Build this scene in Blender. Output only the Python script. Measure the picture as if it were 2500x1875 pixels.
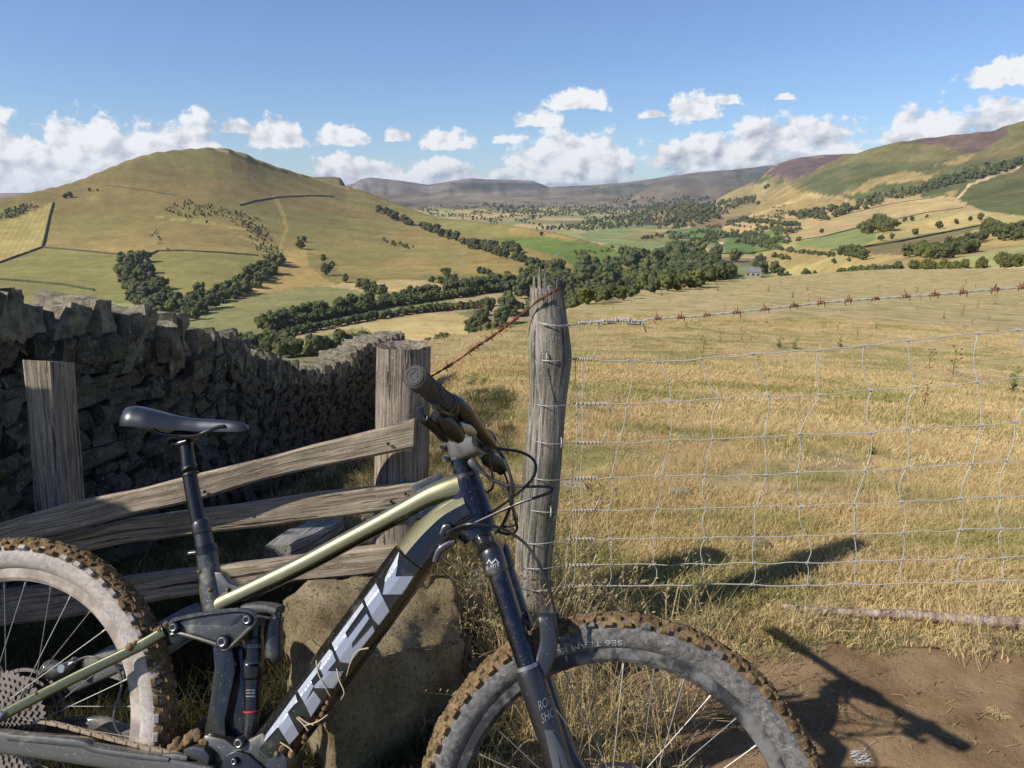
import bpy, bmesh, math, random
import numpy as np
from mathutils import Vector, Matrix, Euler, Quaternion

for o in list(bpy.data.objects):
    bpy.data.objects.remove(o)
SC = bpy.context.scene
COL = SC.collection
R = math.radians

# ------------------------------------------------------------------ camera
EYE = 1.45
PITCH = R(13.8)
FPX = 1820.0                      # focal length in pixels of a 2500 wide picture
cam_data = bpy.data.cameras.new('camera')
cam_data.sensor_width = 36.0
cam_data.sensor_fit = 'HORIZONTAL'
cam_data.lens = 36.0 * FPX / 2500.0
cam_data.clip_start = 0.05
cam_data.clip_end = 60000
cam = bpy.data.objects.new('camera', cam_data)
cam.location = (0, 0, EYE)
cam.rotation_euler = (R(90) - PITCH, 0, 0)
COL.objects.link(cam)
SC.camera = cam

# ------------------------------------------------------------------ light
SUN_AZ = R(24.0)                  # the light travels to the right and a little away
SUN_EL = R(38.0)
travel = Vector((math.cos(SUN_AZ) * math.cos(SUN_EL), math.sin(SUN_AZ) * math.cos(SUN_EL), -math.sin(SUN_EL)))
sun_data = bpy.data.lights.new('sun', 'SUN')
sun_data.energy = 5.0
sun_data.angle = R(0.53)
sun_data.color = (1.0, 0.955, 0.885)
sun = bpy.data.objects.new('sun', sun_data)
sun.rotation_euler = travel.to_track_quat('-Z', 'Y').to_euler()
sun.location = (-30, -14, 30)
COL.objects.link(sun)
SC.view_settings.view_transform = 'Standard'
SC.view_settings.look = 'None'
SC.view_settings.exposure = 0.3
SC.view_settings.gamma = 1.0
SC.view_settings.use_curve_mapping = False
SC.render.engine = 'CYCLES'
SC.cycles.use_denoising = True
SC.cycles.max_bounces = 6
SC.cycles.diffuse_bounces = 3
SC.cycles.glossy_bounces = 3
SC.cycles.transmission_bounces = 4
SC.cycles.transparent_max_bounces = 8
SC.cycles.volume_bounces = 0
SC.cycles.caustics_reflective = False
SC.cycles.caustics_refractive = False


# ------------------------------------------------------------------ node helper
class NT:
    """a tiny wrapper for building node trees"""
    def __init__(self, tree):
        self.t = tree
        tree.nodes.clear()
    def n(self, typ, ins=None, **props):
        nd = self.t.nodes.new(typ)
        for k, v in props.items():
            setattr(nd, k, v)
        for k, v in (ins or {}).items():
            self.put(nd.inputs[k], v)
        return nd
    def put(self, sock, v):
        if isinstance(v, bpy.types.NodeSocket):
            self.t.links.new(v, sock)
        elif isinstance(v, bpy.types.Node):
            self.t.links.new(v.outputs[0], sock)
        else:
            if sock.type == 'RGBA' and len(v) == 3:
                v = (*v, 1)
            sock.default_value = v
    def m(self, op, a, b=0.0, c=0.0, clamp=False):
        nd = self.t.nodes.new('ShaderNodeMath')
        nd.operation = op
        nd.use_clamp = clamp
        self.put(nd.inputs[0], a)
        self.put(nd.inputs[1], b)
        self.put(nd.inputs[2], c)
        return nd.outputs[0]
    def v(self, op, a, b=(0, 0, 0), out=0):
        nd = self.t.nodes.new('ShaderNodeVectorMath')
        nd.operation = op
        self.put(nd.inputs[0], a)
        if op != 'LENGTH' and op != 'NORMALIZE':
            if op == 'SCALE':
                self.put(nd.inputs[3], b)
            else:
                self.put(nd.inputs[1], b)
        return nd.outputs['Value'] if op in ('LENGTH', 'DOT_PRODUCT') else nd.outputs[0]
    def mix(self, f, a, b, blend='MIX'):
        nd = self.t.nodes.new('ShaderNodeMix')
        nd.data_type = 'RGBA'
        nd.blend_type = blend
        nd.clamp_factor = True
        self.put(nd.inputs[0], f)
        self.put(nd.inputs[6], a)
        self.put(nd.inputs[7], b)
        return nd.outputs[2]
    def ramp(self, f, lo, hi, a=0.0, b=1.0):
        nd = self.t.nodes.new('ShaderNodeMapRange')
        nd.interpolation_type = 'SMOOTHSTEP'
        self.put(nd.inputs[0], f)
        for i, x in enumerate((lo, hi, a, b)):
            self.put(nd.inputs[i + 1], x)
        return nd.outputs[0]
    def noise(self, vec, scale, detail=4.0, rough=0.55, dist=0.0):
        nd = self.t.nodes.new('ShaderNodeTexNoise')
        self.put(nd.inputs['Vector'], vec)
        nd.inputs['Scale'].default_value = scale
        nd.inputs['Detail'].default_value = detail
        nd.inputs['Roughness'].default_value = rough
        nd.inputs['Distortion'].default_value = dist
        return nd.outputs[0]


def pix(px, py):
    """direction of the ray through a pixel of the 2500 x 1875 photograph, per unit of depth along the optical axis"""
    dx = (px - 1250.0) / FPX
    dy = (py - 937.5) / FPX
    c, s = math.cos(PITCH), math.sin(PITCH)
    return np.array([dx, c - dy * s, -dy * c - s])


def P(px, py, z):
    """world point seen at a pixel, z metres deep along the optical axis"""
    return Vector(np.array([0, 0, EYE]) + pix(px, py) * z)


def project(X, Y, Z):
    c, s = math.cos(PITCH), math.sin(PITCH)
    zr = Z - EYE
    zc = Y * c - zr * s
    yc = -zr * c - Y * s
    return 1250 + FPX * X / zc, 937.5 + FPX * yc / zc, zc


# ------------------------------------------------------------------ sky with clouds
world = bpy.data.worlds.new('World')
SC.world = world
world.use_nodes = True
W = NT(world.node_tree)
sky = W.n('ShaderNodeTexSky', sky_type='NISHITA', sun_disc=False, sun_elevation=SUN_EL,
          sun_rotation=math.atan2(-travel.x, -travel.y), altitude=300, air_density=1.0, dust_density=0.05, ozone_density=4.0)
coord = W.n('ShaderNodeTexCoord').outputs['Generated']
sep = W.n('ShaderNodeSeparateXYZ', {0: coord})
az = W.m('ARCTAN2', sep.outputs[0], sep.outputs[1])
el = W.m('ARCSINE', sep.outputs[2])
D = 180 / math.pi
ae = W.n('ShaderNodeCombineXYZ', {0: W.m('MULTIPLY', az, D), 1: W.m('MULTIPLY', el, D), 2: 0.0}).outputs[0]


def px_ae(px, py):
    d = pix(px, py)
    return math.degrees(math.atan2(d[0], d[1])), math.degrees(math.atan2(d[2], math.hypot(d[0], d[1])))


# cumulus clouds: left, right, base row, top row (pixels), strength
CLOUDS = [(-260, 90, 455, 262, .95), (-160, 190, 445, 315, .95), (90, 300, 400, 285, .9), (150, 330, 410, 285, .9), (200, 560, 415, 312, .85),
          (400, 545, 405, 282, .95), (530, 640, 325, 288, .5), (610, 748, 354, 290, 1.0), (775, 905, 352, 300, .95), (930, 1012, 345, 315, .6),
          (1025, 1150, 362, 316, 1.0), (1200, 1275, 350, 322, .6), (770, 900, 440, 372, 1.0), (880, 1010, 444, 395, .9), (960, 1180, 445, 390, .95),
          (1250, 1385, 309, 262, .62), (1325, 1485, 268, 214, .62), (1610, 1770, 300, 222, .66), (1740, 1820, 258, 220, .3), (1875, 1955, 247, 222, .2),
          (1550, 1650, 290, 262, .35), (1230, 1560, 425, 325, .95), (1170, 1500, 450, 395, 1.0), (1400, 1560, 420, 330, .8), (1590, 1900, 400, 330, .95),
          (1720, 2130, 372, 292, .95), (1620, 1850, 430, 370, .75), (1900, 2200, 390, 355, .6), (2150, 2350, 370, 265, 1.05), (2330, 2700, 345, 240, 1.1),
          (2370, 2640, 208, 120, .9), (2150, 2400, 400, 330, .8), (760, 1240, 458, 412, .8), (1180, 1560, 455, 412, .75), (30, 420, 480, 420, .7), (-300, 150, 500, 440, .8)]
cov = None
rel = None
for (x0, x1, yb, yt, k) in CLOUDS:
    a0, eb = px_ae(x0, yb)
    a1, _ = px_ae(x1, yb)
    _, et = px_ae((x0 + x1) / 2, yt)
    h = max(et - eb, .5)
    p = W.v('MULTIPLY', W.v('SUBTRACT', ae, ((a0 + a1) / 2, eb + .18 * h, 0)), (2 / (a1 - a0), 1 / (h * .85), 0))
    c = W.m('SUBTRACT', 1.0, W.v('LENGTH', p))
    ps = W.n('ShaderNodeSeparateXYZ', {0: p}).outputs[1]
    c = W.m('SUBTRACT', W.m('MINIMUM', c, W.m('MULTIPLY_ADD', ps, 2.2, .62)), (1 - k) * .45)     # a flat base
    hgt = W.m('MULTIPLY_ADD', c, .7, W.m('MULTIPLY', ps, .75))
    cov = c if cov is None else W.m('MAXIMUM', cov, c)
    rel = hgt if rel is None else W.m('MAXIMUM', rel, hgt)
# further cumulus round the rest of the horizon
out_view = W.ramp(W.m('ABSOLUTE', az), .72, .85)
far_n = W.noise(W.v('MULTIPLY', ae, (.09, .22, 0)), 1.0, 2.0)
band = W.ramp(W.m('ABSOLUTE', W.m('SUBTRACT', W.m('MULTIPLY', el, D), 5.0)), 2.0, 6.0, 1.0, 0.0)
cov = W.m('MAXIMUM', cov, W.m('ADD', W.m('MULTIPLY_ADD', far_n, 3.0, -1.2), W.m('MULTIPLY_ADD', W.m('MULTIPLY', out_view, band), 4.0, -4.0)))
pos = W.v('MULTIPLY', ae, (1.0, 1.25, 1.0))
billow = W.noise(pos, .5, 9.0, .58)
soft = W.noise(pos, .5, 3.0, .5)
lit = W.noise(W.v('ADD', pos, (-.5, .6, 0)), .5, 3.0, .5)
fine = W.noise(pos, 1.5, 7.0, .6)
cov = W.m('MAXIMUM', cov, -1.5)
dens = W.m('ADD', cov, W.m('MULTIPLY_ADD', billow, 1.9, -.70))
dens = W.m('ADD', dens, W.m('MULTIPLY_ADD', fine, .8, -.40))
alpha = W.ramp(dens, .09, .40)
shade = W.m('ADD', W.m('MULTIPLY', W.m('SUBTRACT', soft, lit), 3.0), W.m('MULTIPLY_ADD', rel, 1.1, .14))
shade = W.m('ADD', shade, W.m('MULTIPLY_ADD', fine, .5, -.25), clamp=True)
ccol = W.mix(shade, (.36, .41, .52), (1.02, 1.02, 1.02))
low = W.ramp(W.m('MULTIPLY', el, D), -2.0, 26.0)
tint = W.mix(low, (.88, .97, 1.12), (1.10, 1.07, 1.25))
bg1 = W.n('ShaderNodeBackground', {0: W.mix(1.0, sky.outputs[0], tint, 'MULTIPLY'), 1: .092})
bg2 = W.n('ShaderNodeBackground', {0: ccol, 1: .77})
mixs = W.n('ShaderNodeMixShader', {0: W.m('MULTIPLY', alpha, .96), 1: bg1.outputs[0], 2: bg2.outputs[0]})
W.n('ShaderNodeOutputWorld', {0: mixs.outputs[0]})
world.cycles.sampling_method = 'MANUAL'
world.cycles.sample_map_resolution = 512


# ------------------------------------------------------------------ object helpers
def new_obj(name, mesh, parent=None, mats=None):
    o = bpy.data.objects.new(name, mesh)
    COL.objects.link(o)
    if parent is not None:
        o.parent = parent
    if mats is not None:
        for m in (mats if isinstance(mats, (list, tuple)) else [mats]):
            if m is None:
                continue
            if len(mesh.materials) < (len(mats) if isinstance(mats, (list, tuple)) else 1):
                mesh.materials.append(m)
    return o


def tag(o, label=None, cat=None, group=None, kind=None):
    if label: o['label'] = label
    if cat: o['category'] = cat
    if group: o['group'] = group
    if kind: o['kind'] = kind
    return o


def empty(name, loc=(0, 0, 0), label=None, cat=None, group=None, kind=None):
    o = bpy.data.objects.new(name, None)
    o.empty_display_size = .1
    o.location = loc
    COL.objects.link(o)
    return tag(o, label, cat, group, kind)


def mesh_np(name, verts, faces, smooth=False, mats=None):
    """mesh from numpy arrays; faces an (n,4) or (n,3) array or a list of either"""
    me = bpy.data.meshes.new(name)
    if isinstance(faces, np.ndarray) and len(faces):
        n, k = faces.shape
        me.vertices.add(len(verts))
        me.vertices.foreach_set('co', np.asarray(verts, dtype=np.float32).ravel())
        me.loops.add(n * k)
        me.loops.foreach_set('vertex_index', faces.astype(np.int32).ravel())
        me.polygons.add(n)
        me.polygons.foreach_set('loop_start', np.arange(0, n * k, k, dtype=np.int32))
        me.update(calc_edges=True)
    else:
        me.from_pydata([tuple(map(float, v)) for v in verts], [], [tuple(map(int, f)) for f in faces])
        me.update()
    if smooth:
        me.polygons.foreach_set('use_smooth', np.ones(len(me.polygons), dtype=bool))
    for m in (mats or []):
        me.materials.append(m)
    return me


def _h(ix, iy, seed):
    n = (ix.astype(np.int64) * 374761393 + iy.astype(np.int64) * 668265263 + seed * 1442695041) & 0xFFFFFFFF
    n = ((n ^ (n >> 13)) * 1274126177) & 0xFFFFFFFF
    n = (n ^ (n >> 16)) & 0xFFFFFFFF
    return n.astype(np.float64) / 4294967295.0


def vnoise(x, y, seed=0):
    x = np.asarray(x, dtype=np.float64); y = np.asarray(y, dtype=np.float64)
    ix = np.floor(x); iy = np.floor(y)
    fx = x - ix; fy = y - iy
    ux = fx * fx * (3 - 2 * fx); uy = fy * fy * (3 - 2 * fy)
    a = _h(ix, iy, seed); b = _h(ix + 1, iy, seed); c = _h(ix, iy + 1, seed); d = _h(ix + 1, iy + 1, seed)
    return (a * (1 - ux) + b * ux) * (1 - uy) + (c * (1 - ux) + d * ux) * uy


def fbm(x, y, seed=0, octs=4, gain=.5):
    s = 0; a = 1; t = 0
    for i in range(octs):
        s = s + a * (vnoise(x * 2 ** i, y * 2 ** i, seed + i * 7) - .5)
        t += a; a *= gain
    return s / t * 2


def in_poly(px, py, poly):
    inside = np.zeros(px.shape, dtype=bool)
    n = len(poly)
    for i in range(n):
        x0, y0 = poly[i]; x1, y1 = poly[(i + 1) % n]
        if y0 == y1:
            continue
        c = ((y0 > py) != (y1 > py)) & (px < (x1 - x0) * (py - y0) / (y1 - y0) + x0)
        inside ^= c
    return inside


def srgb(r, g, b):
    f = lambda c: c / 12.92 if c <= .04045 else ((c + .055) / 1.055) ** 2.4
    return (f(r / 255), f(g / 255), f(b / 255))

# ------------------------------------------------------------------ terrain: a polar height field round the viewer
def ray_at(px, py):
    d = pix(px, py)
    return math.atan2(d[0], d[1]), d[2] / math.hypot(d[0], d[1])


class Line:
    """a line on the land: along it azimuth -> (distance, height)"""
    def __init__(self, pts):
        rows = []
        for q in pts:
            px, py, d = q
            a, t = ray_at(px, py)
            rows.append((a, d, EYE + d * t))
        rows.sort()
        self.r = np.array(rows)
    def at(self, a):
        return np.interp(a, self.r[:, 0], self.r[:, 1]), np.interp(a, self.r[:, 0], self.r[:, 2])


def fill_d(pts, ds):
    xs = [q[0] for q in ds]; v = [q[1] for q in ds]
    return [(px, py, float(np.interp(px, xs, v))) for px, py in pts]


def sheet(lines, az, dist, front=.25, back=.35):
    """height field through the lines (ascending distance), falling away in front of the first and behind the last"""
    D_ = np.array([l[0] for l in lines]); H_ = np.array([l[1] for l in lines])      # K x A
    out = np.empty((len(az), len(dist)))
    for i in range(len(az)):
        x = D_[:, i]; y = H_[:, i]
        h = np.diff(x); dl = np.diff(y) / h
        m = np.zeros(len(x))
        m[0] = dl[0]; m[-1] = dl[-1]
        for k in range(1, len(x) - 1):
            if dl[k - 1] * dl[k] > 0:
                w1 = 2 * h[k] + h[k - 1]; w2 = h[k] + 2 * h[k - 1]
                m[k] = (w1 + w2) / (w1 / dl[k - 1] + w2 / dl[k])
        j = np.clip(np.searchsorted(x, dist) - 1, 0, len(h) - 1)
        t = (dist - x[j]) / h[j]
        tc = np.clip(t, 0, 1)
        yy = ((1 + 2 * tc) * (1 - tc) ** 2 * y[j] + tc * (1 - tc) ** 2 * h[j] * m[j] + tc * tc * (3 - 2 * tc) * y[j + 1] + tc * tc * (tc - 1) * h[j] * m[j + 1])
        yy = np.where(dist < x[0], y[0] - (x[0] - dist) * front, yy)
        e = np.maximum(dist - x[-1], 0)
        yy = yy - e * back * np.clip(e / (x[-1] * .03), .12, 1)
        out[i] = yy
    return out


FIELD_D = np.array([0, 1.2, 1.9, 2.3, 2.9, 4, 6, 10, 20, 50, 105, 165, 250, 300])
FIELD_H = np.array([0, .01, .07, .11, .10, .03, -.2, -.9, -2.5, -5.7, -10.3, -14.0, -16.4, -18.4])
crest_a = []
for px, d in [(-1500, 14), (0, 14), (700, 15), (900, 17), (1060, 22), (1290, 30), (1390, 52), (1480, 75), (1600, 105), (1750, 135), (1900, 165), (2100, 200), (2300, 228), (2500, 250), (3400, 250)]:
    crest_a.append((ray_at(px, 800)[0], d))
crest_a = np.array(crest_a)


def field_h(X, Y):
    """height of the near field"""
    d = np.hypot(X, Y)
    a = np.arctan2(X, Y)
    h = np.interp(d, FIELD_D, FIELD_H)
    k = 1 + 0 * d
    h2 = np.interp(d * 1.06, FIELD_D, FIELD_H); h3 = np.interp(d * .94, FIELD_D, FIELD_H)
    h = (h + h2 + h3) / 3
    dc = np.interp(a, crest_a[:, 0], crest_a[:, 1])
    left = np.clip((-X - .25) / 1.9, 0, 1) * np.clip((17 - d) / 6, 0, 1)
    h = h - .85 * left * left * (3 - 2 * left) * np.clip((d - 1.9) / 4.5, 0, 1)
    h = h + (.045 - .035 * X) * np.exp(-(d / 1.7) ** 2)
    e = np.maximum(d - dc, 0)
    h = h - e * .3 * np.clip(e / (dc * .35), 0, 1)
    rough = np.clip((d - 3) / 20, 0, 1)
    h = h + rough * (.35 * fbm(X / 22, Y / 22, 3, 3) + .10 * fbm(X / 3.5, Y / 3.5, 4, 3)) + .018 * fbm(X / .5, Y / .5, 5, 3)
    return h


def ground(x, y):
    return float(field_h(np.array([x]), np.array([y]))[0])


AZ = np.radians(np.linspace(-58, 58, 1000))
DI = np.geomspace(14, 12500, 490)


def const(d, h):
    return (np.full(len(AZ), float(d)), np.full(len(AZ), float(h)))


S = {}
# the valley floor
S['valley'] = sheet([const(14, -3.6), const(80, -18), const(300, -66), const(460, -93), const(540, -96), const(2500, -96), const(5000, -42), const(8000, 10), const(12400, 20)], AZ, DI)
# conical hill on the left and its spur
crestL = fill_d([(-900, 600), (-500, 560), (-200, 520), (0, 487), (60, 474), (150, 452), (200, 437), (260, 411), (320, 386), (380, 370), (440, 363), (490, 359), (520, 358), (560, 362),
                 (600, 374), (650, 396), (700, 412), (760, 430), (800, 441), (843, 453), (870, 461), (900, 469), (950, 489), (1000, 509), (1070, 531), (1160, 541), (1240, 550), (1310, 559),
                 (1380, 573), (1450, 594), (1500, 611), (1560, 630), (1620, 650), (1700, 680)],
                [(-900, 1500), (0, 1700), (500, 2050), (840, 2250), (950, 2100), (1070, 1850), (1240, 1550), (1380, 1350), (1560, 1180), (1700, 1050)])
baseL = []
for px, py in [(-900, 860), (0, 850), (300, 850), (450, 835), (560, 812), (700, 780), (800, 758), (900, 743), (1000, 728), (1100, 715), (1200, 697), (1300, 682), (1400, 672), (1500, 662), (1620, 656), (1700, 690)]:
    _, t = ray_at(px, py)
    baseL.append((px, py, (-96 - EYE) / t))
cl = Line(crestL); bl = Line(baseL)
da, ha = cl.at(AZ); db, hb = bl.at(AZ)
ta = (ha - EYE) / da; tb = (hb - EYE) / db
linesL = []
def smooth_az(v, deg):
    sg = deg / math.degrees(AZ[1] - AZ[0]); k = np.exp(-.5 * (np.arange(-int(3 * sg), int(3 * sg) + 1) / sg) ** 2); k /= k.sum()
    return np.convolve(np.pad(v, len(k) // 2, mode='edge'), k, mode='valid')
for f, g in [(0, 0), (.12, .09), (.25, .19), (.5, .43), (.75, .71), (.9, .88), (1, 1)]:
    w = f ** 6
    das = da * w + smooth_az(da, 4.0) * (1 - w); tas = ta * w + smooth_az(ta, 2.6) * (1 - w)
    dbs = smooth_az(db, 2.0); tbs = smooth_az(tb, 2.0)
    d = dbs + (das - dbs) * g
    linesL.append((d, EYE + d * (tbs + (tas - tbs) * f)))
S['hill'] = sheet(linesL, AZ, DI)
# far ridge
crestF = fill_d([(-900, 470), (0, 470), (700, 466), (780, 463), (842, 452), (864, 446), (880, 437), (905, 432), (980, 440), (1045, 451), (1100, 441), (1150, 435), (1200, 437), (1260, 439), (1300, 441), (1320, 448), (1340, 456),
                 (1450, 452), (1560, 441), (1640, 428), (1700, 419), (1800, 411), (1860, 405), (1905, 401), (2000, 399), (3400, 400)], [(-900, 7600), (3400, 7600)])
l = Line(crestF)
d7, h7 = l.at(AZ)
wob = 1 + .06 * fbm(AZ * 14, AZ * 0 + 3, 21, 3)
S['far'] = sheet([(d7 * .64, np.full(len(AZ), -30.0)), (d7 * .74, h7 * .10), (d7 * .86, h7 * (.46 + .25 * fbm(AZ * 30, AZ * 0, 22, 3))), (d7 * .95, h7 * .86), (d7, h7)], AZ, DI)
# the crag beyond the shoulder of the hill
crestT = fill_d([(-900, 900), (640, 520), (700, 450), (750, 431), (800, 431), (828, 432), (834, 436), (842, 450), (852, 475), (870, 560), (3400, 900)], [(-900, 2700), (3400, 2700)])
dT, hT = Line(crestT).at(AZ)
S['crag'] = sheet([(dT * .9, hT - 60), (dT * .97, hT - 12), (dT, hT)], AZ, DI)
# round fell in front of it
crestD = fill_d([(-900, 900), (1400, 560), (1480, 506), (1530, 490), (1560, 468), (1600, 446), (1650, 430), (1690, 422), (1720, 421), (1760, 426), (1800, 437), (1840, 452), (1880, 480), (1960, 540), (3400, 900)], [(-900, 5900), (3400, 5900)])
dD, hD = Line(crestD).at(AZ)
S['fell'] = sheet([(dD * .80, np.minimum(-35, hD - 60)), (dD * .86, np.minimum(-25, hD) * .5 + hD * .5 * .4), (dD * .94, hD * .75 - 5), (dD, hD)], AZ, DI)
# moorland on the right, two spurs
crest1 = fill_d([(-900, 900), (1500, 560), (1640, 507), (1734, 494), (1783, 467), (1852, 438), (1880, 412), (1901, 398), (1950, 384), (2010, 377), (2104, 371), (2200, 374), (3400, 380)], [(-900, 4600), (3400, 4600)])
d1, h1 = Line(crest1).at(AZ)
S['moor_back'] = sheet([(d1 * .66, np.minimum(-50, h1 - 30)), (d1 * .78, np.minimum(-40, h1) * .6 + h1 * .4 * .4), (d1 * .91, h1 * .7 - 6), (d1, h1)], AZ, DI)
b0 = Line([(-900, 900, 1250), (1500, 900, 1250), (1700, 690, 1250), (1900, 637, 1200), (2100, 652, 700), (2300, 655, 520), (2500, 650, 420), (3400, 650, 380)])
b1 = Line([(-900, 900, 2000), (1500, 900, 2000), (1700, 640, 2000), (1900, 560, 2050), (2100, 560, 1650), (2300, 562, 1350), (2500, 562, 1100), (3400, 562, 1000)])
b2 = Line([(-900, 900, 2800), (1500, 900, 2800), (1760, 560, 2800), (1900, 508, 2800), (2100, 492, 2500), (2300, 482, 2200), (2500, 472, 2000), (3400, 470, 1900)])
b3 = Line([(-900, 900, 3300), (1500, 900, 3300), (1780, 545, 3300), (1900, 484, 3150), (1980, 450, 3100), (2100, 424, 3000), (2300, 398, 2850), (2500, 384, 2700), (3400, 384, 2700)])
b4 = Line(fill_d([(-900, 900), (1500, 900), (1800, 530), (1890, 472), (1920, 452), (1950, 437), (2007, 402), (2060, 384), (2104, 370), (2160, 352), (2240, 338), (2310, 331), (2380, 325), (2430, 317), (2460, 305), (2500, 296), (2560, 285), (2700, 270), (3400, 270)], [(-900, 3700), (1900, 3600), (2100, 3600), (2500, 3300), (3400, 3200)]))
S['moor'] = sheet([b.at(AZ) for b in (b0, b1, b2, b3, b4)], AZ, DI, front=.06)
names = ['valley', 'hill', 'far', 'fell', 'moor_back', 'moor', 'crag']
stack = np.array([S[k] for k in names])
GX = np.sin(AZ)[:, None] * DI[None, :]
GY = np.cos(AZ)[:, None] * DI[None, :]
which = np.argmax(stack, axis=0)
GH = np.max(stack, axis=0)
near_fade = np.clip((DI - 60) / 400, 0, 1)[None, :]
hill_amp = np.where(which == 0, .25, np.where(which == 1, .8, np.where(which >= 2, 2.0, 1.0)))
relief = 2.6 * fbm(GX / 210, GY / 210, 31, 4) + .9 * fbm(GX / 45, GY / 45, 32, 3)
rib = -np.abs(fbm(GX / 260, GY / 900, 36, 3)) * 9 * np.isin(which, (2, 3, 4)) * np.clip((DI - 3000) / 3000, 0, 1)[None, :]
GH = GH + near_fade * hill_amp * relief + rib
NEAR_H = field_h(GX, GY)
HID = GH < NEAR_H                     # under the near field
GHT = np.maximum(GH, np.where(DI[None, :] < 420, NEAR_H, -1e9))


def hit(px, py, dmin=20.0, dmax=1e9):
    """the first point of the land seen through a pixel beyond dmin"""
    a, t = ray_at(px, py)
    f = np.interp(a, AZ, np.arange(len(AZ)))
    i = int(min(f, len(AZ) - 2)); w = f - i
    h = GHT[i] * (1 - w) + GHT[i + 1] * w
    ok = np.nonzero((h >= EYE + DI * t) & (DI > dmin) & (DI < dmax))[0]
    if not len(ok):
        return None
    j = ok[0]
    d = DI[j]
    if j > 0:
        r0 = h[j - 1] - (EYE + DI[j - 1] * t); r1 = h[j] - (EYE + d * t)
        if r0 < 0 < r1:
            k = r0 / (r0 - r1)
            d = DI[j - 1] + (DI[j] - DI[j - 1]) * k
    return Vector((math.sin(a) * d, math.cos(a) * d, EYE + d * t)), d


def land_h(x, y):
    a = math.atan2(x, y); d = math.hypot(x, y)
    fi = np.interp(a, AZ, np.arange(len(AZ))); fj = np.interp(d, DI, np.arange(len(DI)))
    i = int(min(fi, len(AZ) - 2)); j = int(min(fj, len(DI) - 2)); u = fi - i; v = fj - j
    return float((GHT[i, j] * (1 - u) + GHT[i + 1, j] * u) * (1 - v) + (GHT[i, j + 1] * (1 - u) + GHT[i + 1, j + 1] * u) * v)


# ------------------------------------------------------------------ colours of the land: fields, bracken, heather
C = dict(hill=srgb(128, 115, 76), hilltop=srgb(116, 104, 70), olive=srgb(134, 130, 82), pale=srgb(165, 152, 98), gold=srgb(172, 148, 96), slope=srgb(152, 134, 88),
         green=srgb(106, 124, 66), green2=srgb(128, 136, 84), tan=srgb(172, 152, 108), straw=srgb(180, 158, 106), sage=srgb(150, 150, 98), brown=srgb(122, 112, 80),
         bracken=srgb(92, 95, 60), bracken2=srgb(112, 108, 68), heather=srgb(102, 84, 78), far=srgb(112, 105, 92), fardark=srgb(82, 83, 72), moor=srgb(132, 112, 78), path=srgb(190, 172, 135), scrub=srgb(86, 84, 52))  # far: cloud shadow over the distant hills put into a grey colour
cols = np.empty(GH.shape + (3,))
base = {0: 'sage', 1: 'hill', 2: 'far', 3: 'far', 4: 'moor', 5: 'tan', 6: 'hilltop'}
for k, v in base.items():
    cols[which == k] = C[v]
PX, PY, _ = project(GX, GY, GH)
wobx = np.where(np.isin(which, (4, 5)) & (PY < 500), 3.0, 1.0)
jx = PX + wobx * 6 * fbm(GX / 70, GY / 70, 51, 5, .65); jy = PY + wobx * 3 * fbm(GX / 70, GY / 70, 52, 5, .65)


# patchwork of fields on the valley floor: jittered cells
cell = 190.0
ux = (GX * .94 + GY * .34) / cell; uy = (-GX * .34 + GY * .94) / (cell * 1.5)
best = np.full(GH.shape, 1e9); cid = np.zeros(GH.shape)
for ox in (-1, 0, 1):
    for oy in (-1, 0, 1):
        ix = np.floor(ux) + ox; iy = np.floor(uy) + oy
        qx = ix + .15 + .7 * _h(ix, iy, 91); qy = iy + .15 + .7 * _h(ix, iy, 92)
        dd = np.abs(ux - qx) + np.abs(uy - qy)
        cc = _h(ix, iy, 93)
        sel = dd < best
        best = np.where(sel, dd, best); cid = np.where(sel, cc, cid)
pal = np.array([C['sage'], C['tan'], C['green2'], C['slope'], C['olive'], C['straw'], C['brown'], C['sage']])
fieldcol = pal[np.clip((cid * 8).astype(int), 0, 7)]
m0 = (which == 0)
cols[m0] = fieldcol[m0]
m5 = (which == 5) & (PY > 520)
cols[m5] = .5 * fieldcol[m5] + .5 * np.array(C['straw'])
mtop = (which == 5) & (PY < 470)
cols[mtop] = C['bracken2']
lower = np.clip((PY - 380) / 260, 0, 1)[..., None]
hm = (which == 1)
hillmix = np.array(C['hilltop']) * (1 - lower) + np.array(C['slope']) * lower
cols[hm] = hillmix[hm]
gr = np.clip(fbm(GX / 160, GY / 160, 55, 3) * 1.6 + .1, 0, .8)[..., None]
cols[hm] = (cols * (1 - gr) + np.array(C['olive']) * gr * .9)[hm]

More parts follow.
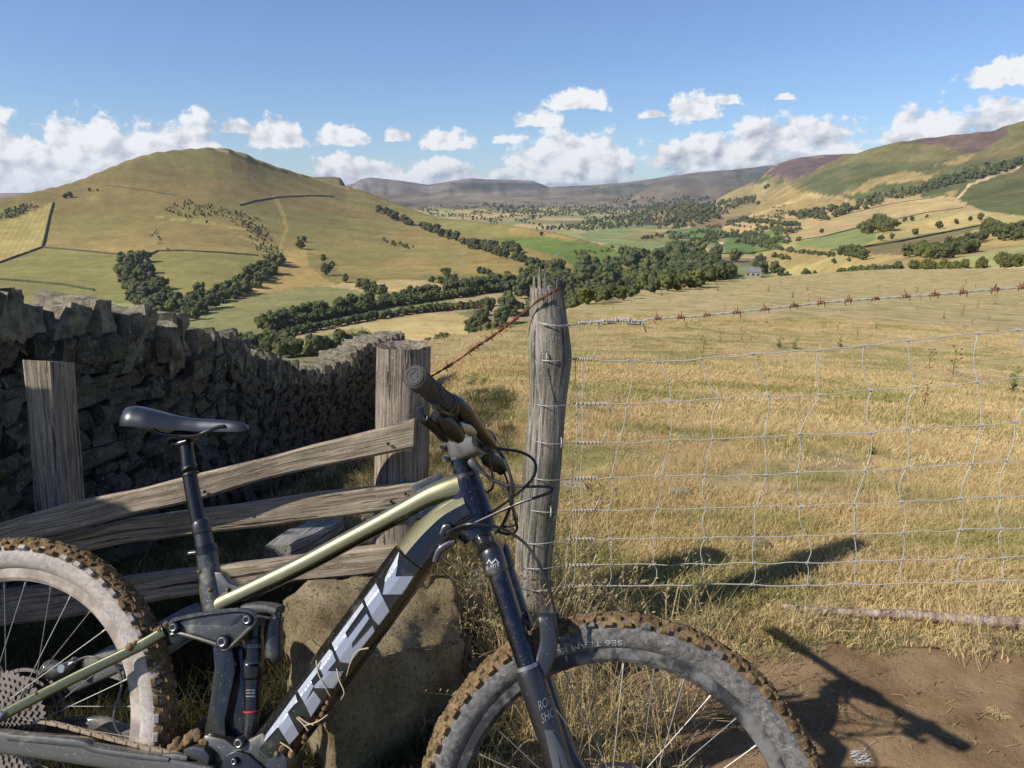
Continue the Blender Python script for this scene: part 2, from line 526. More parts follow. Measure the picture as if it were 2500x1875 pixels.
POLY = [
    (1, 'pale', [(-300, 560), (0, 540), (53, 528), (130, 495), (102, 605), (0, 642), (-300, 690)]),
    (1, 'olive', [(-300, 690), (0, 642), (102, 605), (195, 613), (289, 623), (285, 638), (264, 666), (293, 695), (340, 790), (-300, 830)]),
    (1, 'olive', [(368, 625), (374, 615), (447, 613), (634, 625), (639, 650), (602, 674), (578, 690), (427, 711), (378, 695), (366, 658)]),
    (1, 'gold', [(469, 786), (529, 747), (678, 672), (692, 640), (690, 612), (745, 612), (756, 650), (797, 684), (932, 735), (760, 775), (633, 818), (497, 805)]),
    (1, 'scrub', [(500, 358), (560, 362), (650, 396), (760, 427), (830, 440), (760, 436), (680, 420), (600, 394), (545, 372)]),  # summit flank turned from the sun, its shade put into the colour
    (1, 'olive', [(975, 528), (1028, 523), (1110, 540), (1247, 556), (1243, 572), (1125, 572), (1060, 560), (1000, 545)]),
    (1, 'green', [(1200, 580), (1329, 577), (1435, 593), (1565, 623), (1520, 645), (1475, 660), (1402, 660), (1382, 633), (1304, 613), (1207, 585)]),
    (1, 'slope', [(1243, 553), (1310, 559), (1380, 573), (1450, 594), (1560, 628), (1435, 592), (1329, 575), (1245, 572)]),
    (0, 'straw', [(880, 795), (960, 770), (1100, 760), (1150, 775), (1150, 870), (1040, 860), (940, 842), (900, 805)]),
    (0, 'tan', [(560, 850), (700, 812), (880, 782), (1140, 740), (1140, 762), (960, 772), (880, 800), (700, 835), (640, 862)]),
    (0, 'olive', [(680, 870), (800, 845), (960, 850), (900, 890), (720, 900)]),
    (0, 'green2', [(1410, 572), (1512, 554), (1573, 564), (1491, 581), (1434, 587)]),
    (0, 'green', [(1624, 566), (1775, 542), (1860, 554), (1860, 566), (1763, 582), (1640, 582)]),
    (-1, 'green', [(1771, 584), (1885, 562), (1921, 578), (1901, 607), (1828, 621), (1771, 619)]),
    (-1, 'green2', [(1938, 595), (2088, 558), (2113, 566), (2141, 570), (2133, 590), (2080, 611), (1950, 603)]),
    (-1, 'tan', [(1946, 566), (2080, 513), (2230, 481), (2324, 489), (2352, 509), (2170, 538), (2007, 578), (1950, 586)]),
    (-1, 'slope', [(1820, 540), (1900, 508), (1966, 481), (2096, 491), (2084, 513), (1990, 517), (1900, 525)]),
    (-1, 'slope', [(1734, 500), (1783, 470), (1852, 446), (1910, 440), (1960, 470), (1960, 481), (1850, 520), (1760, 530)]),
    (-1, 'straw', [(2157, 566), (2352, 521), (2410, 542), (2271, 562)]),
    (-1, 'brown', [(2088, 603), (2292, 566), (2397, 550), (2390, 558), (2210, 623), (2108, 619)]),  # darker brown strip across the right-hand fields
    (-1, 'sage', [(2230, 660), (2373, 623), (2500, 597), (2700, 580), (2700, 640), (2373, 652)]),
    (-1, 'slope', [(1881, 611), (2027, 627), (1980, 645), (1925, 650), (1860, 630)]),
    (-1, 'bracken', [(1945, 442), (2030, 408), (2100, 398), (2300, 392), (2400, 385), (2520, 350), (2800, 330), (2800, 560), (2500, 528), (2400, 515), (2330, 482), (2230, 478), (2090, 490), (2000, 475)]),
    (-1, 'bracken2', [(2104, 371), (2240, 345), (2290, 362), (2400, 380), (2300, 392), (2100, 398), (2030, 408)]),
    (-1, 'heather', [(2190, 352), (2240, 338), (2310, 331), (2420, 319), (2470, 310), (2440, 345), (2390, 376), (2320, 366), (2270, 352)]),
    (-1, 'heather', [(1870, 425), (1901, 398), (1960, 384), (2060, 380), (2000, 408), (1950, 438)]),
    (-1, 'slope', [(2056, 473), (2120, 445), (2186, 420), (2288, 422), (2267, 440), (2149, 448), (2080, 477)]),
    (-1, 'slope', [(2275, 405), (2332, 387), (2397, 375), (2332, 401)]),
    (-1, 'slope', [(2300, 478), (2325, 462), (2340, 466), (2320, 480)]),
    (-1, 'bracken', [(1836, 447), (1862, 432), (1890, 428), (1880, 442), (1850, 449)]),
    (-1, 'bracken', [(1888, 446), (1905, 432), (1918, 436), (1905, 446)]),
    (2, 'fardark', [(1420, 468), (1450, 458), (1600, 448), (1580, 470), (1500, 476)]),
    (2, 'fardark', [(1100, 445), (1320, 448), (1340, 458), (1250, 466), (1120, 462)]),
    (2, 'fardark', [(1760, 440), (1900, 405), (1860, 440), (1800, 448)]),
]
for sid, cname, poly in POLY:
    m = in_poly(jx, jy, poly)
    m &= (which == sid) if sid >= 0 else np.isin(which, (0, 3, 4, 5))
    m &= DI[None, :] > 260
    cols[m] = C[cname]
# worn paths and rough bracken patches
def near_line(pts, wpx):
    dmin = np.full(GH.shape, 1e9)
    for (x0, y0), (x1, y1) in zip(pts[:-1], pts[1:]):
        vx, vy = x1 - x0, y1 - y0
        t = np.clip(((PX - x0) * vx + (PY - y0) * vy) / (vx * vx + vy * vy), 0, 1)
        dmin = np.minimum(dmin, np.hypot(PX - x0 - t * vx, PY - y0 - t * vy))
    return dmin < wpx
cols[near_line([(2330, 490), (2352, 470), (2365, 452), (2430, 428), (2490, 410)], 2.5) & (which == 5)] = C['path']
cols[near_line([(500, 362), (580, 372), (660, 402), (760, 432), (850, 460)], 2.0) & hm] = C['pale']
cols[near_line([(580, 575), (640, 600), (600, 560), (470, 540), (380, 530)], 2.0) & hm] = C['pale']
cols[near_line([(680, 620), (700, 560), (690, 520), (670, 480)], 4.0) & hm] = .5 * np.array(C['pale']) + .5 * np.array(C['slope'])
# ploughing / mowing stripes
st = in_poly(PX, PY, POLY[0][2]) & hm
cols[st] *= (1 + .10 * np.sin(PX * .45 + PY * .25))[st][:, None]
mm_ = np.isin(which, (4, 5)) & (PY < 505)
mott = fbm(GX / 46, GY / 130, 63, 5, .7)
cols[mm_] = (cols * (1 + .5 * mott)[..., None])[mm_]
fm = np.isin(which, (2, 3))
lowf = np.clip((PY - 448) / 34, 0, 1)[..., None] * np.clip(.7 + fbm(GX / 300, GY / 300, 64, 4), 0, 1)[..., None]
cols[fm] = (cols * (1 - .5 * lowf) + np.array(C['moor']) * .5 * lowf)[fm]
cols[fm] = (cols * (1 + .8 * fbm(GX / 240, GY / 500, 65, 5, .65))[..., None])[fm]
rough_b = (fbm(GX / 90, GY / 90, 61, 4) > .28) & (which == 5) & (PY < 500)
cols[rough_b] = .6 * cols[rough_b] + .4 * np.array(C['moor'])
tone = 1 + .24 * fbm(GX / 80, GY / 80, 57, 5, .65) + .14 * fbm(GX / 14, GY / 14, 58, 2)
streak = 1 + .16 * fbm(GX / 400, GY / 22, 59, 3)
cols *= (tone * streak)[..., None]
cols[hm] *= np.array([.97, .93, .79])
cols[which == 5] *= np.array([1.04, 1.0, .9])
cols = np.clip(cols * .95, .01, .9)

na, nd = GH.shape
idx = np.arange(na * nd).reshape(na, nd)
q = np.stack([idx[:-1, :-1], idx[:-1, 1:], idx[1:, 1:], idx[1:, :-1]], -1).reshape(-1, 4)
keep = ~(HID[:-1, :-1] & HID[:-1, 1:] & HID[1:, 1:] & HID[1:, :-1]).reshape(-1)
keep &= ~((which[:-1, :-1] == 0) & (DI[None, :-1] < 200)).reshape(-1) | True
q = q[keep]
verts = np.stack([GX, GY, GH], -1).reshape(-1, 3)

m_land = bpy.data.materials.new('hill_grass')
m_land.use_nodes = True
N = NT(m_land.node_tree)
att = N.n('ShaderNodeAttribute', attribute_name='Col')
pos = N.n('ShaderNodeNewGeometry').outputs['Position']
n1 = N.noise(N.v('MULTIPLY', pos, (1, 1, 1)), .09, 6, .65)
n2 = N.noise(N.v('MULTIPLY', pos, (1, 1, 2)), .018, 5, .6)
var = N.m('MULTIPLY_ADD', n1, .75, .62)
var = N.m('MULTIPLY', var, N.m('MULTIPLY_ADD', n2, .4, .8))
n3 = N.noise(pos, .42, 4, .7)
n4 = N.noise(N.v('MULTIPLY', pos, (1, .45, 1)), .05, 5, .65)
var = N.m('MULTIPLY', var, N.m('MULTIPLY_ADD', n3, .7, .66))
var = N.m('MULTIPLY', var, N.m('MULTIPLY_ADD', N.ramp(n3, .60, .70), -.28, 1.0))
var = N.m('MULTIPLY', var, N.m('MULTIPLY_ADD', N.ramp(n4, .40, .30), -.22, 1.03))
c2 = N.v('SCALE', att.outputs['Color'], var)
c2 = N.mix(N.m('MULTIPLY', N.ramp(N.noise(pos, .033, 5, .65), .52, .66), .35), c2, N.v('MULTIPLY', c2, (1.22, .98, .72)))
bump = N.n('ShaderNodeBump', {'Strength': .8, 'Distance': 1.6, 'Height': n1})
b = N.n('ShaderNodeBsdfPrincipled', {'Base Color': c2, 'Roughness': 1.0, 'Specular IOR Level': .05, 'Normal': bump.outputs[0]})
N.n('ShaderNodeOutputMaterial', {0: b.outputs[0]})
me = mesh_np('hills', verts, q, True, [m_land])
ca = me.color_attributes.new('Col', 'FLOAT_COLOR', 'POINT')
ca.data.foreach_set('color', np.concatenate([cols.reshape(-1, 3), np.ones((na * nd, 1))], 1).astype(np.float32).ravel())
o = new_obj('hills', me)
tag(o, kind='structure')

# ------------------------------------------------------------------ near field
fa = np.radians(np.concatenate([np.linspace(-180, -62, 60, endpoint=False), np.linspace(-62, 62, 440), np.linspace(62, 180, 60)[1:]]))
fd = np.concatenate([[.02], np.geomspace(.45, 300, 250)])
FX = np.sin(fa)[:, None] * fd[None, :]; FY = np.cos(fa)[:, None] * fd[None, :]
FH = field_h(FX, FY)
SOIL = []
for px, py in [(1466, 1644), (1560, 1632), (1700, 1640), (1780, 1662), (1900, 1664), (1985, 1658), (2060, 1628), (2140, 1642), (2240, 1626), (2340, 1652), (2420, 1648), (2520, 1662), (2700, 1668), (2900, 1760), (2900, 2300), (1700, 2300), (1660, 1930), (1600, 1850), (1500, 1800), (1468, 1720)]:
    d_ = pix(px, py); t_ = (.03 - EYE) / d_[2]
    SOIL.append((d_[0] * t_, d_[1] * t_))


def soil_mask(X, Y):
    """1 on the worn earth beside the gate, 0 on grass"""
    jx_ = X + .09 * fbm(X / .2, Y / .2, 71, 4, .6); jy_ = Y + .07 * fbm(X / .2, Y / .2, 72, 4, .6)
    return in_poly(jx_, jy_, SOIL)


fk, fn = FH.shape
fi = np.arange(fk * fn).reshape(fk, fn)
fq = np.stack([fi[:-1, :-1], fi[:-1, 1:], fi[1:, 1:], fi[1:, :-1]], -1).reshape(-1, 4)
def grass_colour(N, pos, grain, k=1.0):
    """straw gold with greener patches, the same on the ground and on the blades that stand on it"""
    sc = lambda c: tuple(x * k for x in c)
    big = N.noise(pos, .35, 5, .6)
    patch = N.noise(N.v('MULTIPLY', pos, (.6, 1.3, 1)), .9, 6, .65)
    rose = N.noise(N.v('ADD', pos, (7, 3, 0)), .7, 4, .6)
    gold = N.mix(grain, sc(srgb(168, 143, 94)), sc(srgb(236, 214, 160)))
    gold = N.mix(N.m('MULTIPLY', N.ramp(rose, .5, .66), .6), gold, sc(srgb(200, 170, 124)))
    grn = N.mix(grain, sc(srgb(132, 124, 72)), sc(srgb(198, 186, 122)))
    return N.mix(N.ramp(N.m('ADD', big, N.m('MULTIPLY_ADD', patch, 1.3, -.65)), .44, .66), gold, grn)


m_field = bpy.data.materials.new('dry_grass_ground')
m_field.use_nodes = True
N = NT(m_field.node_tree)
pos = N.n('ShaderNodeNewGeometry').outputs['Position']
grain = N.noise(N.v('MULTIPLY', pos, (1.0, .55, 1)), 9.0, 8, .75)
fine = N.noise(pos, 60.0, 4, .7)
far_t = N.noise(N.v('MULTIPLY', pos, (.5, 1.2, 1)), 1.6, 8, .7)
shade_green = N.n('ShaderNodeAttribute', attribute_name='shade_green').outputs['Fac']
colr = N.v('SCALE', N.mix(shade_green, grass_colour(N, pos, grain, .82), (.035, .036, .016)), N.m('MULTIPLY_ADD', fine, .7, N.m('MULTIPLY_ADD', far_t, .9, .08)))
bump = N.n('ShaderNodeBump', {'Strength': 1.0, 'Distance': .05, 'Height': grain})
b = N.n('ShaderNodeBsdfPrincipled', {'Base Color': colr, 'Roughness': 1.0, 'Specular IOR Level': .05, 'Normal': bump.outputs[0]})
N.n('ShaderNodeOutputMaterial', {0: b.outputs[0]})
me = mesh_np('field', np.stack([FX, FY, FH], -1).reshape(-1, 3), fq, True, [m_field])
rk = np.clip((-.05 - FX) / .3, 0, 1) * np.clip((FY - .9) / .3, 0, 1) * np.clip((11 - FY) / 3, 0, 1) * np.clip((FX + .05 + .24 * np.maximum(FY - 1.5, 0)) < 3, 0, 1) * np.clip((.35 - (FX + .20 * FY)) / .3, 0, 1)  # where greener grass and the wall's shade are painted dark
at = me.attributes.new('shade_green', 'FLOAT', 'POINT'); at.data.foreach_set('value', np.clip(rk * (1 + .5 * fbm(FX / .4, FY / .4, 95, 3)), 0, 1).astype(np.float32).ravel())
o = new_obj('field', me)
tag(o, kind='structure')

# ------------------------------------------------------------------ materials for near things
def mat(name, build):
    m = bpy.data.materials.new(name)
    m.use_nodes = True
    n = NT(m.node_tree)
    build(n)
    return m


def pbr(n, col, rough=.6, metal=0.0, bump=None, spec=.5, coat=0.0, **kw):
    ins = {'Base Color': col, 'Roughness': rough, 'Metallic': metal, 'Specular IOR Level': spec}
    if coat:
        ins['Coat Weight'] = coat; ins['Coat Roughness'] = .08
    if bump is not None:
        ins['Normal'] = bump
    ins.update(kw)
    b = n.n('ShaderNodeBsdfPrincipled', ins)
    n.n('ShaderNodeOutputMaterial', {0: b.outputs[0]})


def wood(name, dark, light, moss=.0, scale=1.0):
    def f(n):
        g = n.n('ShaderNodeAttribute', attribute_name='gc').outputs['Vector']
        w = n.noise(n.v('MULTIPLY', g, (1.2, 9, 9)), 2.0 * scale, 3, .5)
        g2 = n.v('ADD', g, n.n('ShaderNodeCombineXYZ', {0: 0.0, 1: n.m('MULTIPLY', w, .05), 2: n.m('MULTIPLY', w, .05)}).outputs[0])
        grain = n.noise(n.v('MULTIPLY', g2, (1.6, 60, 60)), 2.0 * scale, 7, .68)
        crack = n.noise(n.v('MULTIPLY', g2, (1.0, 34, 34)), 2.6 * scale, 3, .5)
        cr = n.ramp(crack, .60, .68)
        blot = n.noise(g, 7.0, 5, .65)
        spk = n.noise(g, 160.0, 3, .6)
        c = n.mix(n.ramp(grain, .3, .7), dark, light)
        c = n.mix(n.m('MULTIPLY', n.ramp(blot, .42, .7), .45), c, tuple(x * .55 for x in dark))
        c = n.mix(n.m('MULTIPLY', n.ramp(spk, .58, .68), .5), c, tuple(min(1, x * 1.25) for x in light))
        if moss:
            c = n.mix(n.m('MULTIPLY', n.ramp(n.noise(g, 12.0, 4), .55, .7), moss), c, srgb(120, 122, 70))
        c = n.mix(n.m('MULTIPLY', cr, .75), c, (.018, .014, .01))
        h = n.m('SUBTRACT', n.m('MULTIPLY_ADD', grain, .6, n.m('MULTIPLY', spk, .12)), n.m('MULTIPLY', cr, .8))
        bp = n.n('ShaderNodeBump', {'Strength': 1.0, 'Distance': .006, 'Height': h})
        pbr(n, c, .85, bump=bp.outputs[0], spec=.25)
    return mat(name, f)


M = {}
M['rail_wood'] = wood('weathered_rail_wood', srgb(98, 85, 69), srgb(178, 162, 137))
M['post_wood'] = wood('weathered_post_wood', srgb(80, 70, 59), srgb(164, 151, 131))
M['grey_wood'] = wood('silver_grey_split_wood', srgb(68, 63, 55), srgb(158, 151, 136), .3)
M['plank_wood'] = wood('old_plank_wood', srgb(92, 88, 82), srgb(160, 156, 148), .3)


def f_stone(n):
    pos = n.n('ShaderNodeNewGeometry').outputs['Position']
    oi = n.n('ShaderNodeObjectInfo').outputs['Random']
    a = n.noise(pos, 9.0, 6, .65)
    b_ = n.noise(pos, 55.0, 5, .7)
    g = n.noise(pos, 260.0, 2, .6)
    c = n.mix(n.ramp(a, .3, .7), srgb(52, 48, 40), srgb(108, 102, 87))
    c = n.mix(n.m('MULTIPLY', n.ramp(oi, .55, 1.0), .5), c, srgb(96, 80, 60))
    c = n.mix(n.m('MULTIPLY', n.ramp(n.noise(pos, 3.1, 5, .6), .52, .68), .55), c, srgb(88, 92, 50))
    c = n.mix(n.m('MULTIPLY', n.ramp(b_, .56, .66), .6), c, srgb(150, 150, 134))
    c = n.mix(n.m('MULTIPLY', n.ramp(b_, .44, .36), .6), c, srgb(34, 31, 27))
    h = n.m('ADD', n.m('MULTIPLY', a, 1.0), n.m('MULTIPLY_ADD', b_, .5, n.m('MULTIPLY', g, .12)))
    bp = n.n('ShaderNodeBump', {'Strength': 1.0, 'Distance': .014, 'Height': h})
    pbr(n, c, .95, bump=bp.outputs[0], spec=.15)
M['stone'] = mat('lichened_gritstone', f_stone)


def f_boulder(n):
    pos = n.n('ShaderNodeNewGeometry').outputs['Position']
    a = n.noise(pos, 6.0, 6, .6)
    g = n.noise(pos, 95.0, 5, .8)
    c = n.mix(n.ramp(a, .3, .72), srgb(140, 120, 86), srgb(204, 186, 146))
    c = n.mix(n.m('MULTIPLY', n.ramp(n.noise(pos, 4.0, 5, .6), .55, .7), .5), c, srgb(150, 148, 96))
    c = n.mix(n.m('MULTIPLY', n.ramp(g, .55, .7), .6), c, srgb(226, 212, 180))
    c = n.mix(n.m('MULTIPLY', n.ramp(g, .47, .36), .8), c, srgb(80, 66, 48))
    bp = n.n('ShaderNodeBump', {'Strength': 1.0, 'Distance': .03, 'Height': n.m('MULTIPLY_ADD', a, .8, n.m('MULTIPLY', g, .8))})
    pbr(n, c, .95, bump=bp.outputs[0], spec=.15)
M['boulder'] = mat('coarse_sandstone', f_boulder)
def f_cope(n):
    pos = n.n('ShaderNodeNewGeometry').outputs['Position']
    a = n.noise(pos, 11.0, 6, .65); b_ = n.noise(pos, 60.0, 5, .7)
    c = n.mix(n.ramp(a, .3, .7), srgb(84, 78, 65), srgb(156, 147, 124))  # lighter than the wall stone: sun on the tops put into the colour
    c = n.mix(n.m('MULTIPLY', n.ramp(n.noise(pos, 4.0, 5, .6), .52, .68), .5), c, srgb(128, 126, 78))
    c = n.mix(n.m('MULTIPLY', n.ramp(b_, .44, .36), .6), c, srgb(50, 45, 37))
    bp = n.n('ShaderNodeBump', {'Strength': 1.0, 'Distance': .012, 'Height': n.m('MULTIPLY_ADD', b_, .5, a)})
    pbr(n, c, .95, bump=bp.outputs[0], spec=.15)
M['cope'] = mat('coping_painted_sunlit', f_cope)
M['core'] = mat('wall_core_dark_earth', lambda n: pbr(n, (.03, .027, .022), 1.0, spec=.05))


def f_wire(n):
    pos = n.n('ShaderNodeNewGeometry').outputs['Position']
    r = n.noise(pos, 3.0, 4, .6)
    pbr(n, n.mix(n.ramp(r, .66, .74), srgb(168, 165, 155), srgb(136, 98, 68)), .5, .15, spec=.5)
M['wire'] = mat('galvanised_wire', f_wire)
M['rust'] = mat('rusty_wire', lambda n: pbr(n, n.mix(n.noise(n.n('ShaderNodeNewGeometry').outputs['Position'], 90.0, 4), srgb(62, 38, 28), srgb(138, 84, 56)), .9, spec=.2))


def f_bark(n):
    g = n.n('ShaderNodeAttribute', attribute_name='gc').outputs['Vector']
    a = n.noise(n.v('MULTIPLY', g, (30, 12, 12)), 2.0, 5, .65)
    c = n.mix(n.ramp(a, .35, .7), srgb(124, 104, 88), srgb(186, 166, 146))
    pbr(n, c, .8, bump=n.n('ShaderNodeBump', {'Strength': .8, 'Distance': .004, 'Height': a}).outputs[0], spec=.3)
M['bark'] = mat('pinkish_birch_bark', f_bark)


# ------------------------------------------------------------------ shape helpers
def frame_along(pts):
    """tangents and a parallel transported normal along a polyline"""
    p = [Vector(q) for q in pts]
    T = []
    for i in range(len(p)):
        a = p[max(i - 1, 0)]; b = p[min(i + 1, len(p) - 1)]
        T.append((b - a).normalized())
    up = Vector((0, 0, 1)) if abs(T[0].z) < .8 else Vector((0, 1, 0))
    n0 = (up - T[0] * up.dot(T[0])).normalized()
    Ns = [n0]
    for i in range(1, len(p)):
        n = Ns[-1] - T[i] * Ns[-1].dot(T[i])
        Ns.append(n.normalized())
    return p, T, Ns


def spline(pts, k=6):
    """Catmull-Rom through the points"""
    p = [np.array(q, float) for q in pts]
    p = [2 * p[0] - p[1]] + p + [2 * p[-1] - p[-2]]
    out = []
    for i in range(1, len(p) - 2):
        for j in range(k):
            t = j / k
            out.append(.5 * (2 * p[i] + (p[i + 1] - p[i - 1]) * t + (2 * p[i - 1] - 5 * p[i] + 4 * p[i + 1] - p[i + 2]) * t * t + (3 * p[i] - p[i - 1] - 3 * p[i + 1] + p[i + 2]) * t ** 3))
    out.append(p[-2])
    return out


class MB:
    """collects geometry for one mesh, with grain coordinates and a material slot per face"""
    def __init__(self):
        self.v = []; self.f = []; self.g = []; self.mi = []; self.sm = []
    def add(self, v, f, g=None, mi=0, smooth=True):
        b = len(self.v)
        self.v += [tuple(x) for x in v]
        self.g += [tuple(x) for x in (g if g is not None else v)]
        for q in f:
            self.f.append(tuple(b + i for i in q)); self.mi.append(mi); self.sm.append(smooth)
    def tube(self, pts, r, segs=8, mi=0, cap=True, smooth=True):
        p, T, Ns = frame_along(pts)
        rr = r if isinstance(r, (list, tuple, np.ndarray)) else [r] * len(p)
        V = []; G = []; F = []
        L = 0
        for i in range(len(p)):
            if i: L += (p[i] - p[i - 1]).length
            B = T[i].cross(Ns[i])
            for k in range(segs):
                a = 2 * math.pi * k / segs
                V.append(p[i] + (Ns[i] * math.cos(a) + B * math.sin(a)) * rr[i])
                G.append((L, rr[i] * math.cos(a), rr[i] * math.sin(a)))
        for i in range(len(p) - 1):
            for k in range(segs):
                k2 = (k + 1) % segs
                F.append((i * segs + k, i * segs + k2, (i + 1) * segs + k2, (i + 1) * segs + k))
        if cap:
            F.append(tuple(range(segs - 1, -1, -1)))
            F.append(tuple((len(p) - 1) * segs + k for k in range(segs)))
        self.add(V, F, G, mi, smooth)
        return self
    def sweep(self, pts, sizes, nrm, segs=16, power=2.6, mi=0, cap=True):
        """tube with an oval section: sizes (half height in the plane, half width along nrm)"""
        p = [Vector(q) for q in pts]
        V = []; F = []; G = []
        L = 0
        for i in range(len(p)):
            a = p[max(i - 1, 0)]; b = p[min(i + 1, len(p) - 1)]
            t = (b - a).normalized()
            s = nrm.cross(t).normalized()
            w = t.cross(s).normalized()
            if i: L += (p[i] - p[i - 1]).length
            h, wd = sizes[i] if isinstance(sizes[0], (tuple, list)) else sizes
            for k in range(segs):
                c, sn = math.cos(2 * math.pi * k / segs), math.sin(2 * math.pi * k / segs)
                cc = math.copysign(abs(c) ** (2 / power), c); ss = math.copysign(abs(sn) ** (2 / power), sn)
                V.append(p[i] + s * cc * h + w * ss * wd)
                G.append((L, cc * h, ss * wd))
        for i in range(len(p) - 1):
            for k in range(segs):
                k2 = (k + 1) % segs
                F.append((i * segs + k, i * segs + k2, (i + 1) * segs + k2, (i + 1) * segs + k))
        if cap:
            F.append(tuple(range(segs - 1, -1, -1)))
            F.append(tuple((len(p) - 1) * segs + k for k in range(segs)))
        self.add(V, F, G, mi, True)
        return self
    def prism(self, poly, off, mi=0, smooth=False):
        """polygon (list of Vectors, in order) extruded by the vector off"""
        n = len(poly)
        V = [Vector(q) for q in poly] + [Vector(q) + off for q in poly]
        F = [tuple(range(n - 1, -1, -1)), tuple(range(n, 2 * n))]
        for i in range(n):
            j = (i + 1) % n
            F.append((i, j, n + j, n + i))
        self.add(V, F, None, mi, smooth)
        return self
    def box(self, c, ax, ay, az, mi=0):
        c = Vector(c)
        V = [c + ax * i + ay * j + az * k for k in (-1, 1) for j in (-1, 1) for i in (-1, 1)]
        self.add(V, [(0, 2, 3, 1), (4, 5, 7, 6), (0, 1, 5, 4), (2, 6, 7, 3), (0, 4, 6, 2), (1, 3, 7, 5)], None, mi, False)
        return self
    def mesh(self, name, mats, bevel=0):
        me = bpy.data.meshes.new(name)
        me.from_pydata(self.v, [], self.f)
        for m in mats:
            me.materials.append(m)
        me.polygons.foreach_set('use_smooth', self.sm)
        me.polygons.foreach_set('material_index', self.mi)
        at = me.attributes.new('gc', 'FLOAT_VECTOR', 'POINT')
        at.data.foreach_set('vector', np.array(self.g, dtype=np.float32).ravel())
        bm = bmesh.new(); bm.from_mesh(me)
        bmesh.ops.recalc_face_normals(bm, faces=bm.faces)
        if bevel:
            es = [e for e in bm.edges if len(e.link_faces) == 2 and e.calc_face_angle(0) > .6]
            bmesh.ops.bevel(bm, geom=es, offset=bevel, segments=2, affect='EDGES', profile=.6)
            for f in bm.faces: f.smooth = True
        bm.to_mesh(me); bm.free()
        me.update()
        return me
    def build(self, name, mats, parent=None, bevel=0, sharp=None):
        me = self.mesh(name, mats if isinstance(mats, (list, tuple)) else [mats], bevel)
        if sharp:
            me.set_sharp_from_angle(angle=R(sharp))
        return new_obj(name, me, parent)


rng = random.Random(11)
nr = np.random.RandomState(5)


# ------------------------------------------------------------------ dry stone wall
WALL_TOP = [(0, 716, 3.3), (130, 738, 3.55), (260, 742, 3.85), (350, 772, 4.15), (400, 788, 4.4), (436, 803, 4.65), (516, 812, 5.2), (588, 848, 6.1), (653, 872, 7.1), (689, 886, 7.7), (743, 903, 8.6),
            (780, 897, 9.3), (834, 876, 10.2), (881, 848, 11.0), (910, 833, 11.5), (945, 822, 12.2), (980, 815, 12.9)]
top = [P(x, y, z) for x, y, z in WALL_TOP]
# unseen near end: height and end point shaped for its shadow on the rails
t0 = top[0]
top = [Vector((-2.30, 1.24, 1.72)), Vector((-2.29, 1.6, 1.68)), Vector((-2.285, 2.0, 1.60)), Vector((-2.28, 2.5, 1.38))] + top
tp = np.array([tuple(v) for v in spline([tuple(v) for v in top], 8)])
seg = np.concatenate([[0], np.cumsum(np.hypot(np.diff(tp[:, 0]), np.diff(tp[:, 1])))])
WL = seg[-1]


def wall_at(s):
    x = np.interp(s, seg, tp[:, 0]); y = np.interp(s, seg, tp[:, 1]); zt = np.interp(s, seg, tp[:, 2])
    x2 = np.interp(s + .05, seg, tp[:, 0]); y2 = np.interp(s + .05, seg, tp[:, 1])
    x1 = np.interp(s - .05, seg, tp[:, 0]); y1 = np.interp(s - .05, seg, tp[:, 1])
    t = Vector((x2 - x1, y2 - y1, 0)).normalized()
    return Vector((x, y, 0)), zt, t, Vector((t.y, -t.x, 0))        # point, cope top, along, outward (towards the lane)


def stone_mesh(name, seed, cuts=2):
    bm = bmesh.new()
    bmesh.ops.create_cube(bm, size=1.0)
    bmesh.ops.subdivide_edges(bm, edges=bm.edges, cuts=cuts, use_grid_fill=True)
    r = random.Random(seed)
    ofs = [r.uniform(0, 100) for _ in range(3)]
    from mathutils import noise
    for v in bm.verts:
        c = v.co.copy()
        l = c.length
        sph = c.normalized() * .62
        v.co = c.lerp(sph, .13)
        d = Vector((noise.noise(c * 1.7 + Vector(ofs)), noise.noise(c * 1.7 + Vector((ofs[1], ofs[2], ofs[0]))), noise.noise(c * 1.7 + Vector((ofs[2], ofs[0], ofs[1])))))
        v.co += d * .17
    me = bpy.data.meshes.new(name)
    bm.to_mesh(me); bm.free()
    me.polygons.foreach_set('use_smooth', [True] * len(me.polygons))
    me.set_sharp_from_angle(angle=R(24))
    me.materials.append(M['stone'])
    return me


stones = [stone_mesh('stone', 100 + i) for i in range(12)]
copes = [stone_mesh('coping_stone', 300 + i, 3) for i in range(8)]
for c_ in copes:
    c_.materials[0] = M['cope']
wall = empty('dry_stone_wall', tuple(top[0]), 'long grey dry stone wall with upright coping stones dipping away down the slope', 'wall', kind='thing')
wall_base = Vector(wall.location)
FACE_H = []
cb = MB()
ss = np.linspace(0, WL, 90)
V = []; F = []
for i, s in enumerate(ss):
    p, zt, t, o_ = wall_at(s)
    g = ground(p.x, p.y) - .25
    zc = zt - .20
    for (off, z) in ((.10, g), (.02, zc), (-.40, zc), (-.50, g)):
        V.append(Vector((p.x, p.y, z)) + o_ * off - wall_base)
for i in range(len(ss) - 1):
    for k in range(4):
        F.append((i * 4 + k, i * 4 + (k + 1) % 4, i * 4 + 4 + (k + 1) % 4, i * 4 + 4 + k))
F += [(0, 1, 2, 3), tuple(len(V) - 4 + k for k in (3, 2, 1, 0))]
cb.add(V, F, None, 0, False)
cb.build('wall_core', [M['core']], wall)


def basis(t, o_, tilt=0.0, yaw=0.0, roll=0.0):
    m = Matrix((t, o_, Vector((0, 0, 1)))).transposed().to_4x4()
    return m @ Euler((roll, tilt, yaw)).to_matrix().to_4x4()


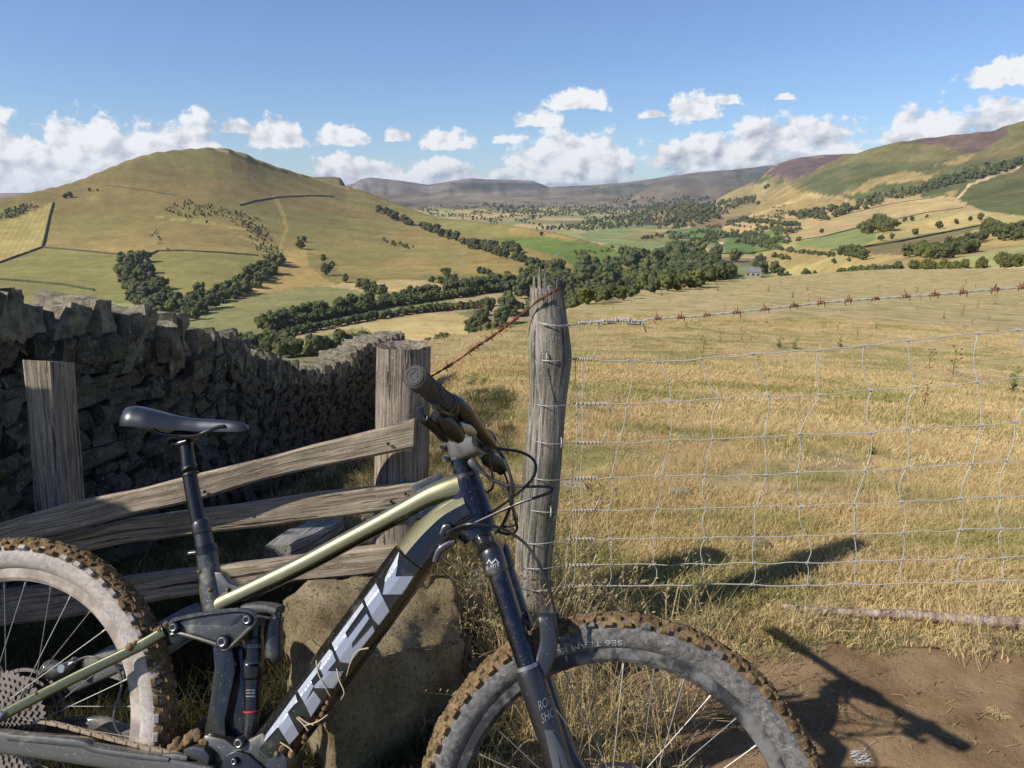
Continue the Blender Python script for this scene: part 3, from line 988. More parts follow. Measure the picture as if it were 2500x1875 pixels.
cands = []
course = 0
f = 0.0
levels = []
while f < 1.0:
    levels.append(f)
    f += rng.uniform(.055, .09)
levels.append(1.04)
for ci in range(len(levels) - 1):
    s = rng.uniform(0, .2)
    while s < WL - .1:
        ln = rng.choice((.09, .12, .14, .17, .2, .26)) * rng.uniform(.85, 1.15)
        p, zt, t, o_ = wall_at(s + ln / 2)
        g = ground(p.x + .1, p.y) - .05
        z0 = g + (zt - .2 - g) * levels[ci]; z1 = g + (zt - .2 - g) * levels[ci + 1]
        split = rng.random() < .16 and (z1 - z0) > .1
        for (za, zb) in (((z0, (z0 + z1) / 2), ((z0 + z1) / 2, z1)) if split else ((z0, z1),)):
            jit = rng.uniform(-.03, .03)
            fr = (za - g) / (zt - g)
            c = Vector((p.x, p.y, (za + zb) / 2 + rng.uniform(-.015, .015))) + o_ * (.10 * (1 - fr) + .0 + jit - .05)
            m = Matrix.Translation(c) @ basis(t, o_, rng.uniform(-.10, .10), rng.uniform(-.16, .16), rng.uniform(-.12, .12)) @ Matrix.Diagonal((ln * .99, rng.uniform(.2, .27), (zb - za) * .98, 1))
            cands.append((s, m, rng.randrange(12)))
        s += ln
# the face that shows is split into its stones, nearest first; the rest of the courses is one part
def vis(m):
    p = m.translation
    x, y, z = project(p.x, p.y, p.z)
    return -40 < x < 1010 and z > 0
cands.sort(key=lambda c: (not vis(c[1]), -(c[1].to_scale().x * c[1].to_scale().z) / max(c[1].translation.length, .1) ** 2))
rest = []
for i, (s, m, k) in enumerate(cands):
    if i < 300:
        o = new_obj('stone', stones[k], wall)
        o.matrix_local = Matrix.Translation(-wall_base) @ m
    else:
        rest.append((m, k))
def joined(name, items, pool, mats, parent, basepos):
    V = []; F = []; n = 0
    for m, k in items:
        me = pool[k]
        a = np.empty(len(me.vertices) * 3); me.vertices.foreach_get('co', a)
        a = a.reshape(-1, 3)
        mm = np.array(Matrix.Translation(-basepos) @ m)
        a = a @ mm[:3, :3].T + mm[:3, 3]
        V.append(a)
        F += [tuple(n + i for i in p.vertices) for p in me.polygons]
        n += len(a)
    me = mesh_np(name, np.concatenate(V), F, True, mats)
    me.set_sharp_from_angle(angle=R(24))
    return new_obj(name, me, parent)
tag(joined('far_stones', rest, stones, [M['stone']], wall, wall_base), kind='stuff')
# coping stones on edge
s = .02
while s < WL - .08:
    th = rng.uniform(.06, .125)
    p, zt, t, o_ = wall_at(s + th / 2)
    hh = rng.uniform(.22, .31)
    c = Vector((p.x, p.y, zt - hh * .5 + rng.uniform(-.035, .04))) + o_ * (-.16 + rng.uniform(-.03, .03))
    m = Matrix.Translation(c) @ basis(t, o_, rng.uniform(.0, .5), rng.uniform(-.14, .14), rng.uniform(-.08, .08)) @ Matrix.Diagonal((th * 1.05, rng.uniform(.38, .5), hh * 1.05, 1))
    o = new_obj('coping_stone', copes[rng.randrange(8)], wall)
    o.matrix_local = Matrix.Translation(-wall_base) @ m
    s += th * .92


# ------------------------------------------------------------------ wooden barrier: square post, round post, three rails
def plank(name, tops, bots, thick, parent, material, base, seed=0, n=50, wob=.0026):
    """a board whose near face runs between two pixel-placed edge lines (lists of world points), thick metres deep"""
    A = np.array([tuple(v) for v in spline([tuple(v) for v in tops], 10)]); B = np.array([tuple(v) for v in spline([tuple(v) for v in bots], 10)])
    def res(Q):
        d = np.concatenate([[0], np.cumsum(np.linalg.norm(np.diff(Q, axis=0), axis=1))]); u = np.linspace(0, d[-1], n)
        return np.stack([np.interp(u, d, Q[:, k]) for k in range(3)], 1), u
    A, u = res(A); B, _ = res(B)
    ax = (A[-1] - A[0]); ax /= np.linalg.norm(ax)
    up = (A - B).mean(0); up /= np.linalg.norm(up)
    nrm = np.cross(ax, up); nrm /= np.linalg.norm(nrm)
    if nrm[1] < 0: nrm = -nrm
    mb = MB(); V = []; G = []; F = []
    e = .007
    for i in range(n):
        a = A[i]; b = B[i]
        h = np.linalg.norm(a - b); uu = (a - b) / h
        for (fh, d) in ((0, e), (e / h, 0), (.25, 0), (.5, 0), (.75, 0), (1 - e / h, 0), (1, e), (1, thick * .5), (1, thick - e), (1 - e / h, thick), (.5, thick), (e / h, thick), (0, thick - e), (0, thick * .5)):
            q = b + uu * h * fh + nrm * d
            q = q + (nrm * fbm(np.array(u[i] * 7 + seed), np.array(fh * 3.0), seed, 2) + uu * fbm(np.array(u[i] * 4 + seed), np.array(7.0 + (fh > .5)), seed + 3, 3) * 1.2) * wob
            V.append(q - np.array(base)); G.append((u[i] + seed * 3.3, fh * h, d + seed))
    k = 14
    for i in range(n - 1):
        for j in range(k):
            F.append((i * k + j, i * k + (j + 1) % k, (i + 1) * k + (j + 1) % k, (i + 1) * k + j))
    F.append(tuple(range(k - 1, -1, -1))); F.append(tuple((n - 1) * k + j for j in range(k)))
    mb.add(V, F, G, 0, True)
    return mb.build(name, [material], parent, sharp=40)


KF = .84                          # depth factor of the fence line, from where the shadows of its posts fall
P_far = P


def P(px, py, z):
    return P_far(px, py, z * KF)


barrier = empty('wooden_fence', tuple(P(520, 1480, 2.5)), 'three rail weathered timber barrier between a square and a round post beside the stone wall', 'fence', kind='thing')
bb = Vector(barrier.location)
z1 = lambda x: 2.36 + .06 * x / 1000
L1t = [(-260, 1345), (0, 1276), (174, 1226), (326, 1197), (400, 1178), (487, 1156), (653, 1117), (798, 1077), (1011, 1023)]
L1b = [(-260, 1430), (0, 1335), (174, 1297), (326, 1256), (400, 1240), (508, 1214), (617, 1182), (761, 1146), (1008, 1094)]
plank('rail', [P(x, y, z1(x)) for x, y in L1t], [P(x, y, z1(x) - .0) for x, y in L1b], .045, barrier, M['rail_wood'], bb, 1)
z2 = lambda x: 2.44 + .04 * x / 1000
L2t = [(-260, 1400), (0, 1338), (280, 1278), (335, 1266), (508, 1243), (761, 1207), (1013, 1180)]
L2b = [(-260, 1462), (0, 1398), (280, 1331), (400, 1315), (514, 1299), (680, 1282), (888, 1255), (1006, 1238)]
plank('rail', [P(x, y, z2(x)) for x, y in L2t], [P(x, y, z2(x)) for x, y in L2b], .05, barrier, M['rail_wood'], bb, 2)
z3 = lambda x: 2.48 + .03 * x / 1000
L3t = [(-200, 1470), (200, 1425), (400, 1402), (649, 1372), (795, 1352), (1000, 1328)]
L3b = [(-200, 1560), (200, 1503), (400, 1464), (600, 1440), (728, 1422), (920, 1402), (1000, 1392)]
plank('rail', [P(x, y, z3(x)) for x, y in L3t], [P(x, y, z3(x)) for x, y in L3b], .06, barrier, M['rail_wood'], bb, 3)
# square post
fl, fr = [(52, 878), (70, 1080), (81, 1243), (98, 1480)], [(128, 883), (143, 1080), (157, 1240), (172, 1480)]
A = [P(x, y, 2.52) for x, y in fl]; B_ = [P(x, y, 2.52) for x, y in fr]
plank('square_post', A, B_, .115, barrier, M['post_wood'], bb, 5, wob=.003)


def round_post(name, cs, rad, parent, material, base, jag, segs=44, seed=0, hollow=.05, lump=.03):
    """an upright log: centres from the foot to the top, jag(angle) = how much the rim stands above the last centre"""
    C_ = np.array([tuple(v) for v in spline([tuple(v) for v in cs], 6)])
    Rr = np.array([v[0] for v in spline([(r, 0, 0) for r in rad], 6)])
    mb = MB(); V = []; G = []; F = []
    n = len(C_)
    L = np.concatenate([[0], np.cumsum(np.linalg.norm(np.diff(C_, axis=0), axis=1))])
    def rr(i, a, z):
        return Rr[i] * (1 + lump * fbm(np.array(math.cos(a) * 1.6 + 5 + seed), np.array(math.sin(a) * 1.6 + z * 2.5), seed, 3) + .012 * math.sin(a * 23 + 3 * math.sin(a * 5)))
    for i in range(n):
        for k in range(segs):
            a = 2 * math.pi * k / segs
            r = rr(i, a, L[i])
            top_ = jag(a) if i == n - 1 else 0
            V.append((C_[i][0] + r * math.cos(a) - base[0], C_[i][1] + r * math.sin(a) - base[1], C_[i][2] + top_ - base[2]))
            G.append((L[i] + top_ + seed, r * math.cos(a), r * math.sin(a)))
    for i in range(n - 1):
        for k in range(segs):
            k2 = (k + 1) % segs
            F.append((i * segs + k, i * segs + k2, (i + 1) * segs + k2, (i + 1) * segs + k))
    b = len(V)
    for q, (fr_, dz) in enumerate(((.82, -.004), (.6, -hollow * .5), (.25, -hollow))):
        for k in range(segs):
            a = 2 * math.pi * k / segs
            r = rr(n - 1, a, L[-1]) * fr_
            V.append((C_[-1][0] + r * math.cos(a) - base[0], C_[-1][1] + r * math.sin(a) - base[1], C_[-1][2] + jag(a) * (.9 if q == 0 else .25) + dz + .003 * math.sin(a * 13 + q) - base[2]))
            G.append((L[-1] + seed + q * .3, r * math.cos(a), r * math.sin(a)))
    rings = [(n - 1) * segs, b, b + segs, b + 2 * segs]
    for q in range(3):
        for k in range(segs):
            k2 = (k + 1) % segs
            F.append((rings[q] + k, rings[q] + k2, rings[q + 1] + k2, rings[q + 1] + k))
    F.append(tuple(rings[3] + k for k in range(segs)))
    mb.add(V, F, G, 0, True)
    return mb.build(name, [material], parent, sharp=48)


round_post('round_post', [P(974, 1600, 2.62), P(979, 1300, 2.62), P(982, 1100, 2.62), P(984, 960, 2.62), P(986, 842, 2.62)], [.0826, .0816, .0805, .080, .0795], barrier, M['post_wood'], bb,
           lambda a: .0015 * math.sin(a * 9) + .001 * math.sin(a * 17), seed=2, hollow=.03)
# nail heads on the rail ends
nb = MB()
for (x, y, z) in ((990, 1205, 2.474), (955, 1224, 2.474), (948, 1083, 2.41), (500, 1200, 2.385)):
    c = P(x, y, z)
    nb.tube([c, c + Vector((0, -.004, 0))], .0042, 8)
o = nb.build('nail', [M['core']], barrier); 
for v in o.data.vertices: v.co = v.co - bb

# loose boards lying behind the rails
def loose_board(pixels, z, th, label, seed):
    pts = [P(x, y, zz) for (x, y), zz in zip(pixels, z)]
    base = sum(pts, Vector()) / len(pts)
    o = plank('loose_board', [pts[0], pts[1]], [pts[3], pts[2]], th, None, M['plank_wood'], tuple(base), seed, wob=.012)
    o.location = base
    tag(o, label, 'board', kind='thing')
loose_board([(648, 1368), (760, 1292), (838, 1298), (716, 1372)], (2.75, 3.2, 3.2, 2.75), .05, 'split silver grey board lying on the shaded grass behind the rails', 8)
loose_board([(200, 1600), (478, 1468), (524, 1500), (300, 1630)], (2.35, 2.7, 2.65, 2.3), .04, 'dark fallen plank lying behind the rear wheel and the lowest rail', 9)

# ------------------------------------------------------------------ split post with the wire
SPC = [(1290, 1640, 40), (1294, 1560, 41), (1300, 1470, 42), (1304, 1362, 44), (1313, 1241, 47), (1321, 1166, 46), (1329, 1071, 46), (1337, 977, 46), (1342, 885, 52), (1341, 837, 51), (1338, 779, 46), (1335, 716, 41), (1334, 698, 39)]
sp_base = P(1300, 1470, 2.62)
spikes = [(-2.55, .20, .03), (-2.05, .10, .062), (-1.72, .10, .064), (-.75, .22, .030), (-.35, .2, .024), (-1.25, .14, -.02), (0.6, .3, .02), (2.6, .3, .0), (-3.0, .15, -.004)]


def jagged(a):
    a = (a + math.pi) % (2 * math.pi) - math.pi
    h = -.008 + .006 * math.sin(a * 11)
    for (c, w, k) in spikes:
        d = abs((a - c + math.pi) % (2 * math.pi) - math.pi)
        if d < w * .75: h = k + .004 * math.sin(a * 40)
    return h


split_post = empty('fence_post', tuple(sp_base), 'leaning silver grey post with splintered top holding the wire fence', 'post', kind='thing')
round_post('split_log', [P(x, y, 2.62) for x, y, r in SPC], [r * 2.62 * KF / FPX for x, y, r in SPC], split_post, M['grey_wood'], tuple(sp_base), jagged, segs=80, seed=7, hollow=.06, lump=.07)

# ------------------------------------------------------------------ stock fence
fence = empty('wire_fence', tuple(sp_base), 'galvanised square mesh stock fence across the front of the dry grass field', 'fence', kind='thing')
fb = Vector(sp_base)
zf = lambda x: 2.60 - .22 * (x - 1400) / 1100
H = [
    [(1400, 877), (1535, 880), (1604, 883), (1711, 876), (1837, 864), (1997, 856), (2109, 843), (2217, 831), (2389, 813), (2485, 805), (2560, 799)],
    [(1404, 986), (1530, 986), (1638, 980), (1755, 973), (1876, 965), (2000, 964), (2125, 952), (2235, 945), (2386, 932), (2510, 921), (2580, 915)],
    [(1403, 1081), (1511, 1081), (1636, 1075), (1740, 1072), (1865, 1066), (1952, 1059), (2125, 1057), (2215, 1047), (2395, 1038), (2480, 1029), (2570, 1023)],
    [(1398, 1169), (1493, 1165), (1614, 1161), (1722, 1160), (1870, 1159), (1947, 1154), (2113, 1149), (2215, 1141), (2373, 1132), (2458, 1124), (2560, 1118)],
    [(1395, 1247), (1485, 1246), (1606, 1241), (1725, 1240), (1846, 1237), (1955, 1237), (2085, 1230), (2200, 1225), (2345, 1216), (2445, 1212), (2560, 1206)],
    [(1388, 1317), (1487, 1316), (1598, 1315), (1722, 1313), (1842, 1311), (1965, 1307), (2085, 1304), (2205, 1300), (2345, 1293), (2445, 1290), (2560, 1284)],
    [(1380, 1381), (1487, 1378), (1597, 1378), (1716, 1377), (1840, 1374), (1971, 1374), (2090, 1371), (2204, 1366), (2346, 1363), (2451, 1361), (2560, 1357)],
    [(1375, 1431), (1487, 1430), (1590, 1430), (1712, 1427), (1838, 1427), (1970, 1429), (2091, 1426), (2202, 1424), (2341, 1420), (2450, 1418), (2560, 1415)],
]
for row_ in H:                       # the fence runs on to the right
    (xa, ya), (xb, yb) = row_[-3], row_[-1]
    for k_ in (1, 2, 3, 4):
        row_.append((xb + 125 * k_, yb + (yb - ya) / (xb - xa) * 125 * k_))
LEFT = [(1293, 873), (1290, 984), (1284, 1072), (1275, 1162), (1268, 1240), (1263, 1325), (1260, 1384), (1278, 1440)]
knot = {}
kn = []
for r, row in enumerate(H):
    pts = [P(x, y, zf(x)) for x, y in row]
    knot[r] = pts
    # slack between the knots
    path = []
    for a, b in zip(pts[:-1], pts[1:]):
        for t in (0, .33, .66):
            q = a.lerp(b, t)
            path.append(q + Vector((0, 0, (rng.uniform(-.004, .003) if t else 0))))
    path.append(pts[-1])
    # round the front of the post
    lx, ly = LEFT[r]
    wrap = [P(lx, ly, 2.60), P((lx * 2 + row[0][0]) / 3, (ly * 2 + row[0][1]) / 3 + 6, 2.545), P((lx + row[0][0] * 2) / 3 - 8, (ly + row[0][1] * 2) / 3 + 6, 2.54), pts[0]]
    w = MB()
    w.tube([q - fb for q in spline([tuple(q) for q in wrap + path[1:]], 3) if True] if False else [Vector(q) - fb for q in spline([tuple(q) for q in wrap + path[1:]], 3)], .0014 if r not in (0, 7) else .0017, 6)
    w.build('horizontal_wire', [M['wire']], fence)
    # the end twisted back on itself
    tw = MB()
    a = pts[0]; b = a.lerp(pts[1], .62 if r else .35)
    hel = []
    for i in range(64):
        t = i / 63
        q = a.lerp(b, t)
        hel.append(q + Vector((0, math.cos(t * 46) * .0045, math.sin(t * 46) * .0045)) - fb)
    hel.append(Vector(hel[-1]) + Vector((.012, 0, -.03 if r % 2 else .03)))
    tw.tube(hel, .0018, 5)
    tw.build('wire_twist', [M['wire']], fence)
for c in range(1, 15):
    if c == 10: continue
    path = []
    for r in range(8):
        q = knot[r][c]
        path.append(q)
        if r < 7:
            nx = knot[r + 1][c]
            bow = rng.uniform(-.012, .012)
            path.append(q.lerp(nx, .25) + Vector((bow * .8, 0, 0)))
            path.append(q.lerp(nx, .6) + Vector((bow, rng.uniform(-.004, .004), 0)))
    w = MB(); w.tube([Vector(q) - fb for q in spline([tuple(q) for q in path], 4)], .0013, 6)
    w.build('vertical_wire', [M['wire']], fence)
for dx in (0, 14):
    path = [knot[r][0] + Vector(((dx + rng.uniform(-4, 4)) * .0014 + .004, -.004, 0)) for r in range(8)]
    w = MB(); w.tube([Vector(q) - fb for q in spline([tuple(q) for q in path], 3)], .0013, 6)
    w.build('vertical_wire', [M['wire']], fence)
w = MB()
w.tube([Vector(q) - fb for q in spline([tuple(P(x, y, 2.52)) for x, y in ((1308, 878), (1314, 940), (1320, 985), (1322, 1060), (1310, 1165), (1298, 1245), (1290, 1320), (1284, 1384), (1282, 1440))], 4)], .0013, 6)
w.build('vertical_wire', [M['wire']], fence)
km = MB()
for k in range(3):
    km.tube([Vector((.0045 * math.cos(t / 10 * 2 * math.pi) , .0045 * math.sin(t / 10 * 2 * math.pi), 0)) if False else Vector(((k - 1) * .004, .0036 * math.cos(t / 10 * 2 * math.pi), .0036 * math.sin(t / 10 * 2 * math.pi))) for t in range(11)], .0012, 4, cap=False)
kmesh = km.mesh('knot', [M['wire']])
for r in range(8):
    for c in range(1, 10):
        o = new_obj('knot', kmesh, fence); o.location = knot[r][c] - fb; o.rotation_euler = (0, rng.uniform(-.3, .3), rng.uniform(-.3, .3))
# staples
for (x, y) in ((1371, 1083), (1345, 1252), (1335, 874)):
    st_ = MB(); c = P(x, y, 2.545)
    st_.tube([c + Vector((.0, .02, .012)) - fb, c + Vector((0, -.002, .012)) - fb, c + Vector((0, -.006, 0)) - fb, c + Vector((0, -.002, -.012)) - fb, c + Vector((0, .02, -.012)) - fb], .0022, 6)
    st_.build('staple', [M['wire']], fence)


# ------------------------------------------------------------------ barbed wire
def barb_mesh(seed, mt):
    r = random.Random(seed)
    mb = MB()
    for k in range(2):
        ph = r.uniform(0, 6)
        hel = [Vector(((t / 16 - .5) * .012 + (k - .5) * .008, .0042 * math.cos(ph + t * .8), .0042 * math.sin(ph + t * .8))) for t in range(17)]
        hel = [hel[0] + Vector((r.uniform(-.006, .006), r.uniform(-.5, .2) * .012, (1 if k else -1) * r.uniform(.011, .018)))] + hel + [hel[-1] + Vector((r.uniform(-.006, .006), r.uniform(-.4, .4) * .012, (-1 if k else 1) * r.uniform(.011, .018)))]
        mb.tube(hel, [.0007] + [.0015] * 17 + [.0007], 5)
    return mb.mesh('barb', [mt])


def barbed(name, px, zs, label, strand_m, barb_m, barb_px, fat=.0017, extra=None):
    pts = [P(x, y, z) for (x, y), z in zip(px, zs)]
    base = Vector(pts[0])
    o = empty(name, tuple(base), label, 'barbed wire', kind='thing')
    path = [Vector(q) for q in spline([tuple(q) for q in pts], 10)]
    L = [0]
    for a, b in zip(path[:-1], path[1:]): L.append(L[-1] + (b - a).length)
    L = np.array(L); A_ = np.array([tuple(q) for q in path])
    n = int(L[-1] / .006)
    u = np.linspace(0, L[-1], n)
    Q = np.stack([np.interp(u, L, A_[:, k]) for k in range(3)], 1)
    for k in range(2):
        ph = k * math.pi
        mb = MB()
        hel = [Vector(Q[i]) + Vector((0, math.cos(u[i] * 120 + ph), math.sin(u[i] * 120 + ph))) * .0019 - base for i in range(n)]
        mb.tube(hel, fat, 5)
        mb.build('strand', [strand_m[k]], o)
    bms = [barb_mesh(s_, barb_m) for s_ in range(5)]
    for i, x in enumerate(barb_px):
        pxs = [project(*q)[0] for q in Q]
        j = int(np.argmin(np.abs(np.array(pxs) - x)))
        d = Vector(Q[min(j + 2, n - 1)]) - Vector(Q[max(j - 2, 0)])
        b = new_obj('barb', bms[i % 5], o)
        b.rotation_mode = 'QUATERNION'
        b.rotation_quaternion = d.to_track_quat('X', 'Z') @ Euler((rng.uniform(-1, 1), 0, 0)).to_quaternion()
        b.location = Vector(Q[j]) - base
    return o, Q, base


bw, Q, bbase = barbed('barbed_wire', [(1295, 781), (1330, 792), (1365, 796), (1395, 793), (1440, 787), (1500, 783), (1560, 784), (1600, 778), (1700, 772), (1866, 755), (2007, 739), (2138, 729), (2286, 719), (2423, 707), (2560, 697), (2800, 680), (3060, 662)],
                      [2.60, 2.545, 2.545, 2.58, 2.6, 2.59, 2.58, 2.57, 2.55, 2.52, 2.49, 2.46, 2.43, 2.4, 2.37, 2.32, 2.27],
                      'galvanised barbed wire with rusty barbs strung from the splintered post above the mesh', (M['wire'], M['wire']), M['rust'],
                      [1607, 1660, 1727, 1799, 1868, 1939, 2004, 2069, 2136, 2214, 2282, 2351, 2427, 2494, 2570, 2650, 2730, 2810, 2890])
# the tail wound back round the strand
tw = MB()
hel = []
for i in range(90):
    t = i / 89
    x = 1405 + (1556 - 1405) * t
    j = int(np.argmin([abs(project(*q)[0] - x) for q in Q[::6]])) * 6
    a = t * 44
    rr = .006 + .007 * t * abs(math.sin(t * 9))
    hel.append(Vector(Q[min(j, len(Q) - 1)]) + Vector((0, math.cos(a) * rr, math.sin(a) * rr)) - bbase)
hel += [hel[-1] + Vector((.010, 0, -.012)), hel[-1] + Vector((.018, -.004, -.034))]
tw.tube(hel, .0021, 5)
tw.build('wire_tail', [M['wire']], bw)
bm_g = [barb_mesh(40 + k, M['wire']) for k in range(3)]
for k, x in enumerate((1430, 1462, 1490, 1520, 1548)):
    j = int(np.argmin([abs(project(*q)[0] - x) for q in Q]))
    b = new_obj('barb', bm_g[k % 3], bw); b.location = Vector(Q[j]) - bbase; b.rotation_euler = (rng.uniform(0, 6), 0, .2)
barbed('rusty_barbed_wire', [(1376, 697), (1345, 716), (1312, 735), (1295, 750), (1250, 785), (1190, 829), (1157, 850), (1120, 878), (1062, 914), (1000, 950)],
       [2.60, 2.55, 2.545, 2.56, 2.59, 2.62, 2.63, 2.64, 2.67, 2.72], 'old rusted barbed wire sagging from the splintered post to the round post', (M['rust'], M['rust']), M['rust'],
       [1318, 1258, 1240, 1225, 1205, 1192, 1172, 1160, 1150, 1095], .0021)

P = P_far
# ------------------------------------------------------------------ the big sandstone block under the bicycle
def rock(name, corners, label, cat, zb, seed, cuts=26, rough=.02, material='boulder', slope=None):
    """corners: plan corners (world x, y, top z), in order"""
    from mathutils import noise
    base = sum((Vector((c[0], c[1], zb)) for c in corners), Vector()) / len(corners)
    bm = bmesh.new()
    n = len(corners)
    lo = [bm.verts.new(Vector((c[0], c[1], zb)) - base) for c in corners]
    hi = [bm.verts.new(Vector(c) - base) for c in corners]
    bm.faces.new(hi); bm.faces.new(lo[::-1])
    for i in range(n):
        bm.faces.new((lo[i], lo[(i + 1) % n], hi[(i + 1) % n], hi[i]))
    bmesh.ops.recalc_face_normals(bm, faces=bm.faces)
    bmesh.ops.bevel(bm, geom=list(bm.edges), offset=.016, segments=2, affect='EDGES', profile=.5)
    bmesh.ops.triangulate(bm, faces=bm.faces)
    for _ in range(4):
        ed = [e for e in bm.edges if e.calc_length() > .022]
        if not ed: break
        bmesh.ops.subdivide_edges(bm, edges=ed, cuts=1)
        bmesh.ops.triangulate(bm, faces=bm.faces)
    bmesh.ops.smooth_vert(bm, verts=bm.verts, factor=.3, use_axis_x=True, use_axis_y=True, use_axis_z=True)
    bm.normal_update()
    o3 = Vector((seed * 1.3, seed * 2.1, seed))
    for v in bm.verts:
        p = v.co + o3
        d = noise.fractal(p * 5.0, 1.0, 2.0, 4) * rough + noise.fractal(p * 22.0, 1.0, 2.0, 3) * rough * .28
        led = abs(noise.noise(p * Vector((3.2, 3.2, 9.0)))) * rough * .8
        v.co += v.normal * (d - led)
    me = bpy.data.meshes.new(name)
    bm.to_mesh(me); bm.free()
    me.polygons.foreach_set('use_smooth', [True] * len(me.polygons))
    me.materials.append(M[material])
    o = new_obj(name, me)
    o.location = base
    return tag(o, label, cat, kind='thing')


def Pz(px, py, Z):
    """world point at a pixel and a height"""
    d = pix(px, py)
    t = (Z - EYE) / d[2]
    return Vector((d[0] * t, d[1] * t, Z))


A = Pz(668, 1448, .46); Bc = Pz(800, 1612, .44); Cc = Pz(1158, 1572, .26); Dd = Pz(1112, 1400, .44); Ee = Pz(900, 1384, .48)
rock('boulder', [tuple(A), tuple(Bc), tuple(Cc), tuple(Dd), tuple(Ee)], 'big tan sandstone block behind the down tube of the bicycle', 'boulder', -.12, 3, rough=.028)
for i, (x, y, w, hgt, lab) in enumerate([(1195, 1478, .10, .12, 'small grey stone half sunk at the foot of the splintered post'), (1165, 1590, .07, .07, 'mossy stone in the grass between sandstone block and front wheel'), (940, 1290, .09, .10, 'dark stone in the shade behind the middle rail')]):
    c = Pz(x, y, .05 if i < 2 else .0) if i < 2 else P(x, y, 2.9)
    rock('rock', [(c.x - w, c.y - w * .6, c.z + hgt * .8), (c.x + w * .8, c.y - w * .7, c.z + hgt * .7), (c.x + w, c.y + w * .5, c.z + hgt), (c.x - w * .6, c.y + w * .8, c.z + hgt * .9)], lab, 'stone', c.z - .08, 20 + i, rough=.012, material='stone')

# ------------------------------------------------------------------ fallen branch
pts = []
for x, y, dz in ((1898, 1478, .0), (1935, 1484, .012), (1990, 1492, .016), (2060, 1498, .02), (2150, 1500, .024), (2220, 1502, .024), (2300, 1509, .022), (2400, 1518, .024), (2470, 1522, .025), (2600, 1528, .025)):
    d = pix(x, y)
    # walk down the ray to the ground
    tt = np.linspace(1.5, 4, 400)
    gz = field_h(d[0] * tt, d[1] * tt) + .012 + dz * .5
    k = int(np.argmax(EYE + d[2] * tt < gz))
    pts.append(Vector((d[0] * tt[k], d[1] * tt[k], gz[k])))
base = Vector(pts[0])
path = spline([tuple(q - base) for q in pts], 6)
rad = np.interp(np.linspace(0, 1, len(path)), [0, .12, .3, .6, 1], [.006, .011, .014, .017, .02])
rad = rad * (1 + .10 * np.sin(np.arange(len(path)) * 1.9))
br = MB(); br.tube(path, list(rad), 12)
for k in (12, 20, 25, 38, 30):
    q = Vector(path[k]); br.tube([q, q + Vector((.004, -.012, .016))], [.006, .003], 7)
o = br.build('fallen_branch', [M['bark']])
o.location = base
tag(o, 'long pinkish fallen branch lying in the dry grass in front of the mesh fence', 'branch', kind='thing')

# ------------------------------------------------------------------ the electric mountain bike, leaning back against the fence
from mathutils.bvhtree import BVHTree
LEAN = R(24.0)
HF = P(1515, 2028, 1.31)                 # front axle
HR = P(12, 1768, 1.51)                   # rear axle
ax_a = (HF - HR).normalized()
_hz = Vector((-ax_a.y, ax_a.x, 0)).normalized()
_u0 = (Vector((0, 0, 1)) - ax_a * ax_a.z).normalized()
ax_u = (_u0 * math.cos(LEAN) + _hz * math.sin(LEAN)).normalized()
ax_n = ax_a.cross(ax_u).normalized()     # towards the rider's right, the side that shows
ax_u = ax_n.cross(ax_a).normalized()
EYEV = Vector((0, 0, EYE))


def B(px, py, off=0.0):
    """point of the bicycle seen at a pixel, off metres to the right of its middle plane"""
    d = Vector(pix(px, py))
    o = HF + ax_n * off
    t = (o - EYEV).dot(ax_n) / d.dot(ax_n)
    return EYEV + d * t


def pxm(px, py, off=0.0):
    """metres per photograph pixel there"""
    return (B(px, py, off) - EYEV).dot(Vector((0, math.cos(PITCH), -math.sin(PITCH)))) / FPX


def f_paint(n, base=(.30, .29, .17), dust=.5, metal=.85, rough=.36, coat=.6):
    pos = n.n('ShaderNodeNewGeometry').outputs['Position']
    fl = n.noise(pos, 900.0, 2, .7)
    d = n.noise(pos, 14.0, 6, .65)
    s = n.noise(pos, 300.0, 2, .5)
    c = n.mix(n.m('MULTIPLY_ADD', fl, 1.4, -.2), tuple(x * .55 for x in base), tuple(min(1, x * 1.5) for x in base))
    dm = n.m('MAXIMUM', n.m('MULTIPLY', n.ramp(d, .55, .75), .5), n.ramp(s, .69, .73))
    dm = n.m('MULTIPLY', dm, dust)
    c = n.mix(dm, c, srgb(176, 166, 142))
    pbr(n, c, n.m('MULTIPLY_ADD', dm, .5, rough), n.m('MULTIPLY_ADD', dm, -metal, metal, clamp=True), coat=coat)
def paint(name, base, **k):
    return mat(name, lambda n: f_paint(n, base, **k))
M['gold'] = paint('olive_gold_metal_flake_paint', (.20, .187, .10), dust=.3, rough=.42)
M['cover'] = paint('dark_green_black_flake_paint', (.019, .019, .016), dust=.5, metal=.5, rough=.24)
M['olive'] = paint('dusty_olive_flake_paint', (.075, .08, .036), dust=.6, metal=.6)
M['navy'] = paint('midnight_blue_gloss_paint', (.004, .0048, .010), dust=.35, metal=.0, rough=.18, coat=.35)
M['black'] = paint('black_gloss', (.006, .006, .0075), dust=.12, metal=0.0, rough=.3, coat=.15)
M['satin'] = paint('black_satin_with_dust', (.012, .012, .013), dust=.45, metal=0.0, rough=.42)
M['dusty'] = paint('dusty_black_plastic', (.055, .052, .047), dust=1.0, metal=0.0, rough=.6)
M['shell'] = paint('dusty_metallic_frame', (.062, .061, .053), dust=.8, metal=.7, rough=.4)
M['grip'] = mat('charcoal_rubber', lambda n: pbr(n, srgb(66, 63, 60), .75, bump=n.n('ShaderNodeBump', {'Strength': .3, 'Distance': .001, 'Height': n.noise(n.n('ShaderNodeNewGeometry').outputs['Position'], 700.0, 2)}).outputs[0], spec=.35))
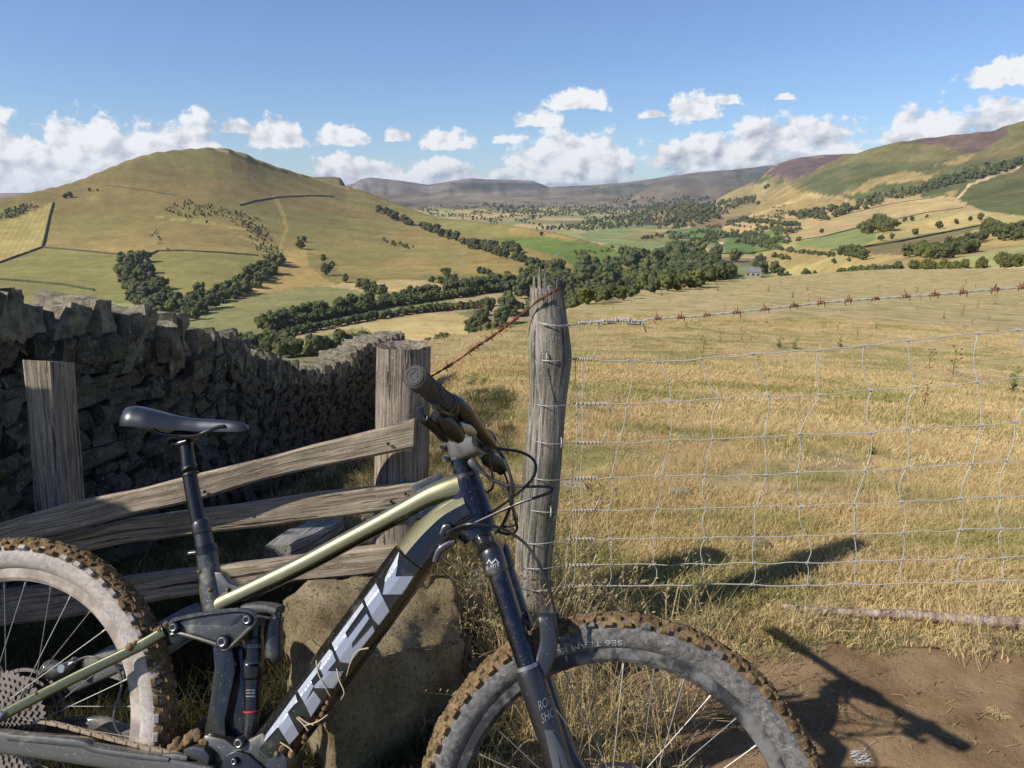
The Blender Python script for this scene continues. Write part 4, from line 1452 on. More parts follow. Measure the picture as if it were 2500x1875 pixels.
M['saddle'] = mat('black_saddle_cover', lambda n: pbr(n, (.013, .0135, .016), .40, spec=.8, coat=.35, **{'Coat Roughness': .28}))
M['stem'] = mat('grey_anodised_stem', lambda n: pbr(n, srgb(92, 90, 88), .45, .25))
M['steel'] = mat('steel', lambda n: pbr(n, srgb(170, 168, 162), .35, .9))
M['spoke'] = mat('spoke_steel', lambda n: pbr(n, srgb(135, 131, 124), .45, .5))
M['chainm'] = mat('rusty_dusty_chain', lambda n: pbr(n, n.mix(n.noise(n.n('ShaderNodeNewGeometry').outputs['Position'], 160.0, 4), srgb(96, 74, 52), srgb(190, 172, 146)), .55, .5))
M['cog'] = mat('dusty_cog_steel', lambda n: pbr(n, n.mix(n.noise(n.n('ShaderNodeNewGeometry').outputs['Position'], 60.0, 4), srgb(84, 76, 68), srgb(142, 132, 120)), .55, .4))
M['cable'] = mat('black_cable_housing', lambda n: pbr(n, (.012, .012, .013), .38, spec=.5))
M['foil'] = mat('silver_foil_lettering', lambda n: pbr(n, (.40, .42, .47), n.m('MULTIPLY_ADD', n.noise(n.n('ShaderNodeNewGeometry').outputs['Position'], 40.0, 6, .7), .3, .25), .62))
M['print'] = mat('pale_grey_print', lambda n: pbr(n, srgb(176, 178, 180), .5))
M['print_mid'] = mat('grey_print', lambda n: pbr(n, srgb(112, 114, 118), .5))
M['print_dark'] = mat('dark_grey_print', lambda n: pbr(n, srgb(72, 74, 78), .45))
M['red'] = mat('red_anodised_ring', lambda n: pbr(n, srgb(190, 40, 46), .4))


def f_tyre(pale):
    def f(n):
        pos = n.n('ShaderNodeNewGeometry').outputs['Position']
        a = n.noise(pos, 20.0, 7, .7)
        b_ = n.noise(pos, 110.0, 6, .75)
        c = n.mix(n.ramp(n.m('MULTIPLY_ADD', a, .35, n.m('MULTIPLY', b_, .65)), .36, .64), srgb(62, 61, 59) if not pale else srgb(138, 132, 124), srgb(122, 119, 114) if not pale else srgb(176, 167, 156))
        c = n.mix(n.m('MULTIPLY', n.ramp(b_, .60, .7), .5), c, srgb(180, 177, 170))
        c = n.mix(n.m('MULTIPLY', n.ramp(b_, .40, .3), .6), c, srgb(64, 63, 62))
        pbr(n, c, .8, bump=n.n('ShaderNodeBump', {'Strength': .4, 'Distance': .002, 'Height': b_}).outputs[0], spec=.25)
    return f
M['tyre'] = mat('dusty_tyre_rubber', f_tyre(False))
M['tyre_pale'] = mat('pale_mud_dusted_tyre', f_tyre(True))
M['rim'] = mat('dusty_dark_rim', lambda n: pbr(n, n.mix(n.ramp(n.noise(n.n('ShaderNodeNewGeometry').outputs['Position'], 16.0, 6, .65), .42, .62), srgb(40, 40, 41), srgb(112, 109, 104)), .6, .1))
M['rim_pale'] = mat('mud_dusted_rim', lambda n: pbr(n, n.mix(n.ramp(n.noise(n.n('ShaderNodeNewGeometry').outputs['Position'], 18.0, 6, .65), .4, .62), srgb(134, 123, 111), srgb(176, 163, 149)), .75))


def f_mud(n):
    pos = n.n('ShaderNodeNewGeometry').outputs['Position']
    a = n.noise(pos, 60.0, 6, .7); g = n.noise(pos, 400.0, 3, .7)
    c = n.mix(n.ramp(a, .3, .7), srgb(74, 60, 44), srgb(142, 118, 84))
    c = n.mix(n.m('MULTIPLY', n.ramp(g, .56, .66), .5), c, srgb(176, 150, 108))
    pbr(n, c, 1.0, bump=n.n('ShaderNodeBump', {'Strength': 1.0, 'Distance': .004, 'Height': n.m('ADD', a, n.m('MULTIPLY', g, .5))}).outputs[0], spec=.1)
M['mud'] = mat('dried_brown_mud', f_mud)

bike = empty('electric_mountain_bike', tuple(HF - ax_u * .37), 'muddy black and olive gold electric mountain bike leaning back beside the wooden barrier', 'bicycle', kind='thing')
b0v = Vector(bike.location)


def fin(mb, name, mats, parent=None, bevel=0, sharp=40):
    mb.world = [Vector(v) for v in mb.v]
    mb.wf = list(mb.f)
    mb.v = [tuple(Vector(v) - b0v) for v in mb.v]
    o = mb.build(name, mats, parent or bike, bevel, sharp)
    return o


def bvh(*mbs):
    V = []; F = []
    for m in mbs:
        b = len(V)
        V += m.world; F += [tuple(b + i for i in f) for f in m.wf]
    return BVHTree.FromPolygons(V, F)


def decal_poly(name, polys, tree, material, parent, step=5.0, lift=.0012):
    """flat print on a curved surface: polygons drawn in photograph pixels, wrapped onto the surface in view"""
    bm = bmesh.new()
    for poly in polys:
        vs = [bm.verts.new((x, y, 0)) for x, y in poly]
        bm.faces.new(vs)
    bm.normal_update()
    bmesh.ops.triangulate(bm, faces=bm.faces)
    for _ in range(6):
        ed = [e for e in bm.edges if e.calc_length() > step * 1.6]
        if not ed: break
        bmesh.ops.subdivide_edges(bm, edges=ed, cuts=1)
        bmesh.ops.triangulate(bm, faces=bm.faces)
    dead = []
    for v in bm.verts:
        d = Vector(pix(v.co.x, v.co.y)).normalized()
        loc, nrm, i, dist = tree.ray_cast(EYEV, d)
        if loc is None:
            dead.append(v); continue
        if nrm.dot(d) > 0: nrm = -nrm
        v.co = loc + nrm * lift - b0v
    bmesh.ops.delete(bm, geom=dead, context='VERTS')
    me = bpy.data.meshes.new(name)
    bm.normal_update()
    bm.to_mesh(me); bm.free()
    me.materials.append(material)
    return new_obj(name, me, parent)


def text_polys(txt, size=1.0):
    cu = bpy.data.curves.new('lettering', 'FONT')
    cu.body = txt; cu.size = size; cu.resolution_u = 3; cu.fill_mode = 'FRONT'
    ob = bpy.data.objects.new('lettering', cu)
    COL.objects.link(ob)
    dg = bpy.context.evaluated_depsgraph_get()
    me = bpy.data.meshes.new_from_object(ob.evaluated_get(dg))
    bpy.data.objects.remove(ob); bpy.data.curves.remove(cu)
    V = [v.co.copy() for v in me.vertices]; F = [tuple(p.vertices) for p in me.polygons]
    bpy.data.meshes.remove(me)
    return V, F


def decal_text(name, txt, org, xv, yv, tree, material, parent, lift=.001):
    """lettering wrapped onto a surface: org, xv, yv = origin, reading direction and letter height in photograph pixels"""
    V, F = text_polys(txt)
    w = max(v.x for v in V); h = .72
    out = []; ok = []
    for v in V:
        px = org[0] + xv[0] * v.x / w + yv[0] * v.y / h; py = org[1] + xv[1] * v.x / w + yv[1] * v.y / h
        d = Vector(pix(px, py)).normalized()
        loc, nrm, i, dist = tree.ray_cast(EYEV, d)
        if loc is None:
            out.append(Vector((0, 0, 0))); ok.append(False); continue
        if nrm.dot(d) > 0: nrm = -nrm
        out.append(loc + nrm * lift - b0v); ok.append(True)
    F = [f for f in F if all(ok[i] for i in f)]
    me = bpy.data.meshes.new(name)
    me.from_pydata([tuple(v) for v in out], [], F)
    me.materials.append(material)
    return new_obj(name, me, parent)


def tubep(pts, off, rpx, segs=16, mb=None, k=5):
    """round tube through pixel points; rpx radius in photograph pixels per point"""
    offs = off if isinstance(off, (list, tuple)) else [off] * len(pts)
    W_ = [B(x, y, o) for (x, y), o in zip(pts, offs)]
    rr = rpx if isinstance(rpx, (list, tuple)) else [rpx] * len(pts)
    rm = [r * pxm(x, y, o) for (x, y), o, r in zip(pts, offs, rr)]
    Q = spline([tuple(w) + (r,) for w, r in zip(W_, rm)], k)
    m = mb or MB()
    m.tube([Vector(q[:3]) for q in Q], [max(q[3], .0005) for q in Q], segs)
    return m


def sweepp(pts, hpx, wid, off=0.0, segs=20, power=2.8, mb=None, k=5, mi=0):
    offs = off if isinstance(off, (list, tuple)) else [off] * len(pts)
    W_ = [B(x, y, o) for (x, y), o in zip(pts, offs)]
    hh = hpx if isinstance(hpx, (list, tuple)) else [hpx] * len(pts)
    ww = wid if isinstance(wid, (list, tuple)) else [wid] * len(pts)
    Q = spline([tuple(w) + (h * pxm(x, y, o), b_) for w, h, b_, (x, y), o in zip(W_, hh, ww, pts, offs)], k)
    m = mb or MB()
    m.sweep([Vector(q[:3]) for q in Q], [(q[3], q[4]) for q in Q], ax_n, segs, power, mi)
    return m


def profile_sweep(pts, prof, mis=None, k=5, scale=None):
    """section given as (height in plane, towards the viewer) points in metres"""
    W_ = spline([tuple(B(x, y)) for x, y in pts], k)
    W_ = [Vector(w) for w in W_]
    m = MB(); V = []; F = []; np_ = len(prof)
    mi = []
    for i in range(len(W_)):
        t = (W_[min(i + 1, len(W_) - 1)] - W_[max(i - 1, 0)]).normalized()
        s = ax_n.cross(t).normalized()
        sc = scale[i] if scale is not None else 1
        for (a, b_) in prof:
            V.append(W_[i] + s * a * sc + ax_n * b_ * sc)
    for i in range(len(W_) - 1):
        for j in range(np_):
            j2 = (j + 1) % np_
            F.append((i * np_ + j, i * np_ + j2, (i + 1) * np_ + j2, (i + 1) * np_ + j)); mi.append(mis[j] if mis else 0)
    F.append(tuple(range(np_ - 1, -1, -1))); F.append(tuple((len(W_) - 1) * np_ + j for j in range(np_))); mi += [0, 0]
    m.add(V, F, None, 0, True)
    m.mi = mi
    return m


def prismp(poly, off, thick, mb=None):
    m = mb or MB()
    m.prism([B(x, y, off) for x, y in poly], -ax_n * thick)
    return m


def bolt(px, py, off, rpx, parent):
    r = rpx * pxm(px, py, off)
    c = B(px, py, off)
    m = MB()
    m.tube([c - ax_n * .01, c + ax_n * .004, c + ax_n * .0055], [r, r, r * .86], 24)
    a = fin(m, 'pivot_bolt', [M['black']], parent)
    m = MB()
    pts = [c + (ax_a * math.cos(k / 24 * 2 * math.pi) + ax_u * math.sin(k / 24 * 2 * math.pi)) * r * .58 + ax_n * .006 for k in range(25)]
    m.tube(pts, r * .13, 6, cap=False)
    fin(m, 'bolt_ring', [M['steel']], parent)
    return a


# ---- frame tubes
tt = sweepp([(522, 1487), (560, 1466), (600, 1447), (735, 1381), (801, 1346), (876, 1306), (940, 1272), (1000, 1240), (1050, 1214), (1090, 1199), (1128, 1188)], [24, 23, 22, 22, 22, 22, 23, 25, 28, 32, 36], [.020, .020, .020, .020, .020, .021, .022, .024, .026, .028, .028], segs=28, power=2.5)
def underside_shade(o, mi, lim=-.12):  # faces turned down get dark paint for the tube's shaded underside
    o.data.polygons.foreach_set('material_index', [mi if p.normal.dot(ax_u * .9 + ax_n * .2) < lim else 0 for p in o.data.polygons])
underside_shade(fin(tt, 'top_tube', [M['gold'], M['cover']]), 1)
PROF = [(.042, -.012), (.0425, 0), (.040, .012), (.033, .020), (.022, .029), (.009, .0380), (-.008, .0368), (-.028, .031), (-.038, .022), (-.042, .010), (-.042, -.010), (-.036, -.026), (-.015, -.037), (.015, -.034), (.034, -.022)]
DT = [(560, 1968), (600, 1920), (672, 1822), (766, 1694), (881, 1537), (1010, 1362)]
lower = profile_sweep([(560, 1968), (600, 1920), (664, 1833)], PROF)
fin(lower, 'down_tube_foot', [M['shell']], sharp=25)
cover = profile_sweep([(668, 1827), (766, 1694), (881, 1537), (1008, 1364)], [(a * 1.02, b_ * 1.03) for a, b_ in PROF], k=10)
fin(cover, 'battery_cover', [M['cover']], sharp=22)
upper = profile_sweep([(1011, 1360), (1035, 1331), (1064, 1300), (1100, 1268), (1150, 1240)], PROF, mis=[0, 0, 0, 0, 0, 1, 1, 1, 1, 1, 1, 1, 1, 1, 0], k=5)
fin(upper, 'down_tube', [M['gold'], M['navy']], sharp=22)
ht = sweepp([(1136, 1160), (1139, 1185), (1143, 1215), (1150, 1255), (1164, 1290), (1174, 1310)], [31, 40, 48, 54, 50, 44], [.025, .027, .029, .031, .033, .033], segs=28, power=2.3)
fin(ht, 'head_tube', [M['navy']])
web = prismp([(990, 1266), (1081, 1218), (1126, 1205), (1140, 1290), (1080, 1285), (1040, 1262), (1010, 1270)], .018, .036)
fin(web, 'head_gusset', [M['navy']], bevel=.005)
st = sweepp([(504, 1350), (509, 1385), (515, 1425), (522, 1470), (528, 1500)], [25, 26, 28, 30, 31], [.019, .019, .02, .021, .022], segs=24, power=2.2)
gus = prismp([(515, 1395), (540, 1398), (558, 1424), (588, 1434), (600, 1445), (560, 1480), (525, 1490)], .012, .024)
fin(st, 'seat_tube', [M['shell']])
fin(gus, 'seat_gusset', [M['shell']], bevel=.004)
strut = prismp([(514, 1560), (566, 1564), (574, 1640), (562, 1700), (549, 1760), (552, 1812), (491, 1814), (509, 1713), (520, 1630)], .026, .052)
fin(strut, 'seat_strut', [M['cover']], bevel=.010)
inner = prismp([(566, 1560), (592, 1580), (599, 1700), (592, 1796), (546, 1806), (556, 1730), (576, 1640)], .006, .034)
fin(inner, 'inner_strut', [M['navy']], bevel=.006)
shell = prismp([(486, 1806), (500, 1792), (548, 1804), (574, 1824), (600, 1808), (640, 1786), (700, 1850), (706, 1925), (520, 1930), (506, 1858)], .036, .072)
fin(shell, 'motor_housing', [M['shell']], bevel=.010)
mcap = prismp([(536, 1880), (548, 1846), (575, 1833), (606, 1842), (640, 1872), (660, 1920), (530, 1930)], .044, .012)
fin(mcap, 'motor_cap', [M['black']], bevel=.003)
bolt(574, 1857, .047, 9, bike)
# lettering on the battery cover
tree_c = bvh(cover)
K = lambda pts: [(650 + x / 2.654, 1250 + y / 2.654) for x, y in pts]
LET = [
    K([(866, 252), (858, 300), (838, 418), (955, 414), (880, 532), (755, 534), (775, 425), (800, 372)]),                       # K, far arms
    K([(713, 462), (748, 540), (798, 640), (728, 732), (690, 690), (637, 565)]),                                                # K, stem
    K([(624, 588), (636, 612), (516, 782), (528, 818), (652, 656), (668, 690), (556, 850), (560, 880), (690, 734), (702, 770), (540, 980), (480, 970), (428, 852)]),   # E
    K([(412, 890), (428, 900), (452, 962), (372, 1062), (352, 1018), (292, 1096), (308, 1128), (250, 1240), (206, 1160)]),      # R, upper
    K([(372, 1062), (400, 1030), (500, 1030), (440, 1140), (318, 1140), (308, 1128)]),                                           # R, bowl
    K([(250, 1240), (308, 1158), (356, 1222), (290, 1326)]),                                                                     # R, stem
    K([(192, 1182), (204, 1226), (140, 1300), (212, 1436), (150, 1506), (80, 1392), (-8, 1490), (-14, 1466)]),                   # T
]
for i, poly in enumerate(LET):
    decal_poly('lettering', [poly], tree_c, M['foil'], bike, step=3.2)
# plastic guard beside the top tube, cable port cover
fin(prismp([(1000, 1184), (1076, 1152), (1082, 1172), (1012, 1204)], -.022, .006), 'top_tube_guard', [M['satin']], bevel=.002)
fin(prismp([(1018, 1206), (1060, 1181), (1098, 1178), (1062, 1196)], .004, .02), 'guard_foot', [M['satin']], bevel=.003)
fin(sweepp([(1062, 1372), (1072, 1346), (1092, 1330), (1112, 1322)], [8, 9, 9, 6], .006, .040), 'cable_guard', [M['satin']])
fin(sweepp([(1078, 1306), (1090, 1290), (1102, 1284)], [8, 13, 8], .006, .038), 'cable_port', [M['black']])

# ---- seat post and saddle
post = tubep([(446, 1070), (454, 1092), (461, 1145)], 0, [15, 16, 18])
tubep([(463, 1158), (470, 1200), (485, 1274)], 0, [17, 17.5, 18], mb=post)
fin(post, 'seat_post', [M['black']])
m = tubep([(461, 1142), (463, 1146)], 0, [20, 20.5]); tubep([(464, 1156), (465, 1160)], 0, [20, 20.5], mb=m)
fin(m, 'seat_post_ring', [M['satin']])
m = tubep([(487, 1272), (489, 1278), (494, 1300), (495, 1304)], 0, [19, 23, 22.5, 20], k=2); tubep([(495, 1304), (502, 1340)], 0, [21, 22.5], mb=m)
fin(m, 'seat_post_collar', [M['satin']])
m = tubep([(502, 1333), (506, 1352)], 0, [25.5, 26])
tubep([(486, 1349), (464, 1352), (458, 1353)], .004, [8, 8, 5], mb=m)
fin(m, 'seat_clamp', [M['black']])
m = sweepp([(414, 1078), (428, 1066), (452, 1064), (476, 1068)], [7, 13, 15, 8], .017, 0, power=2.4)
sweepp([(430, 1084), (446, 1084), (464, 1078)], [6, 10, 6], .016, 0, mb=m)
tubep([(420, 1094), (424, 1076)], 0, [6, 5], mb=m)
fin(m, 'saddle_clamp', [M['black']])
m = MB()
for o in (.021, -.021):
    tubep([(372, 1046), (392, 1058), (432, 1063), (474, 1064), (500, 1056), (530, 1043), (548, 1040)], o, 4.2, 8, mb=m)
fin(m, 'saddle_rail', [M['black']])
SA = B(324, 1013); SN = B(609, 1029)
sx = (SN - SA); slen = sx.length; sx.normalize()
su = (ax_u - sx * ax_u.dot(sx)).normalized()
tS = [0, .02, .06, .14, .26, .38, .5, .62, .76, .9, .97, 1.0]
wS = [.020, .046, .062, .070, .064, .048, .033, .025, .021, .018, .013, .004]
hS = [.0, .010, .016, .018, .012, .005, .001, .0, .0, -.001, -.005, -.010]
dS = [.016, .040, .050, .052, .046, .038, .033, .031, .029, .026, .020, .006]
m = MB(); V = []; F = []
tt_ = np.linspace(0, 1, 48) ** 1.0
sec = [(-1, -1.0), (-1.02, -.82), (-1.0, -.55), (-.93, -.28), (-.8, -.10), (-.55, -.02), (-.25, -.015), (0, -.04), (.25, -.015), (.55, -.02), (.8, -.10), (.93, -.28), (1.0, -.55), (1.02, -.82), (1, -1.0), (.8, -.9), (0, -.55), (-.8, -.9)]
for t in tt_:
    w = np.interp(t, tS, wS); hh = np.interp(t, tS, hS); dd = np.interp(t, tS, dS)
    for (a, b_) in sec:
        V.append(SA + sx * t * slen + ax_n * a * w + su * (hh + b_ * dd))
ns = len(sec)
for i in range(len(tt_) - 1):
    for j in range(ns):
        F.append((i * ns + j, i * ns + (j + 1) % ns, (i + 1) * ns + (j + 1) % ns, (i + 1) * ns + j))
F.append(tuple(range(ns - 1, -1, -1))); F.append(tuple((len(tt_) - 1) * ns + j for j in range(ns)))
m.add(V, F)
o = fin(m, 'saddle', [M['saddle']], sharp=70)
sm_ = o.modifiers.new('smooth', 'SMOOTH'); sm_.factor = .5; sm_.iterations = 4

# ---- wheels
STEER = R(-3.0)


def wheel(name, centre, n_ax, a_ax, u_ax, pale, seed, label_text):
    w = MB()
    w.tube([centre - n_ax * .05, centre - n_ax * .03, centre + n_ax * .03, centre + n_ax * .05], [.026, .022, .022, .026], 20)
    wo = fin(w, name, [M['satin']])
    def ring(prof, segs, r0=0, jitter=None):
        V = []; F = []; k = len(prof)
        for i in range(segs):
            a = 2 * math.pi * i / segs
            rad = a_ax * math.cos(a) + u_ax * math.sin(a)
            for j, (rr, off) in enumerate(prof):
                d = 0 if jitter is None else jitter(i, j)
                V.append(centre + rad * (rr + d) + n_ax * off)
        for i in range(segs):
            i2 = (i + 1) % segs
            for j in range(k):
                j2 = (j + 1) % k
                F.append((i * k + j, i2 * k + j, i2 * k + j2, i * k + j2))
        return V, F
    # tyre carcass
    prof = []
    for q in range(26):
        a = 2 * math.pi * q / 26
        c, s = math.cos(a), math.sin(a)
        prof.append((.3345 + .0285 * c if c > 0 else .3345 + .030 * c, .0305 * math.copysign(abs(s) ** .85, s)))
    m = MB(); V, F = ring(prof, 220); m.add(V, F)
    ty = fin(m, 'tyre', [M['tyre_pale'] if pale else M['tyre']], wo)
    trees = bvh(m)
    # tread blocks, one mesh: centre pairs, shoulder blocks
    m = MB()
    r_ = random.Random(seed)
    NK = 66
    for i in range(NK):
        for row, (off, tilt, ln, wd, hh, stg) in enumerate(((.0075, .22, .015, .0058, .0075, 0), (-.0075, -.22, .015, .0058, .0075, .5), (.0185, .58, .012, .0045, .007, .5), (-.0185, -.58, .012, .0045, .007, 0), (.0268, 1.02, .017, .0052, .0085, .0), (-.0268, -1.02, .017, .0052, .0085, .5))):
            a = 2 * math.pi * (i + stg) / NK
            rad = a_ax * math.cos(a) + u_ax * math.sin(a)
            tan = -a_ax * math.sin(a) + u_ax * math.cos(a)
            up = rad * math.cos(tilt) + n_ax * math.sin(tilt)
            sd = n_ax * math.cos(tilt) - rad * math.sin(tilt)
            base_r = .3345 + .0275 * math.cos(tilt)
            c = centre + rad * base_r + n_ax * off + up * hh * .35
            b0 = c; e = .72
            V = []
            for k_, sc in ((-1, 1.0), (1, e)):
                for j_ in (-1, 1):
                    for i_ in (-1, 1):
                        V.append(b0 + tan * i_ * ln * .55 * sc + sd * j_ * wd * 1.05 * sc + up * k_ * hh * .75)
            m.add(V, [(0, 2, 3, 1), (4, 5, 7, 6), (0, 1, 5, 4), (2, 6, 7, 3), (0, 4, 6, 2), (1, 3, 7, 5)], None, 0 if (abs(off) > .025 and r_.random() < .4) else 1, False)
    tr = fin(m, 'tread_blocks', [M['tyre_pale'] if pale else M['tyre'], M['mud']], wo)
    tr['kind'] = 'stuff'
    # dried mud caked between the blocks
    SEG = 1000; KK = 24
    offs = np.linspace(-.029, .029, KK)
    th = np.arange(SEG) / SEG * 2 * math.pi
    TT, OO = np.meshgrid(th, offs, indexing='ij')
    lump = fbm(TT * .33 * 95, OO * 95 + seed * 9, seed, 3) + .6 * fbm(TT * .33 * 300, OO * 300, seed + 5, 2)
    edge = (np.abs(OO) / .029) ** 2
    big = fbm(TT * 5, OO * 20, seed + 9, 2)
    hgt = .0325 * np.sqrt(np.clip(1 - (OO / .0335) ** 2, 0, 1)) * .93 + .0055 + .0062 * lump + .0040 * big - .0065 * edge ** 2
    RR = .3345 + hgt - .0025
    A_ = np.array(a_ax); U_ = np.array(u_ax); N_ = np.array(n_ax); C_ = np.array(centre)
    rad = np.cos(TT)[..., None] * A_ + np.sin(TT)[..., None] * U_
    VV = C_ + rad * RR[..., None] + OO[..., None] * N_ - np.array(b0v)
    idx = np.arange(SEG * KK).reshape(SEG, KK)
    q = np.stack([idx, np.roll(idx, -1, 0), np.roll(np.roll(idx, -1, 0), -1, 1), np.roll(idx, -1, 1)], -1)[:, :-1].reshape(-1, 4)
    mm = mesh_np('caked_mud', VV.reshape(-1, 3), q, True, [M['mud']])
    new_obj('caked_mud', mm, wo)['kind'] = 'stuff'
    # rim
    prof = [(.283, -.009), (.2815, 0), (.283, .009), (.290, .0145), (.304, .0165), (.3085, .0165), (.3085, .0125), (.300, .010), (.300, -.010), (.3085, -.0125), (.3085, -.0165), (.304, -.0165), (.290, -.0145)]
    m = MB(); V, F = ring(prof, 200); m.add(V, F)
    fin(m, 'rim', [M['rim_pale'] if pale else M['rim']], wo, sharp=30)
    # spokes
    for i in range(32):
        side = 1 if i % 2 == 0 else -1
        a = 2 * math.pi * (i + .3) / 32
        lean = (1 if (i // 2) % 2 == 0 else -1) * 1.05
        e1 = centre + (a_ax * math.cos(a) + u_ax * math.sin(a)) * .2855 + n_ax * .002 * side
        e0 = centre + (a_ax * math.cos(a + lean) + u_ax * math.sin(a + lean)) * .029 + n_ax * .033 * side
        m = MB()
        dr = (e1 - e0).normalized()
        m.tube([e0, e1 - dr * .014], .0010, 6)
        m.tube([e1 - dr * .015, e1], .0019, 6)
        fin(m, 'spoke', [M['spoke']], wo)
    # rotor
    m = MB()
    oo = -.040
    for rr0, rr1 in ((.094, .101), (.078, .084)):
        V, F = ring([(rr0, oo - .001), (rr1, oo - .001), (rr1, oo + .001), (rr0, oo + .001)], 60); m.add(V, F, None, 0, False)
    for k_ in range(6):
        a = k_ * math.pi / 3
        rad = a_ax * math.cos(a) + u_ax * math.sin(a); r2 = a_ax * math.cos(a + .5) + u_ax * math.sin(a + .5)
        m.tube([centre + rad * .02 + n_ax * oo, centre + r2 * .08 + n_ax * oo], .003, 5)
    fin(m, 'brake_disc', [M['cog']], wo)
    # raised lettering on the near wall: read with the letter heads towards the hub
    V, F = text_polys(label_text)
    wid = max(v.x for v in V)
    arc = wid * .022
    for start in ([math.radians(97.5), math.radians(277)] if not pale else [math.radians(28), math.radians(208)]):
        vv = []; 
        for v in V:
            a = start + (v.x * .022) / .318 - .06
            rr = .3235 - v.y * .0150
            # surface offset of the carcass there
            c = min(max((rr - .3345) / .030, -1), 1)
            s = math.sqrt(max(0, 1 - c * c)) ** .85
            vv.append(centre + (a_ax * math.cos(a) + u_ax * math.sin(a)) * rr + n_ax * (.0305 * s + .0007) - b0v)
        me = bpy.data.meshes.new('tyre_lettering')
        me.from_pydata([tuple(v) for v in vv], [], F)
        me.materials.append(M['print'])
        new_obj('tyre_lettering', me, wo)
    return wo


# the front wheel is turned a few degrees about the steering axis
sa0 = B(1136, 1160); sa1 = B(1174, 1308)
sax = (sa0 - sa1).normalized()
rotS = Matrix.Rotation(-STEER, 3, sax)
ST = lambda v: sa1 + rotS @ (v - sa1)
fw_c = HF
fn_, fa_, fu_ = (rotS @ ax_n), (rotS @ ax_a), (rotS @ ax_u)
front = wheel('front_wheel', fw_c, fn_, fa_, fu_, False, 3, 'SE6 TEAM ISSUE')
rear = wheel('rear_wheel', HR, ax_n, ax_a, ax_u, True, 8, 'SE6 TEAM ISSUE')
# cassette
m = MB()
for i, (rt, off) in enumerate(zip((.105, .092, .081, .070, .061, .052, .045, .039, .034, .029, .025, .022), np.linspace(.016, .052, 12))):
    nt = max(10, int(rt * 2 * math.pi / .0127))
    V = []
    for s in (0, 1):
        for k_ in range(nt * 4):
            a = 2 * math.pi * k_ / (nt * 4)
            rr = rt + (.0022, .0022, -.0034, -.0034)[k_ % 4]
            V.append(HR + (ax_a * math.cos(a) + ax_u * math.sin(a)) * rr + ax_n * (off + s * .0018))
        for k_ in range(nt * 4):
            a = 2 * math.pi * k_ / (nt * 4)
            rr = rt * (.72 + .10 * (1 if (k_ // 6) % 2 else -1) * (i < 5))
            V.append(HR + (ax_a * math.cos(a) + ax_u * math.sin(a)) * rr + ax_n * (off + s * .0018))
    n4 = nt * 4
    F = []
    for k_ in range(n4):
        k2 = (k_ + 1) % n4
        F += [(k_, k2, n4 + k2, n4 + k_), (2 * n4 + k_, 3 * n4 + k_, 3 * n4 + k2, 2 * n4 + k2), (k_, 2 * n4 + k_, 2 * n4 + k2, k2), (n4 + k_, n4 + k2, 3 * n4 + k2, 3 * n4 + k_)]
    m.add(V, F, None, 0, False)
m.tube([HR + ax_n * .01, HR + ax_n * .058], .018, 16)
fin(m, 'cassette', [M['cog']], rear)

# ---- rear triangle
fin(sweepp([(-40, 1770), (0, 1749), (188, 1652), (330, 1583), (404, 1541)], [14, 13.5, 13, 13, 13], .0085, [.074, .072, .066, .060, .056], power=4), 'seat_stay', [M['olive'], M['cover']])
fin(sweepp([(-20, 1772), (60, 1728), (208, 1664), (331, 1606), (420, 1556)], 15, .009, [-.07, -.068, -.064, -.058, -.05], power=4), 'seat_stay', [M['dusty']])
fin(tubep([(-30, 1752), (4, 1748), (10, 1750)], .080, [14, 13, 9]), 'stay_end', [M['steel']])
fin(sweepp([(-30, 1806), (30, 1812), (150, 1828), (300, 1852), (420, 1872), (520, 1890)], [28, 27, 27, 25, 23, 20], .012, [.066, .064, .06, .055, .05, .045], power=4.5), 'chain_stay', [M['dusty']])
fin(sweepp([(30, 1796), (120, 1803), (205, 1812), (240, 1826), (330, 1840), (420, 1850)], [9, 10, 10, 8, 8, 7], .0135, [.066, .064, .061, .058, .056, .05], power=4), 'stay_guard', [M['dusty']])
fin(sweepp([(60, 1790), (230, 1768), (300, 1788), (420, 1818)], [20, 20, 19, 18], .012, -.05, power=3), 'chain_stay', [M['dusty']])
# rocker link
outl = [(423, 1515), (475, 1503), (551, 1492), (595, 1490), (618, 1497), (623, 1518), (612, 1532), (566, 1576), (545, 1586), (527, 1572), (440, 1546), (418, 1549), (410, 1532)]
link = prismp(outl, .050, .012)
fin(link, 'rocker_link', [M['shell']], bevel=.002)
m = MB()
rim_pts = [B(x, y, .052) for x, y in outl + outl[:1]]
m.tube([Vector(q) for q in spline([tuple(q) for q in rim_pts], 4)], .0048, 8)
fin(m, 'link_rim', [M['shell']])
fin(prismp([(560, 1527), (582, 1503), (588, 1500), (590, 1506), (574, 1524)], .0512, .003), 'link_slot_dark', [M['black']])  # black plate painted for the dark of the open slot
fin(prismp([(430, 1516), (552, 1500), (578, 1502), (556, 1526), (440, 1524)], .0508, .003), 'link_recess_dark', [M['satin']])  # dark plate standing in for shade inside the link's hollow
for (x, y, r) in ((426, 1531, 13), (605, 1512, 14), (545, 1566, 16)):
    bolt(x, y, .056, r, bike)
fin(prismp(outl, -.040, .012), 'rocker_link', [M['cover']], bevel=.002)

